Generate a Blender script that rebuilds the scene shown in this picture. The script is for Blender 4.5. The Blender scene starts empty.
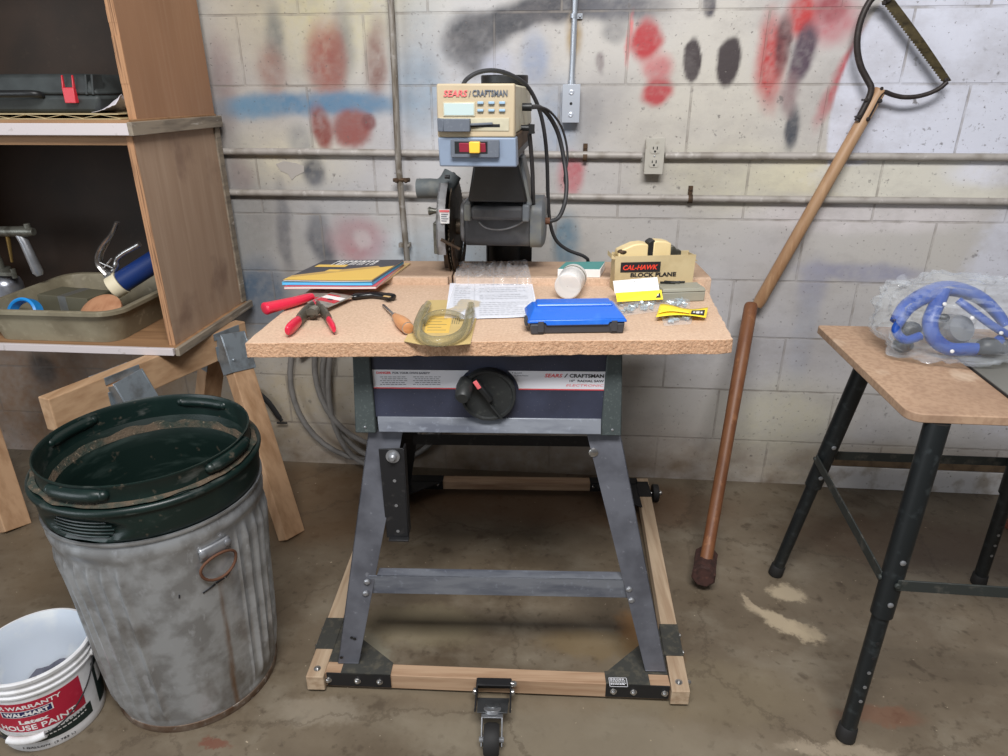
import bpy, bmesh, math, random
import numpy as np
from mathutils import Vector, Matrix, noise as mnoise

random.seed(7)
sc = bpy.context.scene
COL = sc.collection
sc.view_settings.view_transform = 'Standard'
sc.view_settings.look = 'None'
sc.view_settings.gamma = 1.0
sc.view_settings.use_curve_mapping = False
sc.view_settings.exposure = 0.0
R_ = math.radians

# ------------------------------------------------------------------ camera
CF, CP, CY, CR = 675.0, 0.403317785, 0.0904038419, -0.0024398377
CAM = Vector((0, -2.29986, 1.385))
FWD = Vector((-math.sin(CY) * math.cos(CP), math.cos(CY) * math.cos(CP), -math.sin(CP)))
_r = Vector((math.cos(CY), math.sin(CY), 0))
_u = _r.cross(FWD)
RGT = math.cos(CR) * _r + math.sin(CR) * _u
UPV = -math.sin(CR) * _r + math.cos(CR) * _u
cd = bpy.data.cameras.new('camera')
cd.sensor_width = 36
cd.lens = CF / 1008 * 36
cd.clip_start = 0.02
cam = bpy.data.objects.new('camera', cd)
COL.objects.link(cam)
cam.matrix_world = Matrix(((RGT.x, UPV.x, -FWD.x, CAM.x), (RGT.y, UPV.y, -FWD.y, CAM.y),
                           (RGT.z, UPV.z, -FWD.z, CAM.z), (0, 0, 0, 1)))
sc.camera = cam


# measured points: a photo pixel on a known real plane of the room
def ray(x, y):
    return FWD * CF + RGT * (x - 504) - UPV * (y - 378)


def fz(x, y, z=0.0):
    d = ray(x, y)
    return CAM + d * ((z - CAM.z) / d.z)


def fy(x, y, Y=0.0):
    d = ray(x, y)
    return CAM + d * ((Y - CAM.y) / d.y)


SO = Vector((-.13, -.65, 0))
SA = R_(3.5)
SM = Matrix.Translation(SO) @ Matrix.Rotation(SA, 4, 'Z')      # frame of the saw stand
SMI = SM.inverted()


def lz(x, y, z):
    return SMI @ fz(x, y, z)


FRAME = [SA, SMI, Matrix.Identity(4)]      # angle, world-to-frame, frame-to-stand


def use_frame(ang):
    """measure and build along another heading about the same origin (the saw's arm is swivelled on its column)"""
    fm = Matrix.Translation(SO) @ Matrix.Rotation(ang, 4, 'Z')
    FRAME[:] = [ang, fm.inverted(), SMI @ fm]


def ly(x, y, Y):
    d = ray(x, y)
    n = Vector((-math.sin(FRAME[0]), math.cos(FRAME[0]), 0))
    t = ((SO - CAM).dot(n) + Y) / d.dot(n)
    return FRAME[1] @ (CAM + d * t)


# ------------------------------------------------------------------ materials
def lin(c):
    return c / 12.92 if c <= .04045 else ((c + .055) / 1.055) ** 2.4


def rgb(r, g, b):
    return (lin(r / 255), lin(g / 255), lin(b / 255), 1)


def V3(s):
    return (s, s, s) if not isinstance(s, (tuple, list)) else s


class Nodes:
    def __init__(s, name):
        s.m = bpy.data.materials.new(name)
        s.m.use_nodes = True
        s.t = s.m.node_tree
        s.n = s.t.nodes
        s.b = s.n['Principled BSDF']
        s.co = None

    def add(s, typ, **kw):
        nd = s.n.new(typ)
        for k, v in kw.items():
            if k.startswith('i_'):
                key = k[2:]
                key = int(key) if key.isdigit() else key.replace('_', ' ')
                if hasattr(v, 'is_output'):
                    s.t.links.new(v, nd.inputs[key])
                else:
                    nd.inputs[key].default_value = v
            else:
                setattr(nd, k, v)
        return nd

    def link(s, a, b):
        s.t.links.new(a, b)

    def coord(s):
        if s.co is None:
            s.co = s.add('ShaderNodeTexCoord').outputs['Object']
        return s.co

    def mapped(s, sv):
        sv = V3(sv)
        return s.add('ShaderNodeMapping', i_Vector=s.coord(), i_Scale=sv).outputs[0]

    def noise(s, sv, detail=4, rough=.55, dist=0):
        return s.add('ShaderNodeTexNoise', i_Vector=s.mapped(sv), i_Scale=1.0, i_Detail=detail, i_Roughness=rough,
                     i_Distortion=dist).outputs['Fac']

    def mrange(s, v, a, b, c=0.0, d=1.0, smooth=False):
        nd = s.add('ShaderNodeMapRange', i_0=v, i_1=a, i_2=b, i_3=c, i_4=d)
        if smooth:
            nd.interpolation_type = 'SMOOTHSTEP'
        return nd.outputs[0]

    def math(s, op, a, b=0.0):
        return s.add('ShaderNodeMath', operation=op, i_0=a, i_1=b).outputs[0]

    def mix(s, f, a, b):
        nd = s.add('ShaderNodeMix', data_type='RGBA')
        for k, v in ((0, f), (6, a), (7, b)):
            if hasattr(v, 'is_output'):
                s.link(v, nd.inputs[k])
            else:
                nd.inputs[k].default_value = v
        return nd.outputs[2]

    def bump(s, h, strength=.3, dist=.002, prev=None):
        nd = s.add('ShaderNodeBump', i_Height=h, i_Strength=strength, i_Distance=dist)
        if prev is not None:
            s.link(prev, nd.inputs['Normal'])
        return nd.outputs[0]

    def set(s, **kw):
        for k, v in kw.items():
            k = k.replace('_', ' ')
            if hasattr(v, 'is_output'):
                s.link(v, s.b.inputs[k])
            else:
                s.b.inputs[k].default_value = v


def mat(name, col, rough=.5, metal=0.0, layers=(), bump=None, spec=.5, coat=0.0):
    """layers: (colour, noise scale, low, high, strength[, detail])"""
    N = Nodes(name)
    c = rgb(*col)
    for L in layers:
        det = L[5] if len(L) > 5 else 4
        f = N.mrange(N.noise(L[1], det), L[2], L[3], 0, L[4])
        c = N.mix(f, c, rgb(*L[0]))
    N.set(Base_Color=c, Roughness=rough, Metallic=metal, Specular_IOR_Level=spec, Coat_Weight=coat)
    if bump:
        N.set(Normal=N.bump(N.noise(bump[0], 4), bump[1], bump[2]))
    N.m.diffuse_color = rgb(*col)
    return N.m


def clear(name, tint=(235, 238, 240), keep=.25, rough=.12):
    N = Nodes(name)
    N.set(Base_Color=rgb(*tint), Roughness=rough)
    lw = N.add('ShaderNodeLayerWeight', i_Blend=.35).outputs['Facing']
    f = N.mrange(lw, 0, 1, keep * .6, min(1, keep * 2.6))
    tr = N.add('ShaderNodeBsdfTransparent', i_Color=(.97, .97, .96, 1))
    mx = N.add('ShaderNodeMixShader', i_0=f, i_1=tr.outputs[0], i_2=N.b.outputs[0])
    N.link(mx.outputs[0], N.n['Material Output'].inputs[0])
    return N.m


M = {}
M['ply'] = mat('plywood', (164, 138, 116), .7, layers=[((142, 114, 92), (18, 18, 1.6), .35, .7, .55), ((180, 156, 134), (50, 50, 2.5), .5, .75, .5), ((112, 86, 72), (5, 5, 5), .55, .68, .6)], bump=((90, 90, 4), .15, .001))
M['ply_top'] = mat('plywood_reddish', (160, 120, 90), .65, layers=[((134, 96, 68), (14, 5, 1.2), .35, .7, .7), ((170, 136, 108), (60, 60, 2.5), .5, .75, .4)], bump=((90, 90, 4), .15, .001))
M['ply_edge'] = mat('plywood_edge', (176, 132, 96), .8, layers=[((92, 64, 44), (260, 60, 6), .5, .62, .8)], bump=((200, 60, 8), .6, .003))
M['ply_dark'] = mat('dark_hardboard', (50, 37, 28), .75, layers=[((34, 26, 20), 5, .4, .65, .8), ((62, 50, 40), 40, .6, .75, .4)])
M['shelf_wood'] = mat('shelf_wood', (160, 122, 86), .7, layers=[((120, 88, 60), (3, 40, 40), .4, .7, .7)])
M['white_trim'] = mat('white_painted_wood', (205, 196, 196), .6, layers=[((150, 140, 130), (30, 30, 30), .62, .72, .7)], bump=((60, 60, 60), .2, .001))
M['grey_trim'] = mat('weathered_wood', (142, 130, 114), .8, layers=[((96, 86, 76), (40, 6, 40), .45, .65, .8), ((190, 182, 172), (60, 10, 60), .62, .7, .6)], bump=((80, 20, 80), .4, .002))
M['lumber'] = mat('sawn_lumber', (188, 152, 118), .7, layers=[((142, 104, 70), (30, 30, 3), .4, .7, .7), ((108, 78, 54), (6, 6, 4), .62, .72, .5)], bump=((120, 120, 8), .2, .001))
M['lumber_y'] = mat('sawn_beam', (188, 154, 120), .7, layers=[((140, 102, 68), (30, 3, 30), .4, .7, .7), ((122, 92, 64), (6, 4, 6), .62, .72, .5)], bump=((120, 8, 120), .2, .001))
M['rail_x'] = mat('oak_rail', (180, 150, 122), .65, layers=[((146, 112, 84), (4, 60, 60), .42, .66, .7), ((118, 84, 60), (3, 20, 20), .58, .68, .5)], bump=((8, 120, 120), .2, .001))
M['rail_y'] = mat('oak_side_rail', (186, 164, 138), .65, layers=[((150, 122, 96), (60, 4, 60), .42, .66, .7)], bump=((120, 8, 120), .2, .001))
M['chip'] = mat('particle_board', (204, 175, 150), .75, layers=[((184, 154, 130), 150, .45, .62, .6, 2), ((222, 196, 170), 230, .55, .68, .6, 2), ((182, 146, 116), 5, .5, .75, .5)], bump=(150, .12, .001))
M['chip_edge'] = mat('particle_board_edge', (196, 156, 124), .9, layers=[((164, 120, 90), 170, .5, .66, .6, 2), ((216, 178, 146), 240, .55, .66, .7, 2)], bump=(160, .9, .004))
M['chip_worn'] = mat('worn_particle_board', (178, 150, 126), .75, layers=[((146, 120, 100), 9, .45, .65, .8), ((184, 156, 128), 140, .55, .7, .5, 2)], bump=(150, .12, .001))
M['bench_chip'] = mat('bench_board', (176, 146, 120), .7, layers=[((146, 114, 90), 90, .45, .6, .5, 2), ((136, 108, 88), (7, 3, 7), .5, .7, .6), ((206, 186, 164), (9, 5, 9), .6, .72, .6)], bump=(150, .1, .001))
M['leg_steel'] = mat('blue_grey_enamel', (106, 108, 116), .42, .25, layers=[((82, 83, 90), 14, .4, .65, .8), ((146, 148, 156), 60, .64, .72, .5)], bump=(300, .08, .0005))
M['panel_navy'] = mat('navy_enamel', (58, 62, 80), .5, .1, layers=[((46, 48, 62), 12, .4, .65, .7), ((120, 120, 124), 260, .7, .74, .6, 1)])
M['lip'] = mat('panel_lip', (126, 130, 138), .4, .3, layers=[((86, 90, 102), (8, 30, 30), .42, .65, .8), ((150, 156, 168), 60, .6, .72, .5)])
M['flange'] = mat('green_grey_plastic', (66, 74, 74), .75, layers=[((92, 100, 98), 200, .62, .7, .6, 1)], bump=(400, .2, .0005))
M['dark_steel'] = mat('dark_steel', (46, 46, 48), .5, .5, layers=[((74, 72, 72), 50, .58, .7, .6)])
M['black'] = mat('black_plastic', (26, 27, 28), .45, layers=[((44, 45, 46), 60, .55, .7, .5)])
M['crank_black'] = mat('dusty_black_plastic', (38, 40, 40), .5, layers=[((66, 68, 64), 90, .58, .7, .5)])
M['castor_steel'] = mat('castor_steel', (92, 94, 96), .35, .6, layers=[((64, 66, 68), 30, .48, .64, .7)])
M['rubber'] = mat('black_rubber', (32, 31, 31), .7)
M['cable'] = mat('cable_rubber', (48, 48, 50), .55)
M['hose'] = mat('grey_hose', (128, 124, 120), .6, layers=[((96, 92, 88), 14, .45, .65, .7)])
M['beige'] = mat('beige_plastic', (184, 168, 140), .45, layers=[((170, 154, 126), 10, .5, .7, .5)])
M['beige_side'] = mat('beige_housing_side', (198, 192, 168), .5, layers=[((160, 152, 130), 12, .5, .7, .6)])
M['blue_grey'] = mat('blue_grey_plastic', (132, 146, 166), .5, layers=[((116, 128, 146), 30, .5, .7, .4)])
M['slate'] = mat('slate_plastic', (92, 98, 108), .6, layers=[((112, 118, 126), 180, .58, .7, .4, 1)])
M['lcd'] = mat('grey_green_display', (186, 202, 200), .15)
M['key_blue'] = mat('pale_blue_keys', (150, 178, 200), .4)
M['red'] = mat('red_plastic', (196, 44, 56), .4)
M['dull_red'] = mat('dull_red_plastic', (150, 46, 66), .45)
M['yellow'] = mat('yellow_plastic', (236, 190, 66), .4)
M['motor'] = mat('charcoal_casting', (70, 70, 72), .6, .1, layers=[((98, 96, 92), 12, .5, .7, .7), ((52, 52, 54), 40, .5, .7, .5)], bump=(200, .15, .001))
M['motor_cap'] = mat('grey_motor_cap', (98, 102, 106), .55, .1, layers=[((126, 124, 112), 12, .5, .68, .8)])
M['guard'] = mat('cast_grey_guard', (142, 142, 144), .5, .3, layers=[((104, 100, 96), 25, .45, .65, .8)])
M['elbow'] = mat('grey_elbow', (84, 90, 92), .65, layers=[((120, 120, 114), 20, .55, .7, .6)])
M['blade'] = mat('dirty_blade_steel', (92, 80, 66), .5, .6, layers=[((52, 44, 36), 30, .45, .6, .9), ((150, 146, 140), 60, .62, .7, .7)])
M['rust'] = mat('rusty_steel', (86, 66, 48), .7, .4, layers=[((54, 42, 32), 60, .45, .6, .8)])
M['saw_blade'] = mat('brown_saw_blade', (84, 74, 50), .5, .5, layers=[((52, 44, 30), (30, 30, 60), .45, .65, .9), ((116, 102, 70), 60, .6, .72, .6)])
M['iron'] = mat('black_iron', (54, 48, 46), .5, .4, layers=[((78, 70, 66), 40, .55, .7, .6)])
M['chrome'] = mat('bright_steel', (186, 184, 182), .25, .9, layers=[((130, 128, 126), 60, .5, .7, .6)])
M['zinc'] = mat('zinc_plated', (168, 170, 174), .4, .7, layers=[((138, 140, 146), 30, .5, .65, .6)])
M['galv'] = mat('galvanised_steel', (188, 192, 196), .36, .6, layers=[((142, 142, 142), 16, .42, .62, .8), ((196, 200, 206), (60, 60, 26), .6, .7, .7), ((106, 96, 84), (9, 9, 5), .58, .7, .6)], bump=(70, .1, .001))
M['galv_rust'] = mat('rusted_bottom_rim', (120, 104, 90), .6, .4, layers=[((86, 62, 44), 22, .42, .6, .9), ((176, 172, 168), 50, .6, .7, .6)])
M['rust_wire'] = mat('rusted_wire', (104, 70, 52), .75, .3)
M['green'] = mat('dark_green_plastic', (14, 32, 29), .38, layers=[((28, 46, 42), 16, .5, .7, .6), ((104, 106, 102), (14, 14, 40), .60, .74, .5), ((112, 100, 86), 46, .64, .74, .5)])
M['green_in'] = mat('scuffed_green_inside', (12, 30, 26), .45, layers=[((48, 62, 58), (10, 10, 40), .55, .7, .6), ((104, 92, 78), 30, .66, .74, .5)])
M['green_dirt'] = mat('dusty_green_ledge', (44, 54, 46), .85, layers=[((96, 80, 64), 22, .42, .6, .85), ((142, 124, 104), 120, .62, .7, .7)], bump=(160, .8, .004))
M['bucket'] = mat('white_bucket_plastic', (226, 226, 228), .4, layers=[((196, 194, 190), (20, 20, 14), .5, .7, .6), ((150, 140, 128), 40, .68, .74, .5)])
M['bucket_in'] = mat('paint_film_inside', (214, 222, 232), .35, layers=[((236, 238, 236), 10, .5, .65, .7), ((196, 186, 160), 9, .64, .74, .6)])
M['dry_paint'] = mat('dried_grey_paint', (92, 92, 104), .6, layers=[((214, 216, 214), 12, .52, .58, .9), ((64, 64, 74), 30, .5, .65, .6)], bump=(40, .5, .004))
M['lab_red'] = mat('red_label', (176, 28, 56), .45, layers=[((196, 60, 80), 30, .64, .74, .5)])
M['lab_green'] = mat('dark_green_label', (22, 40, 38), .45)
M['white'] = mat('white_print', (232, 230, 228), .5)
M['navy_print'] = mat('navy_print', (34, 34, 84), .5)
M['black_print'] = mat('black_print', (36, 36, 40), .5)
M['grey_print'] = mat('grey_print', (120, 122, 130), .5)
M['red_print'] = mat('red_print', (222, 84, 88), .5)
M['pink_print'] = mat('faded_red_print', (226, 108, 112), .5)
M['plate'] = mat('silver_label', (226, 226, 232), .45)
M['paper'] = mat('white_paper', (226, 228, 238), .7)
M['cardboard'] = mat('tan_carton', (196, 178, 138), .75, layers=[((172, 152, 112), 14, .5, .7, .6)])
M['cream'] = mat('cream_enamel', (222, 200, 150), .45, layers=[((204, 180, 130), 12, .5, .7, .5)])
M['teal'] = mat('teal_card', (74, 140, 136), .6)
M['card_y'] = mat('tan_backing_card', (196, 172, 116), .6, layers=[((178, 150, 96), 14, .5, .7, .6)])
M['tag_y'] = mat('yellow_tag', (248, 222, 56), .5)
M['blue_case'] = mat('blue_plastic', (36, 104, 208), .32, layers=[((70, 132, 220), 20, .55, .7, .5)])
M['dark_case'] = mat('charcoal_plastic', (58, 58, 62), .6)
M['grey_case'] = mat('grey_green_plastic', (150, 148, 134), .45)
M['tool_red'] = mat('red_handle_plastic', (214, 42, 70), .3)
M['tool_black'] = mat('glossy_black_handle', (24, 24, 26), .25)
M['blade_steel'] = mat('knife_steel', (176, 170, 160), .35, .5, layers=[((130, 120, 104), 40, .5, .66, .7)])
M['clamp'] = mat('dull_clamp_steel', (112, 108, 98), .5, .5, layers=[((80, 72, 62), 40, .5, .66, .7)])
M['oiled_wood'] = mat('varnished_handle', (204, 146, 98), .4, layers=[((172, 112, 70), (12, 12, 60), .45, .65, .6)])
M['pole'] = mat('turned_pole', (168, 134, 102), .5, layers=[((146, 104, 70), (30, 30, 3), .45, .68, .7), ((196, 160, 124), (60, 60, 5), .55, .7, .5)])
M['hickory'] = mat('hammer_handle', (124, 80, 50), .5, layers=[((108, 64, 38), (26, 26, 3), .42, .66, .8), ((166, 116, 78), (50, 50, 4), .58, .7, .5)])
M['hammer'] = mat('rusted_hammer_head', (74, 48, 42), .85, .2, layers=[((50, 34, 30), 40, .45, .62, .8), ((104, 70, 58), 60, .6, .7, .6)], bump=(90, .6, .003))
M['tub'] = mat('dirty_tub_plastic', (146, 138, 116), .6, layers=[((110, 100, 80), 7, .42, .65, .8), ((170, 162, 140), 30, .58, .7, .5)])
M['blue_tube'] = mat('navy_cartridge', (22, 48, 104), .4)
M['ivory'] = mat('ivory_plastic', (226, 214, 184), .5)
M['disc_wood'] = mat('turned_wood', (188, 138, 104), .6, layers=[((160, 108, 76), (40, 6, 40), .45, .65, .6)])
M['sky_blue'] = mat('bright_blue_plastic', (40, 150, 230), .4)
M['olive'] = mat('olive_card', (96, 92, 74), .7)
M['cast'] = mat('tarnished_metal', (112, 112, 104), .4, .6, layers=[((72, 70, 62), 30, .45, .62, .8)])
M['alu'] = mat('spun_aluminium', (176, 180, 190), .3, .85, layers=[((140, 142, 150), 20, .45, .62, .6)])
M['brass'] = mat('brass', (150, 124, 74), .35, .8)
M['case_black'] = mat('dusty_black_case', (42, 46, 46), .6, layers=[((66, 72, 72), 8, .5, .7, .7)])
M['bench_black'] = mat('black_tube_enamel', (30, 34, 36), .4, .2, layers=[((56, 62, 64), 40, .56, .68, .7)])
M['brace_black'] = mat('worn_black_strap', (52, 56, 54), .55, .2, layers=[((90, 88, 82), 40, .55, .68, .7)])
M['bracket'] = mat('black_bracket', (30, 30, 32), .5, .2)
M['bracket_top'] = mat('worn_black_bracket', (56, 56, 52), .8, layers=[((86, 82, 70), 50, .5, .66, .7)])
M['pipe'] = mat('painted_pipe', (168, 162, 156), .55, .1, layers=[((126, 118, 108), 12, .48, .64, .7), ((206, 202, 198), 40, .6, .7, .5)])
M['pipe_old'] = mat('rusting_conduit', (140, 134, 126), .55, .3, layers=[((96, 84, 68), (60, 60, 9), .48, .62, .8), ((176, 172, 168), 30, .6, .7, .5)])
M['pipe_new'] = mat('galvanised_conduit', (176, 182, 190), .35, .6)
M['box_metal'] = mat('zinc_box', (196, 202, 212), .35, .4)
M['outlet'] = mat('off_white_outlet', (184, 180, 170), .5, layers=[((150, 142, 128), 40, .58, .7, .6)])
M['hang_bracket'] = mat('galvanised_bracket', (150, 160, 168), .4, .6, layers=[((110, 112, 112), 20, .48, .64, .7)])
M['bag'] = clear('clear_bag', (214, 220, 228), .17, .06)
M['sleeve'] = clear('clear_sleeve', (238, 240, 246), .2, .08)
M['jar'] = clear('cloudy_jar', (238, 236, 234), .75, .3)
M['blister'] = clear('clear_blister', (138, 132, 104), .34, .08)
M['bits'] = mat('pale_metal_bits', (186, 200, 208), .4, .5)
M['tool_blue'] = mat('blue_tool_plastic', (20, 70, 160), .4)
M['plate_metal'] = mat('grey_plate', (140, 138, 130), .4, .5)
M['gold'] = mat('gold_cover', (222, 184, 92), .5)
M['gold_d'] = mat('tan_cover', (190, 156, 92), .5)
M['cover_k'] = mat('dark_cover', (64, 64, 72), .45)
M['cover_b'] = mat('sky_blue_cover', (92, 184, 228), .5)
M['cover_r'] = mat('faded_red_cover', (206, 92, 102), .55)
M['cover_t'] = mat('tan_booklet', (196, 164, 110), .6)
M['pages'] = mat('page_edges', (214, 208, 200), .8)
M['orange_lcd'] = mat('bright_red_print', (236, 70, 50), .5)
M['rag'] = mat('white_rag', (206, 200, 206), .9, layers=[((120, 110, 120), 30, .6, .7, .6)])
M['flake'] = mat('old_wall_paint', (176, 170, 164), .7)
M['sawdust'] = mat('sawdust', (190, 140, 96), .95)


# ------------------------------------------------------------------ mesh helpers
def frames(pts):
    pts = [Vector(p) for p in pts]
    T = []
    for i in range(len(pts)):
        a = pts[max(0, i - 1)]
        b = pts[min(len(pts) - 1, i + 1)]
        T.append((b - a).normalized())
    n = T[0].cross(Vector((0, 0, 1)))
    if n.length < 1e-3:
        n = T[0].cross(Vector((0, 1, 0)))
    n.normalize()
    out = []
    for t in T:
        n = (n - t * n.dot(t)).normalized()
        out.append((n, t.cross(n)))
    return pts, out


def smooth_path(pts, k=6, closed=False):
    """Catmull-Rom through the points"""
    P = [Vector(p) for p in pts]
    out = []
    n = len(P)
    for i in range(n - 1):
        p0, p1, p2, p3 = P[max(0, i - 1)], P[i], P[i + 1], P[min(n - 1, i + 2)]
        for j in range(k):
            t = j / k
            out.append(.5 * ((2 * p1) + (p2 - p0) * t + (2 * p0 - 5 * p1 + 4 * p2 - p3) * t * t + (3 * p1 - p0 - 3 * p2 + p3) * t ** 3))
    out.append(P[-1])
    return out


ID = Matrix.Identity(4)
T_ = Matrix.Translation


def rot(a, ax):
    return Matrix.Rotation(R_(a), 4, ax)


class MB:
    def __init__(s):
        s.bm = bmesh.new()
        s.mi = 0
        s.X = ID

    def mat(s, i):
        s.mi = i
        return s

    def v(s, co):
        return s.bm.verts.new(s.X @ Vector(co))

    def f(s, vs):
        try:
            fc = s.bm.faces.new(vs)
            fc.material_index = s.mi
            return fc
        except ValueError:
            return None

    def box(s, c, d, rz=0.0, X=None):
        x, y, z = d[0] / 2, d[1] / 2, d[2] / 2
        m = (X or T_(c) @ rot(rz, 'Z'))
        V = [s.v(m @ Vector(p)) for p in ((-x, -y, -z), (x, -y, -z), (x, y, -z), (-x, y, -z), (-x, -y, z), (x, -y, z), (x, y, z), (-x, y, z))]
        for q in ((0, 3, 2, 1), (4, 5, 6, 7), (0, 1, 5, 4), (1, 2, 6, 5), (2, 3, 7, 6), (3, 0, 4, 7)):
            s.f([V[i] for i in q])
        return s

    def bx(s, x0, x1, y0, y1, z0, z1):
        return s.box(((x0 + x1) / 2, (y0 + y1) / 2, (z0 + z1) / 2), (x1 - x0, y1 - y0, z1 - z0))

    def hexa(s, bot, top):
        """two matching rings of points joined into a solid"""
        b = [s.v(p) for p in bot]
        t = [s.v(p) for p in top]
        n = len(b)
        s.f(b[::-1])
        s.f(t)
        for i in range(n):
            s.f([b[i], b[(i + 1) % n], t[(i + 1) % n], t[i]])
        return s

    def prism(s, poly, h, X=ID):
        """polygon in xy raised by h in z, placed by X"""
        return s.hexa([X @ Vector((p[0], p[1], 0)) for p in poly], [X @ Vector((p[0], p[1], h)) for p in poly])

    def beam(s, a, b, w, h, up=(0, 0, 1)):
        """rectangular bar a-b, w across, h along up"""
        a, b = Vector(a), Vector(b)
        t = (b - a).normalized()
        n = t.cross(Vector(up)).normalized()
        u = n.cross(t)
        ring = [(-w / 2, -h / 2), (w / 2, -h / 2), (w / 2, h / 2), (-w / 2, h / 2)]
        return s.hexa([a + n * p + u * q for p, q in ring], [b + n * p + u * q for p, q in ring])

    def tube(s, pts, r, n=10, closed=False, cap=True, sq=None):
        pts, fr = frames(pts)
        rings = []
        for i, p in enumerate(pts):
            rr = r[i] if isinstance(r, (list, tuple)) else r
            a, b = fr[i]
            rings.append([s.v(p + (a * math.cos(k * 2 * math.pi / n) * (sq[0] if sq else 1) + b * math.sin(k * 2 * math.pi / n) * (sq[1] if sq else 1)) * rr) for k in range(n)])
        m = len(rings)
        for i in range(m if closed else m - 1):
            A, B = rings[i], rings[(i + 1) % m]
            for k in range(n):
                s.f([A[k], A[(k + 1) % n], B[(k + 1) % n], B[k]])
        if cap and not closed:
            s.f(rings[0][::-1])
            s.f(rings[-1])
        return s

    def cyl(s, a, b, r, n=20, r2=None):
        return s.tube([a, b], [r, r if r2 is None else r2], n)

    def lathe(s, prof, X=ID, n=32, fn=None, capb=False, capt=False):
        rings = []
        for r, z in prof:
            ring = []
            for k in range(n):
                a = 2 * math.pi * k / n
                rr = r if fn is None else fn(r, z, a)
                ring.append(s.v(X @ Vector((rr * math.cos(a), rr * math.sin(a), z))))
            rings.append(ring)
        for A, B in zip(rings, rings[1:]):
            for k in range(n):
                s.f([A[k], A[(k + 1) % n], B[(k + 1) % n], B[k]])
        if capb:
            s.f(rings[0][::-1])
        if capt:
            s.f(rings[-1])
        return s

    def grid(s, fn, nu, nv):
        V = [[s.v(fn(i / nu, j / nv)) for j in range(nv + 1)] for i in range(nu + 1)]
        for i in range(nu):
            for j in range(nv):
                s.f([V[i][j], V[i + 1][j], V[i + 1][j + 1], V[i][j + 1]])
        return s

    def ball(s, c, r, X=ID, nu=16, nv=10):
        r = Vector(V3(r))
        c = Vector(c)
        top = s.v(X @ (c + Vector((0, 0, r.z))))
        bot = s.v(X @ (c - Vector((0, 0, r.z))))
        rings = []
        for j in range(1, nv):
            p = math.pi * j / nv
            rings.append([s.v(X @ (c + Vector((r.x * math.sin(p) * math.cos(2 * math.pi * k / nu), r.y * math.sin(p) * math.sin(2 * math.pi * k / nu), r.z * math.cos(p))))) for k in range(nu)])
        for k in range(nu):
            s.f([top, rings[0][k], rings[0][(k + 1) % nu]])
            s.f([bot, rings[-1][(k + 1) % nu], rings[-1][k]])
        for A, B in zip(rings, rings[1:]):
            for k in range(nu):
                s.f([A[k], B[k], B[(k + 1) % nu], A[(k + 1) % nu]])
        return s

    def text(s, body, X, size=.02, bold=0.0, shear=0.0, width=None, ext=.0003, align='LEFT', fn=None):
        cu = bpy.data.curves.new('lettering', 'FONT')
        cu.body = body
        cu.size = size
        cu.shear = shear
        cu.offset = bold
        cu.extrude = ext
        cu.align_x = align
        cu.resolution_u = 3
        ob = bpy.data.objects.new('lettering', cu)
        COL.objects.link(ob)
        bpy.context.view_layer.update()
        me = bpy.data.meshes.new_from_object(ob.evaluated_get(bpy.context.evaluated_depsgraph_get()))
        bpy.data.objects.remove(ob)
        xs = [v.co.x for v in me.vertices]
        k = 1.0
        if width and xs:
            k = width / (max(xs) - min(xs))
        x0 = 0.0
        if align == 'LEFT' and xs:
            x0 = min(xs)
        V = []
        for v in me.vertices:
            co = Vector(((v.co.x - x0) * k, v.co.y, v.co.z))
            V.append(s.v(fn(co) if fn else X @ co))
        for p in me.polygons:
            s.f([V[i] for i in p.vertices])
        bpy.data.meshes.remove(me)
        return s


XF = {}          # world matrix of every thing


def setp(o, label=None, cat=None, group=None, kind=None):
    if label:
        o['label'] = label
    if cat:
        o['category'] = cat
    if group:
        o['group'] = group
    if kind:
        o['kind'] = kind
    return o


def thing(name, loc, label, cat, group=None, rz=0.0, X=None):
    o = bpy.data.objects.new(name, None)
    o.empty_display_size = .05
    COL.objects.link(o)
    m = X if X is not None else T_(loc) @ rot(rz, 'Z')
    o.matrix_world = m
    XF[o.name] = m.copy()
    return setp(o, label, cat, group)


def build(mb, name, mats, parent=None, loc=None, smooth=35, bev=None, solid=None, sub=0, label=None, cat=None, group=None, kind=None, local=False):
    """mb is in world coordinates (or in its thing's frame when local)"""
    if not isinstance(mats, (list, tuple)):
        mats = [mats]
    bm = mb.bm
    root = parent
    while root is not None and root.parent is not None:
        root = root.parent
    if parent is not None:
        if not local:
            bm.transform(XF[root.name].inverted())
    else:
        if loc is None:
            xs = [v.co for v in bm.verts]
            loc = Vector(((min(c.x for c in xs) + max(c.x for c in xs)) / 2, (min(c.y for c in xs) + max(c.y for c in xs)) / 2, min(c.z for c in xs)))
        loc = Vector(loc)
        bm.transform(T_(-loc))
    bmesh.ops.recalc_face_normals(bm, faces=bm.faces)
    me = bpy.data.meshes.new(name)
    bm.to_mesh(me)
    bm.free()
    for m in mats:
        me.materials.append(M[m] if isinstance(m, str) else m)
    if smooth:
        for p in me.polygons:
            p.use_smooth = True
        me.set_sharp_from_angle(angle=R_(smooth))
    o = bpy.data.objects.new(name, me)
    COL.objects.link(o)
    if parent is not None:
        o.parent = parent
    else:
        o.location = loc
        XF[o.name] = T_(loc)
    if solid:
        md = o.modifiers.new('thickness', 'SOLIDIFY')
        md.thickness = solid
        md.offset = 0
    if bev:
        md = o.modifiers.new('bevel', 'BEVEL')
        md.width = bev
        md.segments = 2
        md.limit_method = 'ANGLE'
        md.angle_limit = R_(40)
    if sub:
        md = o.modifiers.new('subdivision', 'SUBSURF')
        md.levels = sub
        md.render_levels = sub
    return setp(o, label, cat, group, kind)


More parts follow.
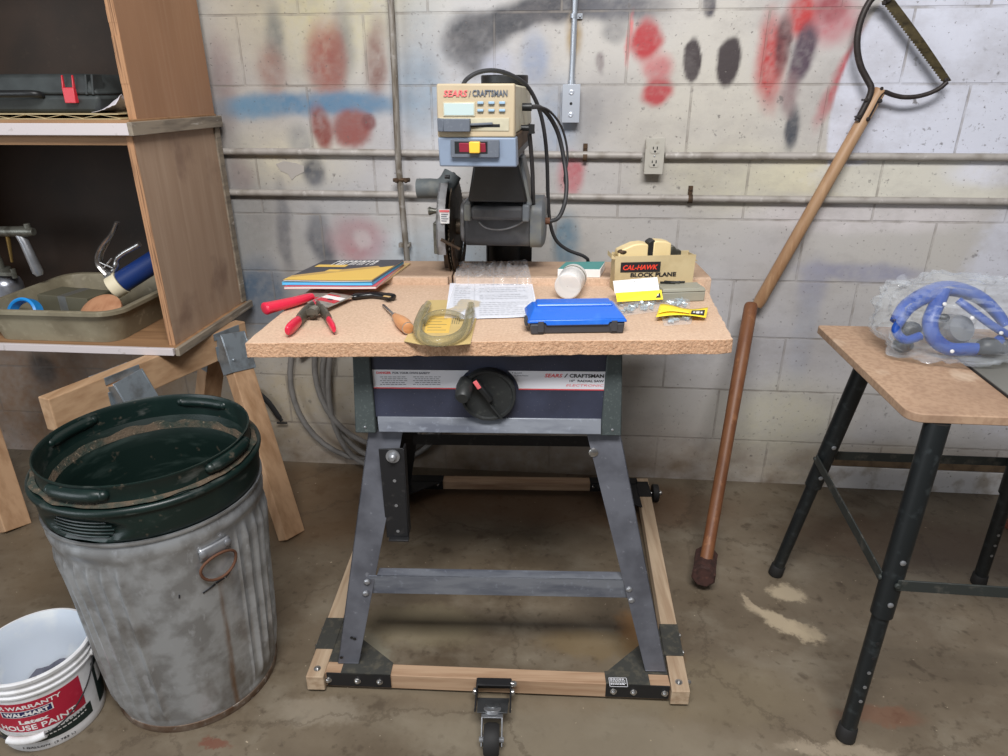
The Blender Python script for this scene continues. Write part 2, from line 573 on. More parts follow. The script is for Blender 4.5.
def bolt(mb, p, d, r=.006, h=.004):
    p, d = Vector(p), Vector(d).normalized()
    mb.tube([p - d * .001, p + d * h * .6, p + d * h], [r, r, r * .6], 12)
    return mb


# ------------------------------------------------------------------ the room: block wall, floor, ledge, pipes
# sprayed paint and broad tints on the wall: centre and radii (photo pixels on the wall plane), colour, strength, softness, tilt, hard edge
SPRAY = [
    # broad tints first, turning cream to brown low on the wall
    (320, 5, 110, 75, (190,180,132), .6, 1.2, 0, 0),
    (235, 60, 60, 90, (178,170,158), .5, 1.2, 0, 0),
    (260, 250, 70, 110, (156,154,148), .6, 1.2, 0, 0),
    (290, 160, 60, 30, (206,198,176), .7, 1.0, 0, 0),
    (450, 90, 60, 90, (196,200,208), .5, 1.2, 0, 0),
    (700, 120, 80, 60, (200,194,180), .4, 1.0, 0, 0),
    (740, 180, 90, 30, (200,194,166), .5, .9, 0, 0),
    (850, 178, 80, 16, (216,208,168), .9, .6, 0, 0),
    (250, 410, 240, 70, (176,162,138), .75, 1.0, 0, 0),
    (60, 400, 130, 90, (150,118,92), .8, 1.0, 0, 0),
    (480, 460, 150, 40, (150,132,112), .7, 1.0, 0, 0),
    (660, 450, 80, 30, (170,158,146), .5, 1.0, 0, 0),
    (860, 470, 180, 22, (196,182,160), .7, 1.0, 0, 0),
    # white repainted area at right, a hard round edge at its left
    (1085, 165, 261, 261, (206,208,220), .97, .02, 12, 1),
    (1045, 300, 90, 150, (204,205,216), .85, .25, 0, 0),
    (900, 178, 160, 24, (204,198,176), .9, .4, 0, 0),
    (980, 175, 60, 16, (214,214,222), .8, .6, 0, 0),
    (870, 215, 120, 18, (206,200,200), .8, .6, 0, 0),
    # left: reds, blue band, greys
    (275, 38, 9, 32, (110,112,110), .7, 1.0, 0, 0),
    (345, 40, 9, 40, (112,112,116), .6, 1.1, 0, 0),
    (325, 62, 17, 38, (148,92,80), .85, .9, 0, 0),
    (338, 62, 9, 40, (134,80,72), .6, 1.0, 0, 0),
    (377, 62, 11, 38, (124,92,84), .85, .9, 4, 0),
    (273, 72, 14, 24, (146,106,96), .7, 1.0, 0, 0),
    (222, 75, 12, 40, (140,116,116), .6, 1.1, 0, 0),
    (314, 105, 98, 12, (94,128,156), .85, .8, -1, 0),
    (345, 104, 40, 9, (84,124,156), .8, .7, 0, 0),
    (250, 108, 30, 12, (104,140,166), .6, .9, 0, 0),
    (420, 92, 22, 36, (134,160,182), .7, 1.0, 0, 0),
    (322, 128, 10, 22, (132,70,62), .9, .6, -8, 0),
    (352, 130, 20, 19, (136,66,58), .92, .5, -14, 0),
    (368, 122, 8, 9, (112,48,48), .8, .6, 0, 0),
    (314, 172, 12, 16, (66,68,74), .95, .7, 0, 0),
    (300, 140, 12, 14, (142,142,142), .7, 1.0, 0, 0),
    (284, 230, 7, 46, (104,104,108), .8, .9, 0, 0),
    (321, 238, 12, 28, (66,68,76), .95, .7, -8, 0),
    (358, 240, 26, 22, (176,114,118), .85, .8, 0, 0),
    (362, 240, 9, 9, (206,186,184), .7, .8, 0, 0),
    (264, 300, 24, 40, (74,98,122), .9, .7, 0, 0),
    (240, 175, 12, 18, (140,112,112), .6, 1.0, 0, 0),
    (42, 368, 12, 15, (80,72,66), .8, .8, 0, 0),
    # dark arc over the saw
    (462, 38, 18, 26, (60,62,68), .95, .7, 12, 0),
    (474, 58, 16, 18, (84,86,92), .8, 1.0, 0, 0),
    (482, 34, 26, 20, (58,60,66), .95, .6, -10, 0),
    (514, 18, 36, 16, (58,60,66), .95, .6, -12, 0),
    (562, 8, 48, 15, (60,60,66), .95, .6, -3, 0),
    (622, 8, 44, 14, (92,92,98), .85, .9, 0, 0),
    (615, 32, 12, 12, (128,126,126), .7, .9, 0, 0),
    (535, 60, 14, 26, (150,158,176), .8, .9, 0, 0),
    (500, 70, 16, 16, (180,184,202), .7, .9, 0, 0),
    (574, 36, 7, 20, (160,138,104), .8, .9, 0, 0),
    (600, 64, 4, 9, (104,88,90), .7, .8, -15, 0),
    (556, 120, 26, 40, (140,152,170), .7, 1.0, 0, 0),
    (600, 100, 30, 30, (150,146,146), .55, 1.2, 0, 0),
    (420, 60, 22, 60, (140,146,154), .5, 1.2, 0, 0),
    (222, 130, 14, 60, (126,116,112), .5, 1.2, 0, 0),
    (250, 215, 24, 60, (128,128,126), .5, 1.2, 0, 0),
    (340, 215, 50, 40, (160,160,162), .5, 1.2, 0, 0),
    (300, 330, 50, 40, (150,146,140), .5, 1.2, 0, 0),
    (590, 118, 14, 30, (150,148,148), .7, 1.0, 0, 0),
    (571, 175, 13, 20, (178,98,104), .85, .8, 0, 0),
    (566, 243, 13, 26, (104,134,152), .85, .9, 0, 0),
    (440, 260, 60, 30, (178,194,206), .6, 1.0, 0, 0),
    # middle reds and black ovals
    (629, 40, 2.5, 26, (206,112,112), .8, .6, 0, 0),
    (646, 40, 15, 20, (172,54,58), .95, .6, 0, 0),
    (657, 70, 13, 14, (186,112,112), .8, .9, 0, 0),
    (657, 94, 14, 14, (174,64,68), .95, .6, 0, 0),
    (692, 59, 9.5, 23, (56,46,48), .98, .25, 2, 0),
    (727, 62, 11, 24, (56,46,48), .98, .3, 2, 0),
    (710, 2, 7, 12, (66,62,70), .95, .6, 0, 0),
    (830, 20, 28, 26, (176,108,114), .75, .9, 0, 0),
    (770, 62, 14, 46, (174,58,58), .95, .8, -6, 0),
    (802, 16, 15, 24, (178,54,54), .95, .8, 0, 0),
    (832, 8, 14, 16, (146,72,78), .8, .8, 0, 0),
    (782, 46, 9, 30, (84,48,52), .92, .6, 0, 0),
    (803, 56, 12, 30, (82,66,78), .92, .6, 8, 0),
    (792, 128, 8, 22, (64,68,76), .95, .6, 0, 0),
    (790, 95, 9, 20, (120,78,84), .7, .9, 0, 0),
    (843, 78, 9, 46, (176,58,70), .9, .9, 20, 0),
    # the white repaint again, so that its edge cuts the red fringe
    (1085, 165, 259, 259, (206,208,220), 1.0, .015, 12, 1),
    (990, 180, 190, 26, (206,202,190), .95, .12, 0, 0),
    (1000, 172, 50, 14, (216,216,224), .8, .7, 0, 0),
    # lavender grey hook right of the saw
    (862, 272, 62, 9, (150,150,168), .8, .8, 2, 0),
    (812, 286, 14, 26, (156,156,172), .7, .9, 0, 0),
    (802, 340, 12, 50, (160,162,172), .7, .9, 0, 0),
    (770, 360, 30, 50, (186,186,194), .5, 1.1, 0, 0),
    (780, 420, 60, 40, (190,184,160), .6, 1.0, 0, 0),
    (690, 330, 40, 60, (206,206,214), .5, 1.1, 0, 0),
]


def wall_material():
    N = Nodes('painted_block_wall')
    co = N.coord()
    X0, Z0 = -1.0485, 1.6012
    sp = N.add('ShaderNodeSeparateXYZ', i_Vector=co)
    bv = N.add('ShaderNodeMapping', i_Vector=N.add('ShaderNodeCombineXYZ', i_X=sp.outputs[0], i_Y=sp.outputs[2]).outputs[0],
               i_Location=(-X0 + .4064 * 20, -Z0 + .2032 * 20, 0)).outputs[0]
    br = N.add('ShaderNodeTexBrick', i_Vector=bv, i_Scale=1.0, i_Mortar_Size=.0042, i_Mortar_Smooth=.3, i_Brick_Width=.4064, i_Row_Height=.2032)
    br.offset = .5
    joint = br.outputs['Fac']
    c = N.add('ShaderNodeAttribute', attribute_name='spray').outputs['Color']
    c = N.mix(N.mrange(N.noise((3, 3, 5), 6, .7), .46, .72, 0, .5), c, rgb(140, 134, 132))
    c = N.mix(N.mrange(N.noise(95, 2, .6), .66, .72, 0, .7), c, rgb(112, 106, 102))
    c = N.mix(N.math('MULTIPLY', N.mrange(N.noise(38, 3, .6), .62, .7, 0, .8), N.mrange(N.noise(2.1, 2), .45, .62)), c, rgb(96, 92, 90))
    c = N.mix(N.math('MULTIPLY', joint, N.mrange(N.noise((14, 14, 14), 4), .4, .62, .1, .65)), c, rgb(132, 124, 116))
    c = N.mix(N.math('MULTIPLY', N.mrange(sp.outputs[2], .03, .22, 1, 0), N.mrange(N.noise((7, 7, 9), 5), .35, .7)), c, rgb(116, 98, 78))
    h = N.math('SUBTRACT', N.math('MULTIPLY', N.noise(70, 5, .7), .35), joint)
    h = N.math('SUBTRACT', h, N.mrange(N.noise(95, 2, .6), .66, .72, 0, .6))
    N.set(Base_Color=c, Roughness=.6, Normal=N.bump(h, .55, .004))
    return N.m


def value_noise(x, z, cell, seed):
    """smooth lattice noise in -1..1, two octaves deep per call"""
    out = np.zeros_like(x)
    amp = 1.0
    for o in range(3):
        rs = np.random.RandomState(seed + o)
        T = rs.uniform(-1, 1, (256, 256))
        u, v = x / cell + 40, z / cell + 40
        i, j = np.floor(u).astype(int), np.floor(v).astype(int)
        fu, fv = u - i, v - j
        fu, fv = fu * fu * (3 - 2 * fu), fv * fv * (3 - 2 * fv)
        g = lambda a, b: T[a % 256, b % 256]
        out += amp * ((g(i, j) * (1 - fu) + g(i + 1, j) * fu) * (1 - fv) + (g(i, j + 1) * (1 - fu) + g(i + 1, j + 1) * fu) * fv)
        amp *= .5
        cell *= .5
    return out / 1.6


def wall_mesh():
    """the wall's face as a fine grid that carries the sprayed paint and tints, thickness behind it"""
    gx0, gx1, gz1, st = -2.4, 2.4, 2.2, .0062
    nx, nz = int((gx1 - gx0) / st), int(gz1 / st)
    X, Z = np.meshgrid(np.linspace(gx0, gx1, nx + 1), np.linspace(-.02, gz1, nz + 1))
    X, Z = X.ravel(), Z.ravel()
    base = lambda *c: np.array(rgb(*c)[:3])
    f = np.clip(value_noise(X, Z, .45, 1) * .9 + .5, 0, 1)[:, None]
    C = base(180, 177, 178) * (1 - f) + base(190, 185, 177) * f
    wx = X + .010 * value_noise(X, Z, .10, 11) + .004 * value_noise(X, Z, .02, 17)
    wz = Z + .010 * value_noise(X, Z, .10, 23) + .004 * value_noise(X, Z, .02, 29)
    grain = value_noise(X, Z, .014, 31)
    patch = value_noise(X, Z, .09, 47)
    for px, py, rx, ry, col, s, soft, tilt, hard in SPRAY:
        p, q, u = fy(px, py, 0), fy(px + rx, py, 0), fy(px, py - ry, 0)
        a, b = abs(q.x - p.x), abs(u.z - p.z)
        dx, dz = (wx - p.x), (wz - p.z)
        t = R_(tilt)
        lx, lz_ = dx * math.cos(t) - dz * math.sin(t), dx * math.sin(t) + dz * math.cos(t)
        r = np.sqrt((lx / a) ** 2 + (lz_ / b) ** 2) + .07 * grain
        if hard:          # the roller-painted white area is bounded by a clean arc, in metres on the wall
            r = np.hypot(X - 1.392, Z - 1.3056) / .592
        k = np.clip((1 + soft * .6 - r) / (soft * 1.2), 0, 1)
        k = k * k * (3 - 2 * k) * s
        if not hard and soft > .5:
            k = np.clip(k * (1 + .28 * grain + .30 * patch), 0, 1)
        if hard:
            k = k * (Z > 1.165)
        k = k[:, None]
        C = C * (1 - k) + base(*col) * k
    n0 = len(X)
    V = np.zeros((n0, 3))
    V[:, 0], V[:, 2] = X, Z
    idx = np.arange(n0).reshape(nz + 1, nx + 1)
    F = np.stack([idx[:-1, :-1], idx[:-1, 1:], idx[1:, 1:], idx[1:, :-1]], -1).reshape(-1, 4).tolist()
    # plain margins, back and edges
    E = [(-3.6, 0, -.02), (gx0, 0, -.02), (gx0, 0, gz1), (-3.6, 0, gz1), (gx1, 0, -.02), (3.2, 0, -.02), (3.2, 0, gz1), (gx1, 0, gz1),
         (-3.6, 0, 2.9), (3.2, 0, 2.9), (-3.6, .2, -.02), (3.2, .2, -.02), (3.2, .2, 2.9), (-3.6, .2, 2.9)]
    e = lambda *k: [n0 + i for i in k]
    F += [e(0, 1, 2, 3), e(4, 5, 6, 7), e(3, 6, 9, 8), e(11, 10, 13, 12), e(10, 0, 3, 8, 13), e(5, 11, 12, 9, 6), e(8, 9, 12, 13)]
    me = bpy.data.meshes.new('wall_back')
    me.from_pydata(V.tolist() + E, [], F)
    at = me.attributes.new('spray', 'FLOAT_COLOR', 'POINT')
    full = np.ones((n0 + len(E), 4))
    full[:n0, :3] = C
    full[n0:, :3] = base(200, 194, 188)
    at.data.foreach_set('color', full.ravel())
    me.materials.append(M['wall'])
    o = bpy.data.objects.new('wall_back', me)
    COL.objects.link(o)
    o['kind'] = 'structure'


def floor_material():
    N = Nodes('stained_concrete')
    co = N.coord()
    c = N.mix(N.mrange(N.noise(2.2, 6, .62), .32, .68), rgb(88, 76, 61), rgb(123, 111, 94))
    c = N.mix(N.mrange(N.noise((5, 7, 1), 5, .6), .5, .7, 0, .6), c, rgb(136, 127, 111))
    c = N.mix(N.mrange(N.noise(34, 4, .6), .58, .7, 0, .55), c, rgb(66, 54, 42))
    c = N.mix(N.mrange(N.noise(13, 3, .6), .62, .7, 0, .6), c, rgb(70, 58, 46))
    dist = N.add('ShaderNodeTexNoise', i_Vector=co, i_Scale=14.0, i_Detail=6.0, i_Roughness=.75).outputs['Color']
    dv = N.add('ShaderNodeVectorMath', operation='SUBTRACT', i_0=dist, i_1=(.5, .5, .5)).outputs[0]
    dv = N.add('ShaderNodeVectorMath', operation='SCALE', i_0=dv, i_Scale=.11).outputs[0]
    wc = N.add('ShaderNodeVectorMath', operation='ADD', i_0=co, i_1=dv).outputs[0]

    def stain(c, x, y, rx, ry, col, s, soft=.6, tilt=0):
        mp = N.add('ShaderNodeMapping', vector_type='TEXTURE', i_Vector=wc, i_Location=(x, y, 0),
                   i_Rotation=(0, 0, R_(tilt)), i_Scale=(rx, ry, 1000)).outputs[0]
        ln = N.add('ShaderNodeVectorMath', operation='LENGTH', i_0=mp).outputs['Value']
        return N.mix(N.mrange(ln, 1 - soft * .6, 1 + soft * .6, s, 0, True), c, rgb(*col))

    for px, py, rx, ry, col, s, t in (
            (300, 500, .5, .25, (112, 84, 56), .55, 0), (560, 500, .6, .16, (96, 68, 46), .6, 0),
            (648, 640, .07, .11, (136, 98, 56), .7, 20), (600, 645, .16, .05, (122, 102, 68), .5, 0),
            (370, 655, .05, .10, (132, 128, 112), .8, 30), (420, 625, .16, .08, (134, 124, 100), .6, 0),
            (786, 592, .05, .035, (188, 172, 146), .8, 0), (780, 622, .09, .028, (186, 170, 144), .8, -38),
            (752, 604, .05, .012, (176, 160, 136), .7, -55), (806, 632, .04, .03, (180, 164, 138), .7, 0),
            (700, 690, .25, .10, (126, 114, 92), .5, 0), (560, 735, .4, .08, (140, 130, 112), .55, 0),
            (880, 715, .10, .03, (124, 82, 62), .5, 0), (840, 752, .12, .02, (170, 156, 136), .6, 0),
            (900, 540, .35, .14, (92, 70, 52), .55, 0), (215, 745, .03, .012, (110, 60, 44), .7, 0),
            (320, 712, .10, .04, (150, 140, 124), .5, 0), (470, 690, .5, .05, (136, 124, 104), .4, 0),
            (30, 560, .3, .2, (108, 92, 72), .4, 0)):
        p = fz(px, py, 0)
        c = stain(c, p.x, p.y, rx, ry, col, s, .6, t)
    c = N.mix(N.mrange(N.noise(70, 2, .5), .735, .77, 0, .7), c, rgb(196, 180, 156))
    crack = N.add('ShaderNodeTexVoronoi', feature='DISTANCE_TO_EDGE', i_Vector=wc, i_Scale=1.3).outputs['Distance']
    c = N.mix(N.mrange(crack, .003, .008, .35, 0), c, rgb(70, 58, 46))
    r = N.mrange(N.noise(3.0, 5), .35, .7, .34, .62)
    N.set(Base_Color=c, Roughness=r, Normal=N.bump(N.noise(60, 5), .12, .002), Specular_IOR_Level=.4)
    return N.m


M['wall'] = wall_material()
M['floor'] = floor_material()
wall_mesh()
m = MB()
m.bx(-3.6, 3.2, -4.5, .2, -.1, 0)
build(m, 'floor', 'floor', loc=(0, 0, 0), kind='structure', smooth=None)
M['ledge'] = mat('whitewashed_kerb', (212, 208, 206), .7, layers=[((150, 136, 118), 12, .5, .66, .7), ((110, 92, 74), 50, .66, .72, .6)], bump=(40, .4, .004))
M['ledge_top'] = mat('dirty_kerb_top', (112, 92, 70), .85, layers=[((84, 68, 52), 20, .45, .6, .8)])
m = MB()
m.bx(.985, 2.6, -.014, .001, 0, .092)
m.mat(1).bx(.978, 2.6, -.012, .001, .093, .122)
build(m, 'trim_1', ['ledge', 'ledge_top'], kind='structure', bev=.002, label='whitewashed kerb with a brown strip along the foot of the block wall')


def pipe(pts, r, name, material, label, cat, clips=(), group=None):
    m = MB()
    m.tube(smooth_path(pts, 5), r, 12)
    o = build(m, name, material, loc=pts[0], label=label, cat=cat, group=group, smooth=50)
    for c in clips:
        k = MB()
        c = Vector(c)
        horizontal = abs(pts[0][2] - pts[-1][2]) < .2
        d = Vector((1, 0, 0)) if horizontal else Vector((0, 0, 1))
        e = Vector((0, 0, 1)) if horizontal else Vector((1, 0, 0))
        k.tube([c - d * .007, c + d * .007], r + .003, 12)
        k.box(c + e * (r + .014) + Vector((0, r * .5 + .002, 0)), (.014 if horizontal else .03, .006, .03 if horizontal else .014))
        bolt(k, c + e * (r + .016) + Vector((0, r * .5 - .001, 0)), (0, -1, 0), .004, .003)
        build(k, 'pipe_clamp', 'rust', o)
    return o


m = MB()
fl_ = [(276, 164), (284, 161), (296, 163), (304, 166), (304, 172), (296, 176), (292, 180), (288, 174), (281, 171)]
fp_ = [fy(x, y, -.0004) for x, y in fl_]
m.hexa(fp_, [p + Vector((0, -.0016, 0)) for p in fp_])
build(m, 'paint_flake', 'flake', smooth=None, label='curled flake of paint on the wall under the upper pipe, left', cat='paint flake')

zu = fy(700, 156.0, -.014).z
zl = fy(700, 198.5, -.014).z
ox = fy(653, 155, 0).x
zo = fy(653, 155, 0).z
pipe([(-2.2, -.0135, zu + .006), (-1.0, -.0135, zu + .006), (-.4, -.0135, zu + .003), (ox - .036, -.0135, zu)], .0115, 'wall_pipe', 'pipe', 'upper of two horizontal pipes left of the outlet, painted grey-white', 'pipe', [fy(585, 157, -.0135)])
pipe([(ox + .036, -.0135, zu), (.8, -.0135, zu + .001), (2.4, -.0135, zu)], .0115, 'wall_pipe', 'pipe', 'upper horizontal pipe running right from the duplex outlet', 'pipe')
pipe([(-2.2, -.0135, zl + .004), (-.9, -.0135, zl + .003), (.2, -.0135, zl), (2.4, -.0135, zl)], .0115, 'wall_pipe', 'pipe', 'long lower horizontal pipe across the block wall, below the outlet', 'pipe', [fy(690, 199, -.0135)])
a = fy(389.5, -22, -.037)
b = fy(397.8, 150, -.037)
c_ = fy(400, 182, -.037)
d_ = fy(407.5, 262, -.037)
a_top = Vector((a.x - .01, a.y, 2.88))
o = pipe([a_top, a, b, c_, d_, d_ + Vector((.002, .004, -.03)), d_ + Vector((.003, .028, -.05))], .0105, 'vertical_conduit', 'pipe_old', 'rusty vertical conduit on the wall left of the saw head', 'conduit')
k = MB()
p = fy(402, 180, -.037)
k.box(p, (.05, .012, .012)).cyl(p + Vector((-.028, -.006, 0)), p + Vector((.028, -.006, .002)), .006, 8)
bolt(k, p + Vector((.016, -.008, 0)), (0, -1, 0), .008, .012)
bolt(k, p + Vector((-.016, -.008, 0)), (0, -1, 0), .008, .01)
build(k, 'conduit_clamp', 'rust', o)
k = MB()
p = fy(405, 245, -.03)
k.box(p, (.04, .02, .014))
bolt(k, p + Vector((.014, -.012, 0)), (0, -1, 0), .005, .004)
build(k, 'pipe_strap', 'pipe_old', o)

# junction box with its conduit
jc = fy(571, 103.5, -.02)
jb = thing('junction_box', (jc.x, 0, jc.z), 'blank zinc junction box on the wall right of the saw head', 'junction box')
m = MB()
m.box((jc.x, -.019, jc.z), (.052, .038, .108))
build(m, 'box_body', 'box_metal', jb, bev=.004)
m = MB()
m.box((jc.x, -.0392, jc.z), (.054, .003, .110))
for dz in (-.032, .032):
    m.lathe([(.009, 0), (.0075, .001), (.004, .002), (.003, .001)], T_((jc.x, -.0408, jc.z + dz)) @ rot(90, 'X'), 16, capt=True)
build(m, 'cover_plate', 'box_metal', jb, bev=.001)
m = MB()
m.tube([(jc.x, -.0408, jc.z), (jc.x, -.043, jc.z)], [.0045, .003], 10)
build(m, 'screw', 'black', jb)
m = MB()
tp = fy(574.5, -25, -.014)
m.tube([(jc.x, -.02, jc.z + .054), (jc.x, -.016, jc.z + .09), (jc.x + .001, -.014, jc.z + .13), (jc.x + .002, -.014, tp.z), (jc.x + .002, -.014, 2.88)], .0085, 12)
m.tube([(jc.x, -.02, jc.z + .053), (jc.x, -.019, jc.z + .066)], .0115, 12)
co_ = build(m, 'conduit', 'pipe_new', jb, smooth=50)
m = MB()
p = fy(574, 16, -.012)
m.box((p.x + .013, -.004, p.z), (.024, .008, .014))
m.tube([(p.x - .001, -.014, p.z - .006), (p.x - .001, -.014, p.z + .006)], .0105, 12)
bolt(m, (p.x + .018, -.008, p.z), (0, -1, 0), .005, .004)
build(m, 'conduit_strap', 'pipe_new', jb)

# duplex outlet
ob_ = thing('duplex_outlet', (ox, 0, zo), 'off-white duplex power outlet box between the horizontal pipes on the wall', 'outlet')
m = MB()
m.box((ox, -.02, zo), (.056, .04, .106))
build(m, 'box_body', 'outlet', ob_, bev=.008)
m = MB()
m.box((ox, -.0415, zo), (.060, .004, .110))
build(m, 'cover_plate', 'outlet', ob_, bev=.0018)
for s_ in (-1, 1):
    m = MB()
    zc = zo + s_ * .0205
    pts = []
    for k in range(28):
        a_ = 2 * math.pi * k / 28
        pts.append((.0165 * math.cos(a_), max(-.0125, min(.0125, .0165 * math.sin(a_)))))
    X = T_((ox, -.0432, zc)) @ rot(90, 'X')
    m.prism(pts, .0024, X)
    m.mat(1)
    m.box((ox - .006, -.0457, zc + .004), (.003, .001, .008))
    m.box((ox + .006, -.0457, zc + .004), (.0034, .001, .009))
    m.tube([(ox, -.0452, zc - .006), (ox, -.0462, zc - .006)], .0034, 10)
    build(m, 'receptacle', ['outlet', 'black'], ob_, smooth=30)
m = MB()
bolt(m, (ox, -.0433, zo), (0, -1, 0), .0028, .0018)
build(m, 'screw', 'zinc', ob_)
# ------------------------------------------------------------------ radial arm saw (everything below in the frame of its stand)
SAW = thing('radial_arm_saw', None, 'radial arm saw with beige control head on a blue-grey steel stand with particleboard table', 'radial arm saw', X=SM)


def S(mb, name, mats, parent=None, **kw):
    mb.bm.transform(FRAME[2])
    return build(mb, name, mats, parent or SAW, local=True, **kw)


TZ = .92
# table: front board, fence strip, rear boards
m = MB()
fl, fr, rr, rl = lz(246, 343, TZ), lz(732, 339.5, TZ), Vector((.497, .05, TZ)), Vector((-.512, .05, TZ))
rnd = random.Random(3)


def ragged(a, b, n, amp):
    a, b = Vector(a), Vector(b)
    t = (b - a)
    nn = Vector((t.y, -t.x, 0)).normalized()
    return [a + t * (i / n) + nn * rnd.uniform(-amp, amp) for i in range(n)]


outline = []
c0 = fl + Vector((-.002, -.002, 0))
outline += ragged(c0, fr + Vector((.003, 0, 0)), 60, .0016)
outline += ragged(fr + Vector((.003, .004, 0)), rr, 26, .0013)
outline += [rr, rl]
outline += ragged(rl, fl + Vector((-.002, .004, 0)), 20, .002)[1:]
th = .031
bot = [p - Vector((0, 0, th)) + Vector((rnd.uniform(-.001, .001), rnd.uniform(-.001, .001), rnd.uniform(-.001, .001))) for p in outline]
n = len(outline)
vb = [m.v(p) for p in bot]
vt = [m.v(p) for p in outline]
m.f(vb[::-1])
m.f(vt)
m.mat(1)
for i in range(n):
    m.f([vb[i], vb[(i + 1) % n], vt[(i + 1) % n], vt[i]])
top = S(m, 'table_top', ['chip', 'chip_edge'], smooth=None, bev=.0015)
m = MB()
m.mat(1)
k0 = lz(440, 320, TZ).x
for x0, x1 in ((-.53, -.166), (-.146, .512)):
    m.mat(0).bx(x0, x1, .05, .069, .889, .9385)
S(m, 'fence', 'chip', smooth=None, bev=.0015, label='paler particleboard fence strip with a saw gap')
m = MB()
for x0, x1 in ((-.53, -.158), (-.154, .515)):
    m.bx(x0, x1, .070, .236, .905, .938)
S(m, 'rear_board', 'chip_worn', smooth=None, bev=.0015)

# front panel assembly under the table
YP = -.30
pl, pr = ly(371, 362, YP).x, ly(606.5, 362, YP).x
zt, zb, zlip, zbot = .888, ly(372, 415, YP).z, ly(372, 417, YP).z, ly(372, 431, YP - .004).z
for sx, x0, x1 in ((-1, ly(357, 395, YP - .006).x, pl), (1, pr, ly(619, 395, YP - .006).x)):
    m = MB()
    a = x0 if sx < 0 else x1
    # tapering plastic end flange and the side behind it
    lo = .014 * (1 if sx < 0 else -1)
    m.hexa([(x0 - .004 * (sx > 0) + (-.012 if sx < 0 else 0), YP - .008, zbot - .004), (x1 + (.012 if sx > 0 else 0), YP - .008, zbot - .004), (x1 + (.012 if sx > 0 else 0), .25, zbot - .004), (x0 + (-.012 if sx < 0 else 0), .25, zbot - .004)],
           [(x0, YP - .008, zt), (x1, YP - .008, zt), (x1, .25, zt), (x0, .25, zt)])
    sp = S(m, 'side_panel', 'flange', bev=.003)
    k = MB()
    bolt(k, ((x0 + x1) / 2 + sx * .006, YP - .008, zbot + .012), (0, -1, 0), .003, .002)
    S(k, 'screw', 'zinc', sp)
m = MB()
m.bx(pl, pr, YP, YP + .012, zlip, zt)
m.bx(pl, pr, YP + .02, .25, .70, .712)
fp = S(m, 'front_panel', 'panel_navy', bev=.0015)
m = MB()
m.hexa([(pl + .004, YP - .002, zlip + .002), (pr - .004, YP - .002, zlip + .002), (pr - .004, YP + .01, zlip + .002), (pl + .004, YP + .01, zlip + .002)][::-1],
       [(pl + .008, YP - .016, zbot + .004), (pr - .004, YP - .016, zbot + .004), (pr - .004, YP - .008, zbot), (pl + .008, YP - .008, zbot)][::-1])
S(m, 'lower_lip', 'lip', fp, bev=.0015)


def panel_pt(px, py, off=0.0):
    return ly(px, py, YP - off)


# silver label strip with a round bay for the crank, red and dark lines under it
kc = ly(488.5, 392.5, YP)
kr = abs(ly(516, 392, YP).x - ly(461, 392, YP).x) / 2
zt1, zb1 = panel_pt(372, 369.5).z, panel_pt(372, 387).z
m = MB()
xl, xr = panel_pt(373, 378).x, panel_pt(605.5, 378).x
XL = T_((0, YP - .0002, 0)) @ rot(90, 'X')
br_ = kr * 1.11


def bay(side, z0, z1, k=10):
    out = []
    for i in range(k + 1):
        z = z0 + (z1 - z0) * i / k
        dz = z - kc.z
        w = math.sqrt(max(0, br_ ** 2 - dz ** 2))
        out.append((kc.x + side * max(w, br_ * .62), z))
    return out


m.prism([(xl, zt1), (xl, zb1)] + bay(-1, zb1, zt1), .0006, XL)
m.prism([(xr, zb1), (xr, zt1)] + bay(1, zt1, zb1), .0006, XL)
m.mat(1)
m.prism([(xl, zb1 - .0005), (xl, zb1 - .0028), (kc.x - br_ * .98, zb1 - .0028), (kc.x - br_, zb1 - .0005)], .0006, XL)
m.prism([(xr, zb1 - .0028), (xr, zb1 - .0005), (kc.x + br_, zb1 - .0005), (kc.x + br_ * .98, zb1 - .0028)], .0006, XL)
S(m, 'label_plate', ['plate', 'red_print'], fp, smooth=None)


def face_text(mb, body, px, py, h, w=None, y=None, **kw):
    """lettering on a plane facing the room: left end and baseline at a pixel"""
    p = ly(px, py, y)
    X = T_((p.x, y, p.z)) @ rot(90, 'X')
    return mb.text(body, X, size=h, width=w, **kw)


yl = YP - .0008
sxp = lambda a, b, y=yl: abs(ly(b, 378, y).x - ly(a, 378, y).x)
m = MB()
face_text(m, 'SEARS', 544.5, 377.2, .0115, sxp(544.5, 562.5), yl, bold=.0003, shear=.25)
face_text(m, 'ELECTRONIC', 566, 386.3, .0072, sxp(566, 604), yl, shear=.2)
m.mat(1)
face_text(m, 'CRAFTSMAN', 569.5, 377.4, .0115, sxp(569.5, 604), yl, bold=.0004)
face_text(m, '/', 564, 377.4, .0125, sxp(564, 568), yl, bold=.0001)
face_text(m, '10"  RADIAL SAW', 569.5, 381.9, .0072, sxp(569.5, 604), yl, bold=.0002)
S(m, 'lettering', ['red_print', 'black_print'], fp, smooth=None)
m = MB()
face_text(m, 'DANGER', 376.5, 373.7, .0072, sxp(376.5, 391), yl, bold=.0003)
m.mat(1)
face_text(m, 'FOR YOUR OWN SAFETY', 392.5, 373.7, .0062, sxp(392.5, 430), yl, bold=.0003)
rr_ = random.Random(5)
for col, (xa, xb) in enumerate(((380, 408), (413, 443))):
    for i in range(5):
        x = xa + (2 if i % 2 else 0)
        while x < xb - 3:
            w = rr_.uniform(1.5, 4)
            p = ly(x, 376.8 + i * 1.9, yl)
            q = ly(min(x + w, xb), 376.8 + i * 1.9, yl)
            m.bx(p.x, q.x, yl - .0003, yl, p.z - .0008, p.z + .0006)
            x += w + .9
S(m, 'safety_notice', ['red_print', 'grey_print'], fp, smooth=None)
m = MB()
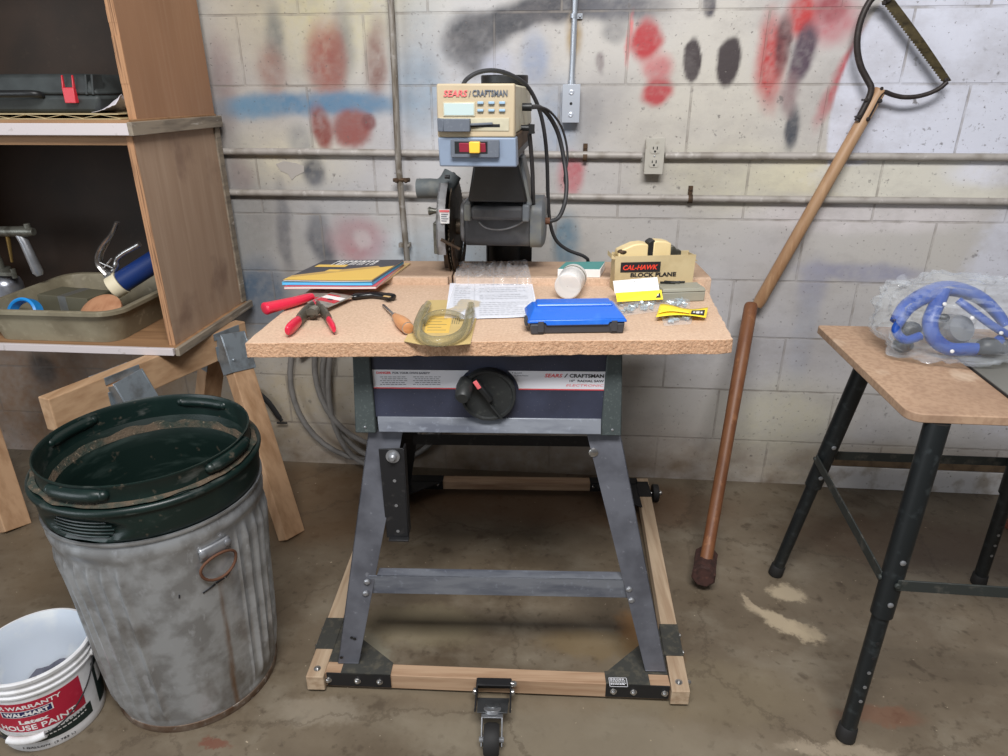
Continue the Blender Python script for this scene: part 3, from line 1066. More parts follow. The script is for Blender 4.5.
face_text(m, 'BLADE', 514.5, 373.5, .0042, sxp(514.5, 522), yl)
face_text(m, 'ELEVATION', 514.5, 376.2, .0042, sxp(514.5, 528), yl)
p = ly(512.6, 372.7, yl)
m.tube([(p.x, yl + .0002, p.z), (p.x, yl - .0003, p.z)], .0012, 10)
S(m, 'crank_caption', 'grey_print', fp, smooth=None)

# crank wheel
m = MB()
XK = T_(kc) @ rot(90, 'X')
m.lathe([(kr, 0), (kr, .018), (kr * .97, .021), (kr * .9, .021), (kr * .86, .016), (0.001, .015)], XK, 40, capt=True)
m.beam(kc + Vector((-.012, -.022, .006)), kc + Vector((kr * .5, -.022, -kr * .86)), .0035, .010, up=(0, 1, 0))
cr = S(m, 'crank_wheel', 'crank_black', smooth=30)
m = MB()
g0 = kc + Vector((-kr * .78, -.012, kr * .48))
m.tube([g0 + Vector((0, .0, 0)), g0 + Vector((-.002, -.02, -.004)), g0 + Vector((-.004, -.05, -.012)), g0 + Vector((-.0045, -.056, -.0135))], [.017, .019, .0165, .012], 20)
S(m, 'crank_grip', 'crank_black', cr, smooth=40)
m = MB()
m.beam(kc + Vector((-kr * .42, -.026, kr * .62)), kc + Vector((kr * .12, -.026, -kr * .12)), .013, .02, up=(0, 1, 0))
S(m, 'crank_lock', 'black', cr, bev=.003)
m = MB()
m.beam(kc + Vector((-kr * .45, -.0365, kr * .7)), kc + Vector((-kr * .28, -.0365, kr * .42)), .009, .004, up=(0, 1, 0))
S(m, 'pointer', 'pink_print', cr, bev=.001, label='red pointer')


# legs: folded tapering channel
def leg(t0, t1, b0, b1, yt, yb, zt_, zb_, side, name='leg', material='leg_steel'):
    """face plate from top edge t0..t1 to foot b0..b1 and an outer flange"""
    m = MB()
    th_ = .003
    d = Vector((0, th_, 0))
    nrow = 6
    A = []
    for i in range(nrow + 1):
        t = i / nrow
        y = yt + (yb - yt) * t
        z = zt_ + (zb_ - zt_) * t
        A.append(((t0 + (b0 - t0) * t, y, z), (t1 + (b1 - t1) * t, y, z)))
    m.hexa([A[-1][0], A[-1][1], Vector(A[-1][1]) + d, Vector(A[-1][0]) + d], [A[0][0], A[0][1], Vector(A[0][1]) + d, Vector(A[0][0]) + d])
    fw = .042 if yt < 0 else -.042
    o = 0 if side < 0 else 1
    p, q = Vector(A[-1][o]), Vector(A[0][o])
    e = Vector((-side * th_, 0, 0))
    w = Vector((0, fw, 0))
    m.hexa([p, p + e, p + e + w * .8, p + w * .8], [q, q + e, q + e + w, q + w])
    # bent foot
    ft = Vector((0, .03 if yt < 0 else -.03, 0))
    m.hexa([A[-1][0], A[-1][1], Vector(A[-1][1]) + ft, Vector(A[-1][0]) + ft], [Vector(A[-1][0]) + Vector((0, 0, th_)), Vector(A[-1][1]) + Vector((0, 0, th_)), Vector(A[-1][1]) + ft + Vector((0, 0, th_)), Vector(A[-1][0]) + ft + Vector((0, 0, th_))])
    o_ = S(m, name, material, bev=.0008)
    return o_


FZ = .0565
f0, f1 = lz(338, 663, FZ), lz(359, 663, FZ)
g0_, g1_ = lz(645.5, 672, FZ), lz(667, 674, FZ)
ztop = .70
t0x, t1x = ly(371, 425, -.283).x, ly(406, 425, -.283).x
u0x, u1x = ly(583, 425, -.283).x, ly(617.5, 425, -.283).x
yl_ = -.283
L1 = leg(t0x, t1x, f0.x, f1.x, yl_, -.385, ztop, FZ, -1)
L2 = leg(u0x, u1x, g0_.x, g1_.x, yl_, -.39, ztop, FZ, 1)
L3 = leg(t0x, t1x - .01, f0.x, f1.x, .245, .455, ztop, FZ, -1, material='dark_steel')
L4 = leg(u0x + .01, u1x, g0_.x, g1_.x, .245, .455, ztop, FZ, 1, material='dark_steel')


def ylg(z):
    return yl_ + (-.387 - yl_) * (ztop - z) / (ztop - FZ)


# front and rear stretchers
zc1 = ly(500, 588, -.352).z
xa, xb = ly(369, 586, -.352).x, ly(632, 590, -.352).x
m = MB()
yb_ = ylg(zc1) + .004
m.bx(xa, xb, yb_, yb_ + .003, zc1 - .027, zc1 + .027)
m.bx(xa + .02, xb - .02, yb_, yb_ + .03, zc1 + .024, zc1 + .027)
S(m, 'stretcher', 'lip', bev=.001)
m = MB()
zr = .288
yr = .245 + (.455 - .245) * (ztop - zr) / (ztop - FZ) - .004
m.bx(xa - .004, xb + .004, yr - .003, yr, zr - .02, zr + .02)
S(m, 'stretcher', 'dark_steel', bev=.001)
for sgn, L, (px1, py1), (px2, py2) in ((-1, L1, (367, 582), (366, 592)), (1, L2, (629, 589), (631, 598.5))):
    for px, py in ((px1, py1), (px2, py2)):
        p = ly(px, py, -.352)
        k = MB()
        bolt(k, (p.x, ylg(p.z) - .0005, p.z), (0, -1, 0), .0075, .006)
        S(k, 'bolt', 'zinc', L)
    for px, py in (((351, 640), (354, 641), (341.5, 657)) if sgn < 0 else ((644, 625.5), (646.5, 652), (652, 651), (655, 671))):
        p = ly(px, py, -.383)
        k = MB()
        k.tube([(p.x, ylg(p.z) - .0006, p.z), (p.x, ylg(p.z) - .0012, p.z)], .0042, 10)
        S(k, 'bolt_hole', 'black', L)
p = ly(593.5, 453, -.30)
k = MB()
bolt(k, (p.x, ylg(p.z), p.z), (0, -1, 0), .011, .007)
S(k, 'bolt', 'chrome', L2)
# hanging locking lever behind the left leg
p = ly(393, 456, -.322)
q0, q1 = ly(393, 448, -.315), ly(399, 536, -.315)
m = MB()
w0 = .0235
yb2 = -.322
m.hexa([(q1.x - .028, yb2, q1.z), (q1.x + .026, yb2, q1.z + .004), (q1.x + .026, yb2 + .004, q1.z + .004), (q1.x - .028, yb2 + .004, q1.z)],
       [(q0.x - .032, yb2, q0.z), (q0.x + .024, yb2, q0.z + .003), (q0.x + .024, yb2 + .004, q0.z + .003), (q0.x - .032, yb2 + .004, q0.z)])
m.hexa([(q1.x + .022, yb2, q1.z + .006), (q1.x + .026, yb2, q1.z + .006), (q1.x + .026, yb2 + .03, q1.z + .006), (q1.x + .022, yb2 + .03, q1.z + .006)],
       [(q0.x + .022, yb2, q0.z), (q0.x + .026, yb2, q0.z), (q0.x + .026, yb2 + .03, q0.z), (q0.x + .022, yb2 + .03, q0.z)])
m.bx(q1.x - .022, q1.x + .026, yb2 - .012, yb2 + .004, q1.z - .003, q1.z + .002)
lv = S(m, 'locking_lever', 'dark_steel', bev=.001, label='dark hanging steel lever')
k = MB()
k.tube([(p.x, yb2, p.z), (p.x, yb2 - .004, p.z)], .016, 20)
bolt(k, (p.x, yb2 - .004, p.z), (0, -1, 0), .009, .012)
S(k, 'pivot_bolt', 'zinc', lv)
for t in (.34, .62, .92):
    k = MB()
    c = q0.lerp(q1, t)
    k.tube([(c.x, yb2 - .0003, c.z), (c.x, yb2 - .0012, c.z)], .004, 8)
    S(k, 'bolt_hole', 'zinc', lv)
# side rails of the stand under the cabinet
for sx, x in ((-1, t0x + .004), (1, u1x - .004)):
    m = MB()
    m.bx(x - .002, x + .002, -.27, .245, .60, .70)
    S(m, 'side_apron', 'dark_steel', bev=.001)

# column with its foot
m = MB()
cx, cy_ = -.026, .345
m.tube([(cx, cy_, .52), (cx, cy_, 1.405)], .056, 28)
m.bx(cx - .052, cx + .080, cy_ - .03, cy_ + .075, .52, 1.0)
m.box((cx, cy_ - .02, .61), (.16, .2, .18))
m.tube([(cx, cy_, 1.40), (cx, cy_, 1.422)], .064, 28)
S(m, 'column', 'black', smooth=40, bev=.003)

# arm and control head, swivelled a little on the column
use_frame(R_(-.6))
HY = -.20
hl, hr = ly(436.5, 110, HY).x, ly(515, 110, HY).x
hz1, hz0, hzb = ly(470, 83.5, HY).z, ly(470, 137.5, HY).z, ly(470, 167, HY).z
m = MB()
m.bx(hl + .022, hr - .006, HY + .03, .34, hzb + .004, hz0 + .02)
S(m, 'arm', 'black', bev=.003)
m = MB()
m.hexa([(hl, HY, hz0), (hr, HY, hz0), (hr, HY + .03, hz0), (hl, HY + .03, hz0)], [(hl + .001, HY + .003, hz1), (hr - .001, HY + .003, hz1), (hr - .001, HY + .03, hz1), (hl + .001, HY + .03, hz1)])
hd = S(m, 'control_head', 'beige', bev=.0035)
m = MB()
m.hexa([(hl + .003, HY + .03, hz0 + .004), (hr - .003, HY + .03, hz0 + .004), (hr - .001, .36, hz0 + .004), (hl + .003, .36, hz0 + .004)], [(hl + .004, HY + .03, hz1 - .001), (hr - .003, HY + .03, hz1 - .001), (hr - .006, .36, hz1 - .006), (hl + .008, .36, hz1 - .006)])
S(m, 'arm_cover', 'beige_side', hd, bev=.004)
m = MB()
m.hexa([(hl + .001, HY + .004, hzb), (hr + .004, HY + .004, hzb), (hr + .004, HY + .05, hzb), (hl + .001, HY + .05, hzb)], [(hl + .0005, HY - .001, hz0), (hr + .0015, HY - .001, hz0), (hr + .0015, HY + .05, hz0), (hl + .0005, HY + .05, hz0)])
S(m, 'switch_panel', 'blue_grey', hd, bev=.003)
m = MB()
m.bx(hr - .012, hr + .002, HY + .05, .33, hz0 - .030, hz0 + .004)
S(m, 'side_rail', 'rust', hd, bev=.002)
yf = HY - .0005


def hp(px, py, off=0.0):
    return ly(px, py, HY - off)


# display
m = MB()
a, b = hp(444, 103.3), hp(474, 115.3)
m.bx(a.x - .002, b.x + .002, HY - .001, HY + .004, b.z - .002, a.z + .002)
m.mat(1)
m.bx(a.x, b.x, HY - .0018, HY + .002, b.z, a.z)
S(m, 'display', ['beige_side', 'lcd'], hd, bev=.0006, label='grey-green display window')
for py in (102.8, 110.3):
    for px in (480.5, 491.5, 502.2):
        m = MB()
        a = hp(px, py)
        m.box((a.x, HY - .0012, a.z), (.0125, .005, .0052))
        S(m, 'key', 'key_blue', hd, bev=.0012, label='pale blue push key' if False else None)
# slot with the locking key
m = MB()
a, b = hp(438, 117.8), hp(509, 131)
m.bx(a.x + .003, b.x, HY - .0010, HY + .004, b.z, a.z)
m.mat(1)
c1, c2 = hp(470, 124.0), hp(500, 127)
m.bx(c1.x, c2.x, HY - .0016, HY + .002, c2.z - .0005, c1.z)
S(m, 'key_slot', ['beige_side', 'black'], hd, bev=.0006)
m = MB()
a, b = hp(438.5, 118.5), hp(471, 131.5)
m.bx(a.x + .012, b.x, HY - .016, HY + .002, b.z, a.z)
m.hexa([(a.x - .001, HY - .010, b.z), (a.x + .012, HY - .016, b.z), (a.x + .012, HY, b.z), (a.x - .001, HY, b.z)],
       [(a.x - .001, HY - .010, a.z + .001), (a.x + .012, HY - .016, a.z), (a.x + .012, HY, a.z), (a.x - .001, HY, a.z + .001)])
m.beam((b.x - .002, HY - .008, (a.z + b.z) / 2 + .001), (b.x + .045, HY - .002, (a.z + b.z) / 2 + .003), .004, .005)
S(m, 'lock_lever', 'slate', hd, bev=.0015, label='dark grey locking lever in its slot')
m = MB()
m.mat(0)
fw = abs(hp(467.5, 94).x - hp(443.5, 94).x)
face_text(m, 'SEARS', 443.5, 96.5, .0165, fw, HY + .0005, bold=.0003, shear=.2)
m.mat(1)
face_text(m, '/', 468.5, 97, .0165, .005, HY + .0005)
face_text(m, 'CRAFTSMAN', 472.5, 96.2, .0165, abs(hp(507.5, 94).x - hp(472.5, 94).x), HY + .0005, bold=.0004)
S(m, 'lettering', ['pink_print', 'slate'], hd, smooth=None)
# switch
m = MB()
a, b = hp(451, 139.5), hp(499.5, 157.5)
ysw = HY - .001
m.bx(a.x, b.x, ysw - .006, ysw + .004, b.z, a.z)
sw = S(m, 'switch_plate', 'slate', bev=.0012)
m = MB()
c1, c2 = hp(455, 141.2), hp(488, 153.5)
m.bx(c1.x, c2.x, ysw - .0066, ysw - .003, c2.z, c1.z)
S(m, 'switch_recess', 'black', sw, bev=.0004)
m = MB()
c1, c2 = hp(459.5, 142.6), hp(486.5, 152.8)
m.hexa([(c1.x, ysw - .006, c2.z), (c2.x, ysw - .006, c2.z), (c2.x, ysw, c2.z), (c1.x, ysw, c2.z)], [(c1.x + .001, ysw - .012, c1.z), (c2.x - .001, ysw - .012, c1.z), (c2.x - .001, ysw, c1.z), (c1.x + .001, ysw, c1.z)])
S(m, 'rocker', 'dull_red', sw, bev=.001, label='dark red rocker')
m = MB()
c1, c2 = hp(470.2, 141.2), hp(481, 152.6)
m.bx(c1.x, c2.x, ysw - .018, ysw - .002, c2.z, c1.z)
S(m, 'switch_key', 'yellow', sw, bev=.0018, label='yellow safety key')
# knob at the left and right of the head
m = MB()
p = ly(434, 153, -.02)
m.tube([(hl + .004, -.02, p.z), (hl - .012, -.02, p.z), (hl - .016, -.02, p.z)], [.018, .02, .016], 18)
S(m, 'bevel_knob', 'brass', smooth=40)
m = MB()
p = ly(530, 107, .05)
m.tube([(hr - .006, .05, p.z), (p.x + .004, .05, p.z)], .009, 14)
p = ly(531, 128, .0)
m.tube([(hr - .006, .0, p.z), (p.x + .002, .0, p.z), (p.x + .003, 0, p.z - .012)], .007, 12)
m.box((p.x + .002, 0, p.z - .002), (.012, .02, .02))
S(m, 'cord_clamp', 'black', smooth=40)

# carriage, yoke, motor
m = MB()
yk = .03
a, b = ly(472, 166, yk), ly(519, 200, yk)
m.hexa([(a.x - .016, yk + .02, b.z - .01), (b.x + .02, yk + .02, b.z - .01), (b.x + .02, yk + .22, b.z - .01), (a.x - .016, yk + .22, b.z - .01)],
       [(a.x + .006, yk, a.z + .02), (b.x - .006, yk, a.z + .02), (b.x - .006, yk + .2, a.z + .02), (a.x + .006, yk + .2, a.z + .02)])
S(m, 'yoke', 'black', bev=.006)
m = MB()
a, b = ly(522, 160, .09), ly(531, 200, .09)
m.hexa([(b.x - .01, .06, b.z - .01), (b.x + .004, .06, b.z - .01), (b.x + .004, .2, b.z - .01), (b.x - .01, .2, b.z - .01)],
       [(a.x - .012, .08, a.z + .006), (a.x + .002, .08, a.z + .006), (a.x + .002, .18, a.z + .006), (a.x - .012, .18, a.z + .006)])
S(m, 'yoke_cheek', 'motor_cap', bev=.003)
my = .09
ml, mr = ly(464, 225, my).x, ly(530, 225, my).x
me_ = ly(544.5, 225, my).x
mz1, mz0 = ly(500, 203, my).z, ly(500, 247.5, my).z
mzc = (mz1 + mz0) / 2
hh = (mz1 - mz0) / 2


def rounded(w, h, r, k=6):
    out = []
    for cx_, cy2, a0 in ((w - r, h - r, 0), (-w + r, h - r, 90), (-w + r, -h + r, 180), (w - r, -h + r, 270)):
        for i in range(k + 1):
            t = R_(a0 + 90 * i / k)
            out.append((cx_ + r * math.cos(t), cy2 + r * math.sin(t)))
    return out


XM = T_((ml, my + .08, mzc)) @ Matrix(((0, 0, 1, 0), (1, 0, 0, 0), (0, 1, 0, 0), (0, 0, 0, 1)))
m = MB()
m.prism(rounded(.08, hh, .024), mr - ml, XM)
mo = S(m, 'motor', 'motor', smooth=50, bev=.004)
m = MB()
poly = rounded(.082, hh + .004, .034)
m.prism(poly, me_ - mr - .008, T_((mr - ml, 0, 0)) and XM @ T_((0, 0, mr - ml)))
m.hexa([XM @ Vector((p[0], p[1], me_ - ml - .008)) for p in poly], [XM @ Vector((p[0] * .9, p[1] * .86, me_ - ml)) for p in poly])
S(m, 'end_cap', 'motor_cap', mo, smooth=50)
m = MB()
m.prism(rounded(.072, hh * .9, .03), .012, XM @ T_((0, 0, -.012)))
S(m, 'inner_cap', 'guard', mo, smooth=50, bev=.003)
# yoke handle across the motor front
m = MB()
hz = ly(500, 213, my - .03).z
ha, hb = ly(466, 213, my - .03).x, ly(529, 213, my - .03).x
m.beam((ha + .012, my - .028, hz), (hb - .012, my - .028, hz), .026, .034)
hdl = S(m, 'yoke_handle', 'motor', bev=.009)
for x in (ha + .004, hb - .008):
    m = MB()
    m.hexa([(x - .008, my - .044, hz - .019), (x + .010, my - .044, hz - .019), (x + .010, my + .05, hz - .019), (x - .008, my + .05, hz - .019)],
           [(x - .008, my - .040, hz + .022), (x + .010, my - .040, hz + .022), (x + .010, my + .08, hz + .034), (x - .008, my + .08, hz + .034)])
    S(m, 'handle_bracket', 'motor_cap', hdl, bev=.004)
m = MB()
m.tube(smooth_path([ly(479, 222, my - .01), ly(487, 228, my - .012), ly(502, 229.5, my - .012), ly(517, 225, my - .012), ly(529, 217, my - .01)], 6), .0022, 8)
S(m, 'motor_wire', 'guard', mo)
m = MB()
p = ly(546, 221, my + .05)
m.tube([(me_ - .004, my + .05, p.z), (me_ + .012, my + .05, p.z)], .009, 14)
S(m, 'cable_gland', 'rust_wire', mo)

# blade, guard, dust elbow
by, bz, brd = .185, 1.043, .127
bxp = ly(457, 250, by).x
m = MB()
nt = 60
pts = []
for i in range(nt):
    t = 2 * math.pi * i / nt
    t2 = 2 * math.pi * (i + .6) / nt
    pts.append((brd * math.cos(t), brd * math.sin(t)))
    pts.append(((brd - .007) * math.cos(t2), (brd - .007) * math.sin(t2)))
XB = T_((bxp - .001, by, bz)) @ Matrix(((0, 0, 1, 0), (1, 0, 0, 0), (0, 1, 0, 0), (0, 0, 0, 1)))
m.prism(pts, .0026, XB)
m.tube([(bxp - .012, by, bz), (bxp + .03, by, bz)], .022, 20)
m.tube([(bxp - .02, by, bz), (bxp - .012, by, bz)], .014, 6)
S(m, 'saw_blade', 'blade', smooth=30)


def gpoly(r, low, k=26):
    """guard outline seen from the side: round over the top, tapering below the arbor"""
    out = []
    for i in range(k + 1):
        t = R_(-20 + 220 * i / k)
        out.append((r * math.cos(t), r * math.sin(t)))
    out += [(-r * .72, low), (r * .50, low)]
    return out


gx0, gx1 = ly(437, 215, by - .12).x, bxp - .006
m = MB()
XG = T_((gx0, by, bz)) @ Matrix(((0, 0, 1, 0), (1, 0, 0, 0), (0, 1, 0, 0), (0, 0, 0, 1)))
wv = bxp - .008 - gx0
m.prism(gpoly(.142, -.055), .004, XG)
A_ = gpoly(.142, -.055)
for i in range(0, 27):
    p, q = A_[i], A_[i + 1] if i < 26 else A_[i]
    if i < 26:
        t = .004
        m.hexa([XG @ Vector((p[0], p[1], 0)), XG @ Vector((q[0], q[1], 0)), XG @ Vector((q[0] * .975, q[1] * .975, 0)), XG @ Vector((p[0] * .975, p[1] * .975, 0))],
               [XG @ Vector((p[0], p[1], gx1 - gx0)), XG @ Vector((q[0], q[1], gx1 - gx0)), XG @ Vector((q[0] * .975, q[1] * .975, gx1 - gx0)), XG @ Vector((p[0] * .975, p[1] * .975, gx1 - gx0))])
gd = S(m, 'blade_guard', 'guard', smooth=40)
m = MB()
pp = [(p[0] * 1.0, p[1]) for p in gpoly(.138, -.03)]
m.prism(pp, .003, T_((gx1 - .003, by, bz)) @ Matrix(((0, 0, 1, 0), (1, 0, 0, 0), (0, 1, 0, 0), (0, 0, 0, 1))))
S(m, 'guard_side', 'dark_steel', gd, smooth=40)
# ring guards hanging round the lower blade
for sx in (-.007, .007):
    m = MB()
    pts = []
    for i in range(21):
        t = R_(188 + 164 * i / 20)
        pts.append((.133 * math.cos(t), max(-.1215, .133 * math.sin(t))))
    for i in range(21):
        t = R_(352 - 164 * i / 20)
        pts.append((.098 * math.cos(t), .098 * math.sin(t)))
    m.prism(pts, .0022, T_((bxp + sx, by, bz)) @ Matrix(((0, 0, 1, 0), (1, 0, 0, 0), (0, 1, 0, 0), (0, 0, 0, 1))))
    S(m, 'lower_guard', 'rust', gd, smooth=None)
m = MB()
ye = by - .05
e0, e1, e2, e3 = ly(417.5, 188.5, ye), ly(440, 188, ye), ly(447, 184, ye), ly(452, 175, ye)
rr1 = abs(ly(417, 179, ye).z - ly(417, 198.5, ye).z) / 2
pth = smooth_path([e0, e0.lerp(e1, .6), e1, e2 + Vector((0, .004, .002)), e3 + Vector((0, .012, .002))], 5)
m.tube(pth, [rr1] * 6 + [rr1 * .98] * 15, 22)
m.mi = 1
m.tube([e0 - Vector((.0006, 0, 0)), e0 - Vector((.0004, 0, 0))], rr1 * .86, 22)
del_ = None
S(m, 'dust_elbow', ['elbow', 'black'], gd, smooth=60)
m = MB()
a, b = ly(438.5, 210, by - .15), ly(449.5, 224, by - .15)
m.hexa([(a.x + .003, by - .144, b.z), (b.x - .002, by - .144, b.z), (b.x - .002, by - .138, b.z), (a.x + .003, by - .138, b.z)], [(a.x, by - .143, a.z), (b.x, by - .143, a.z), (b.x, by - .136, a.z), (a.x, by - .136, a.z)])
m.mat(1)
m.bx(a.x + .001, b.x - .001, by - .1450, by - .1428, a.z - .006, a.z - .001)
m.mat(2)
for i in range(4):
    z = a.z - .011 - i * .0055
    m.bx(a.x + .005, b.x - .004 - (i % 2) * .004, by - .1452, by - .1420, z - .0012, z + .0008)
S(m, 'warning_label', ['white', 'pink_print', 'grey_print'], gd, smooth=None, label='small white warning label with a red heading')
m = MB()
a = ly(434, 211, by - .05)
m.tube([(gx0 + .002, by - .05, a.z), (gx0 - .02, by - .05, a.z), (gx0 - .032, by - .05, a.z)], [.007, .007, .010], 14)
m.tube([(gx0 - .030, by - .05, a.z), (gx0 - .036, by - .05, a.z)], .011, 14)
m.bx(gx0 - .012, gx0 + .002, by - .12, by + .08, bz - .05, bz + .03)
m.bx(gx0 - .018, gx0 - .011, by - .03, by + .0, bz - .07, bz + .01)
S(m, 'guard_bracket', 'cast', gd, smooth=40, bev=.002)
m = MB()
a, b = ly(441, 239.5, by - .15), ly(460, 249, by - .15)
m.tube([a, b], .0042, 10)
S(m, 'anti_kickback_rod', 'rust', gd, smooth=40)
m = MB()
c = ly(446, 262, by - .05)
m.beam(Vector((gx0 + .006, by - .06, c.z + .07)), Vector((gx0 + .010, by - .06, .942)), .008, .012)
S(m, 'anti_kickback_pawl', 'rust', gd, smooth=40)
m = MB()
m.tube([(gx1 - .004, by - .09, ly(464, 177, by - .09).z), (gx1 + .008, by - .09, ly(464, 177, by - .09).z)], .005, 10)
S(m, 'guard_pin', 'dark_steel', gd, smooth=40)

# cords
use_frame(SA)
def cord(pts, r, name='power_cord'):
    m = MB()
    m.tube(smooth_path(pts, 6), r, 10)
    return S(m, name, 'cable', smooth=60)


yc = .22
cord([ly(462, 84, .05) - Vector((0, 0, .01)), ly(466, 80, .08), ly(478, 72.5, .1), ly(494, 70.5, .12), ly(511, 75, .15), ly(527, 86, .19), ly(538, 106, .22), ly(544, 130, .24), ly(547, 160, .26),
      ly(548, 195, .28), ly(550, 222, .3), ly(556, 240, .31), ly(568, 250, .32), ly(585, 257, .33), Vector((ly(588, 258, .34).x, .345, .90)), Vector((ly(588, 258, .34).x - .02, .345, .80))], .0052)
cord([ly(531, 107, .06), ly(541, 108, .12), ly(551, 119, .17), ly(559, 136, .2), ly(564, 160, .2), ly(566.5, 182, .18), ly(565, 202, .16), ly(559, 217, .15), ly(551, 221, .14), ly(545, 221, .14)], .0056)
cord([ly(534, 106, .08), ly(548, 110, .14), ly(560, 124, .18), ly(566, 142, .2), ly(567.5, 160, .2), ly(564.5, 178, .19), ly(566, 186, .18)], .003)
cord([ly(529.5, 134, .0), ly(531, 150, .02), ly(532.5, 172, .05), ly(533, 192, .07), Vector((ly(533.5, 202, .09).x, .1, ly(533, 205, .09).z))], .0052)
# ------------------------------------------------------------------ wooden wheeled base under the saw
MBASE = thing('mobile_base', None, 'wooden mobile base frame with black corner brackets and a front castor, under the saw', 'mobile base', X=SM @ T_((0, 0, 0)))


def B(mb, name, mats, parent=None, **kw):
    return build(mb, name, mats, parent or MBASE, local=True, **kw)


zb0, zb1 = .010, .0535
yf0, yf1 = -.412, -.376
YB0, YB1 = .485, .525
rfx0, rfx1 = .396, .440          # right rail at the front
rbx0, rbx1 = .458, .500          # right rail at the back
lfx0, lfx1 = -.499, -.455
lbx0, lbx1 = -.500, -.458




def yo(x):
    return SL * (x - lfx1) / (rfx0 - lfx1)


SL = -.020          # the front rail is not quite square: its right end stands nearer


def rail(x0a, x1a, x0b, x1b, name='side_rail', dy=0.0):
    m = MB()
    m.hexa([(x0a, yf0 - .014 + dy, zb0), (x1a, yf0 - .014 + dy, zb0), (x1b, YB1, zb0), (x0b, YB1, zb0)], [(x0a, yf0 - .014 + dy, zb1), (x1a, yf0 - .014 + dy, zb1), (x1b, YB1, zb1), (x0b, YB1, zb1)])
    return B(m, name, 'rail_y', bev=.002, smooth=None)


SRL = rail(lfx0, lfx1, lbx0, lbx1)
SRR = rail(rfx0, rfx1, rbx0, rbx1, dy=SL)
m = MB()
m.hexa([(lfx1, yf0, zb0), (rfx0, yf0 + SL, zb0), (rfx0, yf1 + SL, zb0), (lfx1, yf1, zb0)], [(lfx1, yf0, zb1), (rfx0, yf0 + SL, zb1), (rfx0, yf1 + SL, zb1), (lfx1, yf1, zb1)])
FR = B(m, 'front_rail', 'rail_x', bev=.002, smooth=None)
m = MB()
m.bx(lbx1, rbx0, YB0, YB1, zb0 + .01, zb1)
RR = B(m, 'rear_rail', 'rail_x', bev=.002, smooth=None)


def xat(f, b, y):
    return f + (b - f) * (y - yf0) / (YB1 - yf0)


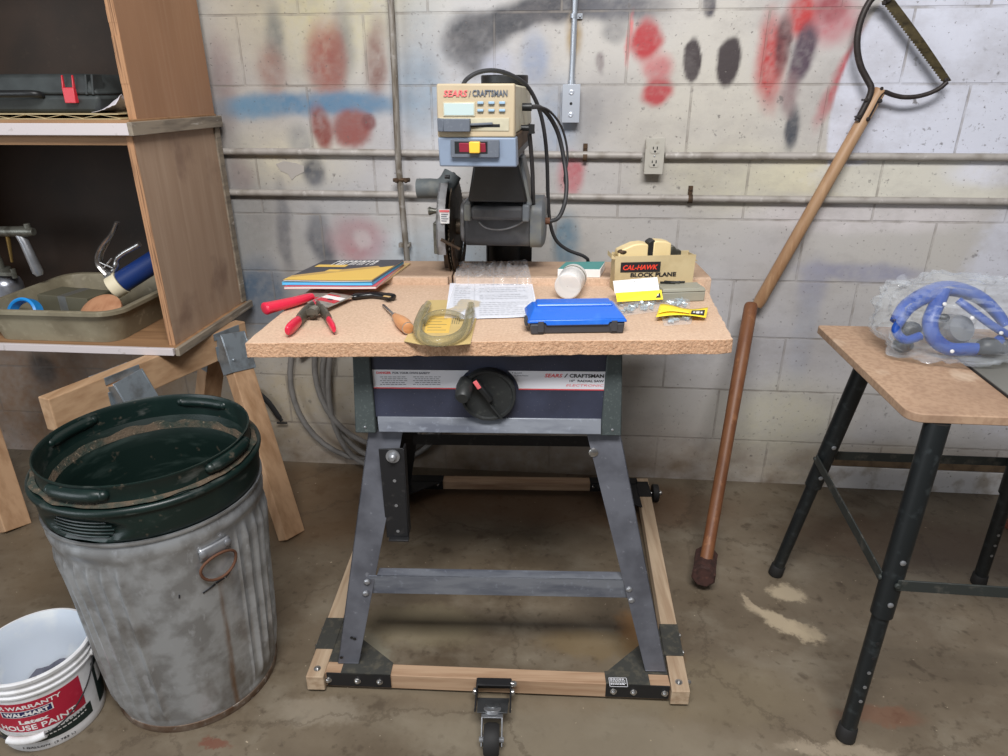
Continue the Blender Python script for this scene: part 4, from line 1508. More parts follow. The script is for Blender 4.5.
# corner brackets: a black angle on the front rail, one on the side rail and a gusset plate between
for sg in (-1, 1):
    dy = 0 if sg < 0 else SL * .93
    yF, yB = yf0 + dy, yf1 + dy
    m = MB()
    xa, xb = (lz(341, 672, zb1).x, lz(390, 678, zb1).x) if sg < 0 else (lz(606, 684, zb1).x, lz(650, 684, zb1).x)
    xe = lfx1 + .004 if sg < 0 else rfx0 - .002
    t = .0025
    def slab(x0, x1, y0, y1, z0, z1):
        m.hexa([(x0, y0 + yo(x0), z0), (x1, y0 + yo(x1), z0), (x1, y1 + yo(x1), z0), (x0, y1 + yo(x0), z0)], [(x0, y0 + yo(x0), z1), (x1, y0 + yo(x1), z1), (x1, y1 + yo(x1), z1), (x0, y1 + yo(x0), z1)])

    slab(min(xe, xb if sg < 0 else xa), max(xe, xb if sg < 0 else xa), yf0 - t, yf0, zb0 + .004, zb1 + t)
    m.mat(1)
    slab(xa, xb, yf0 - t, yf1 + t, zb1, zb1 + t)
    x1 = xat(lfx1, lbx1, -.30) if sg < 0 else xat(rfx0, rbx0, -.30)
    xc = lfx1 if sg < 0 else rfx0
    xq = xb if sg < 0 else xa
    m.hexa([(xc, yB, zb1 - .004), (xq, yB, zb1 - .004), (x1, -.24, zb1 - .004)], [(xc, yB, zb1), (xq, yB, zb1), (x1, -.24, zb1)])
    # angle over the side rail
    y0, y1 = -.335, -.225
    f = (lfx0, lbx0, lfx1, lbx1) if sg < 0 else (rfx0, rbx0, rfx1, rbx1)
    m.hexa([(xat(f[0], f[1], y0) - t, y0, zb0 + .004), (xat(f[2], f[3], y0) + t, y0, zb0 + .004), (xat(f[2], f[3], y1) + t, y1, zb0 + .004), (xat(f[0], f[1], y1) - t, y1, zb0 + .004)],
           [(xat(f[0], f[1], y0) - t, y0, zb1 + t), (xat(f[2], f[3], y0) + t, y0, zb1 + t), (xat(f[2], f[3], y1) + t, y1, zb1 + t), (xat(f[0], f[1], y1) - t, y1, zb1 + t)])
    br = B(m, 'corner_bracket', ['bracket', 'bracket_top'], bev=.0008, smooth=None)
    for px in ((330, 359, 381) if sg < 0 else (613, 633, 664)):
        k = MB()
        p = ly(px, 688 if sg < 0 else 695, yF)
        p = Vector((p.x, yf0 + yo(p.x) - t, (zb0 + zb1) / 2 + .002))
        k.tube([p, p + Vector((0, -.0015, 0))], .0085, 16)
        bolt(k, p + Vector((0, -.0015, 0)), (0, -1, 0), .0062, .006)
        B(k, 'bolt', 'chrome', br)
    for y in (-.31, -.25):
        k = MB()
        sx = xat(f[2], f[3], y) + t if sg > 0 else xat(f[0], f[1], y) - t
        bolt(k, (sx, y, .04), (sg, 0, 0), .0065, .007)
        B(k, 'bolt', 'chrome', br)
    # end-block bolt
    k = MB()
    xm = (lfx0 + lfx1) / 2 if sg < 0 else (rfx0 + rfx1) / 2
    k.tube([(xm, yF + .012, zb1), (xm, yF + .012, zb1 + .0015)], .009, 16)
    bolt(k, (xm, yF + .012, zb1), (0, 0, 1), .0062, .006)
    B(k, 'bolt', 'chrome', SRL if sg < 0 else SRR)
    if sg > 0:
        k = MB()
        bolt(k, (rfx1 + .001, yF + .02, .046), (1, 0, 0), .006, .009)
        B(k, 'bolt', 'chrome', SRR)
        k = MB()
        a, b = lz(608.5, 677.5, zb1 + t), lz(628, 687, zb1 + t)
        z = zb1 + t
        for (x0, x1_, y0_, y1_) in ((a.x, b.x, a.y - .001, a.y), (a.x, b.x, b.y, b.y + .001), (a.x, a.x + .0012, b.y, a.y), (b.x - .0012, b.x, b.y, a.y)):
            k.bx(x0, x1_, y0_, y1_, z, z + .0004)
        rq = random.Random(2)
        for i in range(5):
            y = a.y - .006 - i * (a.y - b.y - .010) / 4.6
            x = a.x + .003
            while x < b.x - .006:
                w = rq.uniform(.002, .006)
                k.bx(x, min(x + w, b.x - .003), y, y + (.0028 if i in (0, 4) else .0014), z, z + .0004)
                x += w + .0015
        B(k, 'rating_label', 'plate', br, smooth=None)
# rear brackets
for sg in (-1, 1):
    m = MB()
    xa, xb = (-.458, -.30) if sg < 0 else (.30, .458)
    if sg < 0:
        xb = ly(443, 484, YB0).x
    else:
        xa = ly(590, 486, YB0).x
    m.bx(xa, xb, YB0 - .0025, YB0, zb0 + .01, zb1 + .002)
    m.bx(xa, xb, YB0 - .0025, YB1, zb1, zb1 + .002)
    xo = xat(lfx0, lbx0, .42) if sg < 0 else xat(rfx0, rbx0, .42)
    xi = xat(lfx1, lbx1, .42) if sg < 0 else xat(rfx1, rbx1, .42)
    m.bx(min(xo, xi) - .002, max(xo, xi) + .002, .40, .50, zb0 + .004, zb1 + .002)
    m.hexa([(xi if sg < 0 else xo, YB0, zb1 - .004), (xb if sg < 0 else xa, YB0, zb1 - .004), (xi if sg < 0 else xo, .33, zb1 - .004)], [(xi if sg < 0 else xo, YB0, zb1), (xb if sg < 0 else xa, YB0, zb1), (xi if sg < 0 else xo, .33, zb1)])
    br = B(m, 'corner_bracket', 'bracket', bev=.0008, smooth=None)
    for dx in (.02, .05):
        k = MB()
        x = (xb - dx) if sg < 0 else (xa + dx * .6)
        bolt(k, (x, YB0 - .0025, .042), (0, -1, 0), .0062, .006)
        B(k, 'bolt', 'chrome', br)
    # fixed rear wheel outside the corner
    m = MB()
    xw = (lbx0 - .006) if sg < 0 else (rbx1 + .006)
    m.tube([(xw, .46, .032), (xw + sg * .022, .46, .032)], .032, 24)
    wh = B(m, 'rear_wheel', 'rubber', smooth=40, bev=.003)
    k = MB()
    k.tube([(xw - sg * .006, .46, .032), (xw + sg * .028, .46, .032)], .006, 12)
    bolt(k, (xw + sg * .028, .46, .032), (sg, 0, 0), .009, .008)
    B(k, 'axle', 'chrome', wh)

# front castor on its tilting plate
yc0 = yf0 + SL * .5
cxm = (lz(475, 684, zb1).x + lz(513, 686, zb1).x) / 2
hw = .041
m = MB()
m.bx(cxm - hw, cxm + hw, yc0 - .006, yc0 - .001, .030, zb1 + .006)
m.bx(cxm - hw, cxm + hw, yc0 - .024, yc0 - .001, zb1 + .003, zb1 + .007)
for sg in (-1, 1):
    m.hexa([(cxm + sg * hw - .002, yc0 - .002, .014), (cxm + sg * hw + .002, yc0 - .002, .014), (cxm + sg * hw + .002, yc0 - .100, .058), (cxm + sg * hw - .002, yc0 - .100, .058)],
           [(cxm + sg * hw - .002, yc0 - .002, zb1 + .007), (cxm + sg * hw + .002, yc0 - .002, zb1 + .007), (cxm + sg * hw + .002, yc0 - .060, zb1 + .006), (cxm + sg * hw - .002, yc0 - .060, zb1 + .006)])
ch = B(m, 'castor_hinge', 'dark_steel', bev=.001, smooth=None)
m = MB()
m.hexa([(cxm - hw + .003, yc0 - .052, .048), (cxm + hw - .003, yc0 - .052, .048), (cxm + hw - .006, yc0 - .112, .070), (cxm - hw + .006, yc0 - .112, .070)],
       [(cxm - hw + .003, yc0 - .052, .051), (cxm + hw - .003, yc0 - .052, .051), (cxm + hw - .006, yc0 - .112, .073), (cxm - hw + .006, yc0 - .112, .073)])
m.lathe([(.017, 0), (.016, .003), (.009, .0045), (.001, .0045)], T_((cxm, yc0 - .082, .0622)) @ rot(-20.1, 'X'), 20)
B(m, 'castor_plate', 'castor_steel', ch, bev=.0008, smooth=30)
for sg in (-1, 1):
    k = MB()
    bolt(k, (cxm + sg * (hw + .002), yc0 - .030, .046), (sg, 0, 0), .009, .008)
    B(k, 'bolt', 'chrome', ch)
k = MB()
bolt(k, (cxm + hw + .002, yc0 - .020, .062), (1, 0, 0), .0075, .012)
B(k, 'bolt', 'chrome', ch)
wy, wr = yc0 - .152, .0350
m = MB()
m.tube([(cxm, yc0 - .096, .068), (cxm, yc0 - .100, .0605)], .020, 20)
ya, yb3 = yc0 - .082, yc0 - .122
m.hexa([(cxm - .0245, ya, .054), (cxm + .0245, ya, .054), (cxm + .0245, yb3, .0655), (cxm - .0245, yb3, .0655)], [(cxm - .0245, ya, .057), (cxm + .0245, ya, .057), (cxm + .0245, yb3, .0685), (cxm - .0245, yb3, .0685)])
for sg in (-1, 1):
    x0, x1 = cxm + sg * .023 - .0015, cxm + sg * .023 + .0015
    m.hexa([(x0, wy - .010, wr - .011), (x1, wy - .010, wr - .011), (x1, wy + .014, wr - .012), (x0, wy + .014, wr - .012)], [(x0, yb3, .068), (x1, yb3, .068), (x1, ya, .056), (x0, ya, .056)])
m.tube([(cxm - .028, wy, wr), (cxm + .028, wy, wr)], .006, 12)
cf = B(m, 'castor_fork', 'zinc', smooth=30, bev=.0006)
m = MB()
prof = [(.010, -.0175), (wr * .88, -.0175), (wr, -.010), (wr, .010), (wr * .88, .0175), (.010, .0175)]
m.lathe(prof, T_((cxm, wy, wr)) @ rot(90, 'Y'), 40)
B(m, 'castor_wheel', 'rubber', cf, smooth=40)

# ------------------------------------------------------------------ left: sawhorses, cabinet
def sawhorse(name, a, b, label, cat, group, feet, mats=('lumber_y', 'lumber')):
    """a front end, b rear end (top centre line of the beam)"""
    a, b = Vector(a), Vector(b)
    root = thing(name, (a.x, a.y, 0), label, cat, group)
    t = (b - a).normalized()
    nrm = Vector((t.y, -t.x, 0))
    ang = math.atan2(t.y, t.x)
    m = MB()
    m.beam(a - Vector((0, 0, .0475)), b - Vector((0, 0, .0475)), .043, .095)
    build(m, 'beam', mats[0], root, bev=.003, smooth=None)
    for i, (s_, side, foot) in enumerate(feet):
        p = a + t * s_ - Vector((0, 0, .045)) + nrm * side * .035
        foot = Vector(foot)
        d = (foot - p).normalized()
        m = MB()
        up = t - d * t.dot(d)
        m.beam(p - d * .02, foot + d * .0, .040, .085, up=up)
        lg = build(m, 'leg', mats[1], root, bev=.003, smooth=None)
        # folded steel bracket gripping the beam and the leg top
        k = MB()
        q = a + t * s_ + nrm * side * .0235
        k.beam(q - t * .055 + Vector((0, 0, -.012)), q + t * .055 + Vector((0, 0, -.012)), .003, .022)
        k.beam(q - t * .055 + Vector((0, 0, -.07)), q + t * .055 + Vector((0, 0, -.07)), .003, .05)
        u2 = up.normalized()
        w = d.cross(u2).normalized()
        if w.dot(nrm) * side < 0:
            w = -w
        k.beam(p - d * .028 + w * .0225, p + d * .10 + w * .0225, .003, .10, up=up)
        k.beam(p - d * .022 + u2 * .046, p + d * .10 + u2 * .046, .05, .003, up=up)
        k.beam(p - d * .022 - u2 * .046, p + d * .10 - u2 * .046, .05, .003, up=up)
        for e in (-.03, .03):
            bolt(k, p + d * .06 + u2 * e + w * .024, w, .006, .004)
        build(k, 'leg_bracket', 'hang_bracket', lg, bev=.0008, smooth=30)
    return root


BT = .662
A0, B0 = Vector((-1.318, -.842, BT)), Vector((-1.096, -.19, BT))
f_b = fz(292, 536, 0)
sawhorse('sawhorse', A0, B0, 'lumber sawhorse whose beam end juts out above the trash can, under the cabinet', 'sawhorse', 'sawhorses under the cabinet',
         [(.21, 1, (-.99, -.66, 0)), (.21, -1, (-1.45, -.58, 0)), (.60, 1, (f_b.x, f_b.y, 0)), (.60, -1, (-1.37, -.20, 0))])
dx = Vector((-.955, -.04, 0))
f_l = fz(16, 528, 0)
sawhorse('sawhorse', A0 + dx, B0 + dx, 'lumber sawhorse at the left edge, only one raking leg in view', 'sawhorse', 'sawhorses under the cabinet',
         [(.21, 1, (-2.0, -.70, 0)), (.21, -1, (-2.42, -.62, 0)), (.60, 1, (f_l.x, f_l.y, 0)), (.60, -1, (-2.32, -.24, 0))])
# red grease pencil marks on the beam are part of its wood
CX1 = -1.149
CX0 = -2.12
CYF = -.50
zmid = fy(130, 123, CYF).z
zbase = fy(170, 346, CYF - .01).z
CAB = thing('shelf_cabinet', ((CX0 + CX1) / 2, -.25, BT), 'open plywood shelf cabinet in the left corner with white-painted shelf edges', 'shelf cabinet')
zb_t = BT + .004
m = MB()
m.bx(CX0 - .015, CX1 + .015, CYF - .02, -.035, zb_t, zb_t + .018)
build(m, 'bottom_board', 'shelf_wood', CAB, bev=.001, smooth=None)
m = MB()
m.bx(CX0 - .015, CX1 + .008, CYF - .032, CYF - .02, zb_t - .003, zb_t + .019)
build(m, 'bottom_edge_strip', 'white_trim', CAB, bev=.0015, smooth=None, label='white-painted front edge strip')
m = MB()
m.bx(CX1 + .015, CX1 + .028, CYF - .032, -.03, zb_t - .003, zb_t + .021)
build(m, 'bottom_edge_strip', 'grey_trim', CAB, bev=.0015, smooth=None, label='bare grey side edge strip')
zs0, zs1 = fy(100, 136, CYF - .01).z, fy(100, 121.5, CYF - .01).z
zmid = (zs0 + zs1) / 2
for x in (CX1, CX0 + .02):
    m = MB()
    m.bx(x - .02, x, CYF, -.04, zb_t + .018, zs0)
    m.mat(1).bx(x - .0201, x + .0001, CYF - .0015, CYF + .001, zb_t + .018, zs0)
    build(m, 'lower_side_panel', ['ply', 'ply_edge'], CAB, bev=.0008, smooth=None)
m = MB()
m.bx(CX1 - .001, CX1 + .006, -.06, -.03, zb_t + .021, zs0)
build(m, 'corner_batten', 'grey_trim', CAB, smooth=None)
m = MB()
m.bx(CX0, CX1 - .002, -.045, -.035, zb_t + .018, 1.95)
build(m, 'back_panel', 'ply_dark', CAB, smooth=None)
m = MB()
m.bx(CX0, CX1 + .004, CYF - .01, -.035, zs0, zs1 + .004)
build(m, 'shelf', 'shelf_wood', CAB, bev=.001, smooth=None)
m = MB()
m.bx(CX0, CX1 + .006, CYF - .024, CYF - .01, zs0 + .002, zs1 - .004)
build(m, 'shelf_edge_strip', 'white_trim', CAB, bev=.0015, smooth=None, label='white-painted front edge strip')
m = MB()
m.bx(CX1 + .0065, CX1 + .020, CYF - .026, -.03, zs0 + .001, zs1 - .001)
build(m, 'shelf_edge_strip', 'grey_trim', CAB, bev=.0015, smooth=None, label='weathered bare side edge strip')
m = MB()
m.bx(CX0, CX1 - .02, CYF + .002, CYF + .02, zs0 - .024, zs0)
build(m, 'shelf_rail', 'shelf_wood', CAB, smooth=None)
CYU = CYF + .032
for x in (CX1 + .002, CX0 + .02):
    m = MB()
    m.bx(x - .022, x, CYU, -.04, zs1 + .004, 1.95)
    m.mat(1)
    rq = random.Random(8)
    z = zs1 + .004
    while z < 1.94:
        h = rq.uniform(.02, .07)
        m.bx(x - .0235 + rq.uniform(0, .001), x - .0005, CYU - rq.uniform(.001, .004), CYU + .002, z, min(z + h, 1.95))
        z += h
    build(m, 'upper_side_panel', ['ply_top', 'ply_edge'], CAB, smooth=None)
m = MB()
m.bx(CX0, CX1 - .026, CYF + .004, -.05, zs1 + .0045, zs1 + .0065)
m.bx(CX0, CX1 - .03, CYF + .004, -.05, zs1 + .0165, zs1 + .0185)
for i in range(9):
    x0 = CX0 + i * (CX1 - CX0 - .03) / 9
    w = (CX1 - CX0 - .03) / 9
    m.beam((x0, CYF + .1, zs1 + .007), (x0 + w / 2, CYF + .1, zs1 + .0165), .19, .001, up=(0, 0, 1))
    m.beam((x0 + w / 2, CYF + .1, zs1 + .0165), (x0 + w, CYF + .1, zs1 + .007), .19, .001, up=(0, 0, 1))
build(m, 'shelf_liner', 'cardboard', CAB, smooth=None)
m = MB()
m.bx(CX0, CX1, CYF, -.035, 1.95, 1.968)
build(m, 'top_board', 'shelf_wood', CAB, smooth=None)
ZL = zb_t + .018 + .0008        # top of the bottom board
ZU = zs1 + .0185 + .0008          # top of the upper shelf's liner

# power tool case on the upper shelf
yk = CYF + .05
kx1 = fy(103, 95, yk + .02).x
kz1 = fy(40, 74, yk + .04).z
TC = thing('tool_case', ((kx1 + CX0) / 2 + .1, yk + .14, ZU), 'black plastic tool case with a red latch on the upper shelf', 'tool case')
kx0 = kx1 - .50
m = MB()
hz = ZU + (kz1 - ZU) * .45
m.hexa([(kx0 + .01, yk + .006, ZU), (kx1 - .012, yk + .006, ZU), (kx1 - .012, yk + .29, ZU), (kx0 + .01, yk + .29, ZU)], [(kx0, yk, hz), (kx1, yk, hz), (kx1, yk + .3, hz), (kx0, yk + .3, hz)])
build(m, 'case_base', 'case_black', TC, bev=.010, smooth=40)
m = MB()
m.hexa([(kx0, yk, hz + .002), (kx1, yk, hz + .002), (kx1, yk + .3, hz + .002), (kx0, yk + .3, hz + .002)], [(kx0 + .02, yk + .02, kz1), (kx1 - .045, yk + .02, kz1), (kx1 - .045, yk + .28, kz1), (kx0 + .02, yk + .28, kz1)])
build(m, 'case_lid', 'case_black', TC, bev=.010, smooth=40)
m = MB()
m.tube(smooth_path([(kx0 + .12, yk + .0, hz), (kx0 + .13, yk - .02, hz + .004), (kx0 + .25, yk - .026, hz + .004), (kx1 - .17, yk - .02, hz + .004), (kx1 - .16, yk + .0, hz)], 5), .009, 10)
build(m, 'carry_handle', 'black', TC, smooth=60)
a, b = fy(60, 75, yk), fy(79, 103, yk)
m = MB()
m.hexa([(a.x + .004, yk - .012, b.z), (b.x, yk - .012, b.z), (b.x, yk + .002, b.z), (a.x + .004, yk + .002, b.z)], [(a.x, yk - .006, (a.z + b.z) / 2 + .004), (b.x - .003, yk - .006, (a.z + b.z) / 2 + .004), (b.x - .003, yk + .006, (a.z + b.z) / 2 + .004), (a.x, yk + .006, (a.z + b.z) / 2 + .004)])
for e in (a.x, b.x - .006):
    m.hexa([(e, yk - .006, (a.z + b.z) / 2), (e + .004, yk - .006, (a.z + b.z) / 2), (e + .004, yk + .004, (a.z + b.z) / 2), (e, yk + .004, (a.z + b.z) / 2)], [(e - .003, yk + .006, a.z), (e + .0, yk + .006, a.z), (e + .0, yk + .012, a.z), (e - .003, yk + .012, a.z)])
build(m, 'latch', 'red', TC, bev=.0015, label='red latch')
m = MB()
a = fy(86, 76, yk + .02)
for dxx in (0, .018):
    m.hexa([(a.x + dxx, yk + .0, hz + .002), (a.x + dxx + .006, yk, hz + .002), (a.x + dxx + .006, yk + .05, hz + .002), (a.x + dxx, yk + .05, hz + .002)], [(a.x + dxx, yk + .012, kz1 - .002), (a.x + dxx + .006, yk + .012, kz1 - .002), (a.x + dxx + .006, yk + .05, kz1 - .002), (a.x + dxx, yk + .05, kz1 - .002)])
build(m, 'lid_rib', 'case_black', TC, bev=.001)
# crumpled white scrap beside it
sc0, sc1 = fy(96, 111, CYF + .06), fy(126, 111, CYF + .06)


def scrap(u, v):
    x = sc0.x + (sc1.x - sc0.x) * u
    h = .045 * u ** 1.3 * (1 - .7 * abs(v - .4) * 2) + .0015
    return (x, CYF + .04 + .09 * v - .02 * u, ZU + max(.001, h + .008 * mnoise.noise(Vector((u * 5, v * 5, 1))) * u))


m = MB()
m.grid(scrap, 14, 10)
build(m, 'paper_scrap', 'rag', solid=.001, label='crumpled white scrap lying beside the black tool case', cat='paper scrap')
# dish tub on the cabinet's bottom board and what lies in it
tx0, tx1, ty0, ty1 = -1.765, -1.300, -.528, -.070
tcx, tcy = (tx0 + tx1) / 2, (ty0 + ty1) / 2
th_ = .105


def rrect(w, h, r, k=5):
    return rounded(w, h, r, k)


m = MB()
rings = []
hw_, hd_ = (tx1 - tx0) / 2, (ty1 - ty0) / 2
spec = [(hw_ - .035, hd_ - .035, .05, ZL), (hw_ - .014, hd_ - .014, .06, ZL + th_ - .014), (hw_, hd_, .07, ZL + th_ - .014), (hw_ + .001, hd_ + .001, .07, ZL + th_ - .003), (hw_ - .004, hd_ - .004, .068, ZL + th_),
        (hw_ - .018, hd_ - .018, .058, ZL + th_ - .002), (hw_ - .022, hd_ - .022, .056, ZL + th_ - .014), (hw_ - .038, hd_ - .038, .05, ZL + .004)]
for w, h, r, z in spec:
    rings.append([m.v((tcx + p[0], tcy + p[1], z)) for p in rrect(w, h, r)])
for A, Bq in zip(rings, rings[1:]):
    for k in range(len(A)):
        m.f([A[k], A[(k + 1) % len(A)], Bq[(k + 1) % len(A)], Bq[k]])
m.f(rings[0][::-1])
m.f(rings[-1])
build(m, 'dish_tub', 'tub', smooth=40, label='grimy beige plastic tub on the lower shelf of the cabinet', cat='tub')
ZT = ZL + .0055
# grease gun leaning out of the tub
GG = thing('grease_gun', (-1.38, -.3, ZT), 'grease gun with a navy cylinder, ivory cap and steel lever in the tub', 'grease gun')
yg = -.30
c0, c1 = fy(116, 286, yg), fy(163, 256, yg + .06)
d = (c1 - c0).normalized()
m = MB()
m.tube([c0 + d * .02, c0 + d * .024, c1, c1 + d * .004], [.029, .0345, .0345, .030], 24)
build(m, 'cylinder', 'blue_tube', GG, smooth=40)
q0, q1 = fy(123, 290, yg - .01), fy(110, 277, yg - .01)
m = MB()
qd = (q1 - q0)
m.tube([c0 - d * .016, c0 - d * .013, c0 + d * .022], [.031, .037, .038], 24)
build(m, 'cap', 'ivory', GG, smooth=40, label='ivory end cap')
h0 = fy(108, 272, yg)
m = MB()
m.tube(smooth_path([fy(108, 274, yg), fy(99, 264, yg), fy(99, 254, yg), fy(104, 244, yg), fy(112, 234, yg), fy(117, 222, yg)], 5), [.017 - .008 * i / 25 for i in range(26)], 8, sq=(1.0, .6))
m.tube(smooth_path([fy(108, 274, yg + .012), fy(102, 264, yg + .012), fy(103, 254, yg + .012), fy(109, 242, yg + .012), fy(119, 222, yg + .012)], 5), .0035, 8)
m.tube([fy(99, 262, yg - .004), fy(113, 268, yg - .004)], .003, 8)
m.tube([fy(104, 268, yg - .004), fy(112, 258, yg - .004)], .003, 8)
m.box(fy(109, 274, yg), (.026, .022, .02))
build(m, 'lever', 'chrome', GG, smooth=50, label='bright steel lever')
m = MB()
m.tube(smooth_path([fy(112, 273, yg + .01), fy(116, 266, yg + .01), fy(117, 259, yg + .01), fy(124, 253, yg + .01), fy(131, 249, yg + .01), fy(140, 244, yg + .01)], 5), [.010] * 8 + [.0075, .0088] * 9, 8)
build(m, 'hand_grip', 'chrome', GG, smooth=50)
# wooden disc, blue lid, card
a = fz(90, 310, ZT + .09)
m = MB()
XD = T_((-1.435, -.40, ZT + .062)) @ rot(36, 'X')
m.lathe([(.001, -.008), (.056, -.008), (.064, -.004), (.064, .004), (.056, .009), (.042, .012), (.001, .014)], XD, 32)
build(m, 'wooden_disc', 'disc_wood', smooth=40, label='turned wooden disc standing in the front of the tub', cat='wooden disc')
m = MB()
XD = T_((-1.682, -.415, ZT + .052)) @ rot(66, 'X')
m.lathe([(.040, -.02), (.050, -.02), (.050, .012), (.044, .016), (.040, .012), (.040, -.018)], XD, 36)
build(m, 'plastic_ring', 'sky_blue', smooth=40, label='bright blue round plastic ring in the left of the tub', cat='ring')
CB = thing('card_box', (-1.55, -.3, ZT), 'olive card box lying in the tub behind the wooden disc', 'box')
m = MB()
XQ = T_((-1.60, -.285, ZT + .0435)) @ rot(-10, 'Z')
m.box((0, 0, 0), (.20, .10, .086), X=XQ)
build(m, 'box_body', 'olive', CB, bev=.002, smooth=None)
m = MB()
m.box((0, 0, 0), (.032, .1015, .0872), X=XQ @ T_((.0, 0, 0)))
build(m, 'paper_band', 'plate_metal', CB, smooth=None, label='pale grey band')

# spray gun left of the tub
SG = thing('spray_gun', (-1.875, -.26, ZL), 'metal paint spray gun with a round aluminium cup left of the tub', 'spray gun')
sx, sy = -1.868, -.25
m = MB()
m.lathe([(.001, 0), (.044, 0), (.05, .004), (.052, .06), (.052, .105), (.046, .122), (.030, .135), (.02, .142), (.001, .142)], T_((sx, sy, ZL)), 32)
build(m, 'cup', 'alu', SG, smooth=40)
m = MB()
m.tube([(sx, sy, ZL + .142), (sx, sy, ZL + .16)], .03, 24)
m.tube([(sx, sy, ZL + .158), (sx, sy, ZL + .19)], .014, 16)
m.box((sx + .045, sy - .03, ZL + .148), (.06, .012, .012))
m.tube([(sx + .07, sy - .03, ZL + .135), (sx + .07, sy - .03, ZL + .165)], .008, 12)
build(m, 'cup_clamp', 'cast', SG, smooth=40)
gz = fy(15, 232, sy).z
m = MB()
gxr = fy(34, 232, sy).x
m.tube([(sx - .03, sy, gz), (gxr - .03, sy, gz + .002), (gxr, sy, gz + .002)], [.015, .018, .012], 18)
m.tube([(gxr - .018, sy, gz + .0), (gxr - .018, sy, gz + .028)], .010, 14)
m.tube([(sx, sy, ZL + .18), (sx - .005, sy, gz - .008)], .012, 14)
m.box((sx - .004, sy, gz - .004), (.04, .026, .03))
m.tube(smooth_path([(sx - .03, sy, gz + .012), (sx - .02, sy, gz + .034), (sx + .006, sy, gz + .034), (sx + .012, sy, gz + .012)], 5), .004, 8)
build(m, 'gun_body', 'cast', SG, smooth=40, bev=.001)
m = MB()
g1, g2 = fy(20, 240, sy), fy(38, 272, sy)
m.tube([Vector((g1.x, sy, gz)), Vector((g1.x + .012, sy, gz - .03)), g2, g2 + Vector((.003, 0, -.012))], [.013, .014, .0165, .010], 14)
build(m, 'grip', 'zinc', SG, smooth=40)
m = MB()
m.tube([Vector((fy(10, 244, sy).x, sy, gz - .012)), fy(12, 262, sy)], [.007, .004], 12)
build(m, 'trigger', 'brass', SG, smooth=40)

# ------------------------------------------------------------------ galvanised can with two nested green bins
TX, TY = -.906, -1.058
GC = thing('trash_can', (TX, TY, 0), 'dented galvanised steel trash can at the front left', 'trash can')
HT = .565


def can_metal():
    """galvanised sheet with a rust run below the ring handle"""
    m_ = M['galv'].copy()
    t = m_.node_tree
    b = t.nodes['Principled BSDF']
    src = b.inputs['Base Color'].links[0].from_socket
    N = Nodes.__new__(Nodes)
    N.m, N.t, N.n, N.b, N.co = m_, t, t.nodes, b, None
    sp = N.add('ShaderNodeSeparateXYZ', i_Vector=N.coord())
    ang = N.math('ARCTAN2', sp.outputs[1], sp.outputs[0])
    wob = N.mrange(N.noise((9, 9, 6), 3), .3, .7, -.035, .035)
    da = N.math('ABSOLUTE', N.math('ADD', N.math('SUBTRACT', ang, R_(-33.5)), wob))
    run = N.math('MULTIPLY', N.mrange(da, .012, .05, 1, 0), N.mrange(sp.outputs[2], .415, .40, 0, 1))
    run = N.math('MULTIPLY', run, N.mrange(N.noise((40, 40, 5), 4), .35, .6, .25, .9))
    c = N.mix(run, src, rgb(124, 92, 62))
    N.link(c, b.inputs['Base Color'])
    return m_


def flute(r, z, a):
    d = (math.degrees(a) + 180) % 360 - 180
    k = 0.0
    if .035 < z < .50 and not (-78 < d < -18) and not (100 < d < 160):
        ph = ((d + 78) % 9.0) - 4.5
        w = math.exp(-(ph / 1.7) ** 2)
        e = min(1, (z - .035) / .03, (.50 - z) / .03)
        k = .0095 * w * max(0, e)
    dent = .004 * mnoise.noise(Vector((math.cos(a) * 1.7, math.sin(a) * 1.7, z * 4)))
    return r + k + (dent if .03 < z < .52 else 0)


m = MB()
zs = [.0, .006, .016, .024, .030, .034] + [.04 + .46 * i / 26 for i in range(27)] + [.508, .516, .524, .532, .540, .552, HT - .008, HT - .003, HT]


def rcan(z):
    r = .186 + (.222 - .186) * z / HT
    if z < .002:
        r -= .003
    if .510 < z < .55:
        r += .005 * math.sin((z - .510) / .04 * math.pi)
    if z > HT - .01:
        r += .005
    return r


m.lathe([(rcan(z), z) for z in zs], T_((TX, TY, 0)), 360, fn=flute)
m.lathe([(rcan(HT), HT), (rcan(HT) - .006, HT - .002), (.215, HT - .02), (.180, .02), (.001, .02)], T_((TX, TY, 0)), 48)
build(m, 'can_body', can_metal(), GC, smooth=50)
m = MB()
m.lathe([(.183, -.0), (.189, .001), (.191, .010), (.189, .019), (.185, .021)], T_((TX, TY, 0)), 80)
build(m, 'bottom_rim', 'galv_rust', GC, smooth=50, label='rust-stained bottom rim')


def can_pt(px, py, z):
    """point on the can wall near a pixel: angle from the view, height given"""
    c = fz(px, py, z) - Vector((TX, TY, z))
    return math.atan2(c.y, c.x)


ha = R_(-33)
hzz = .466
rw = rcan(hzz)
m = MB()
def strap_pt(u, v):
    t = ha + R_(-9 + 18 * u)
    r = rw + .004 + .004 * math.sin(math.pi * min(1, max(0, v)))
    return (TX + r * math.cos(t), TY + r * math.sin(t), hzz + .004 + .030 * v)


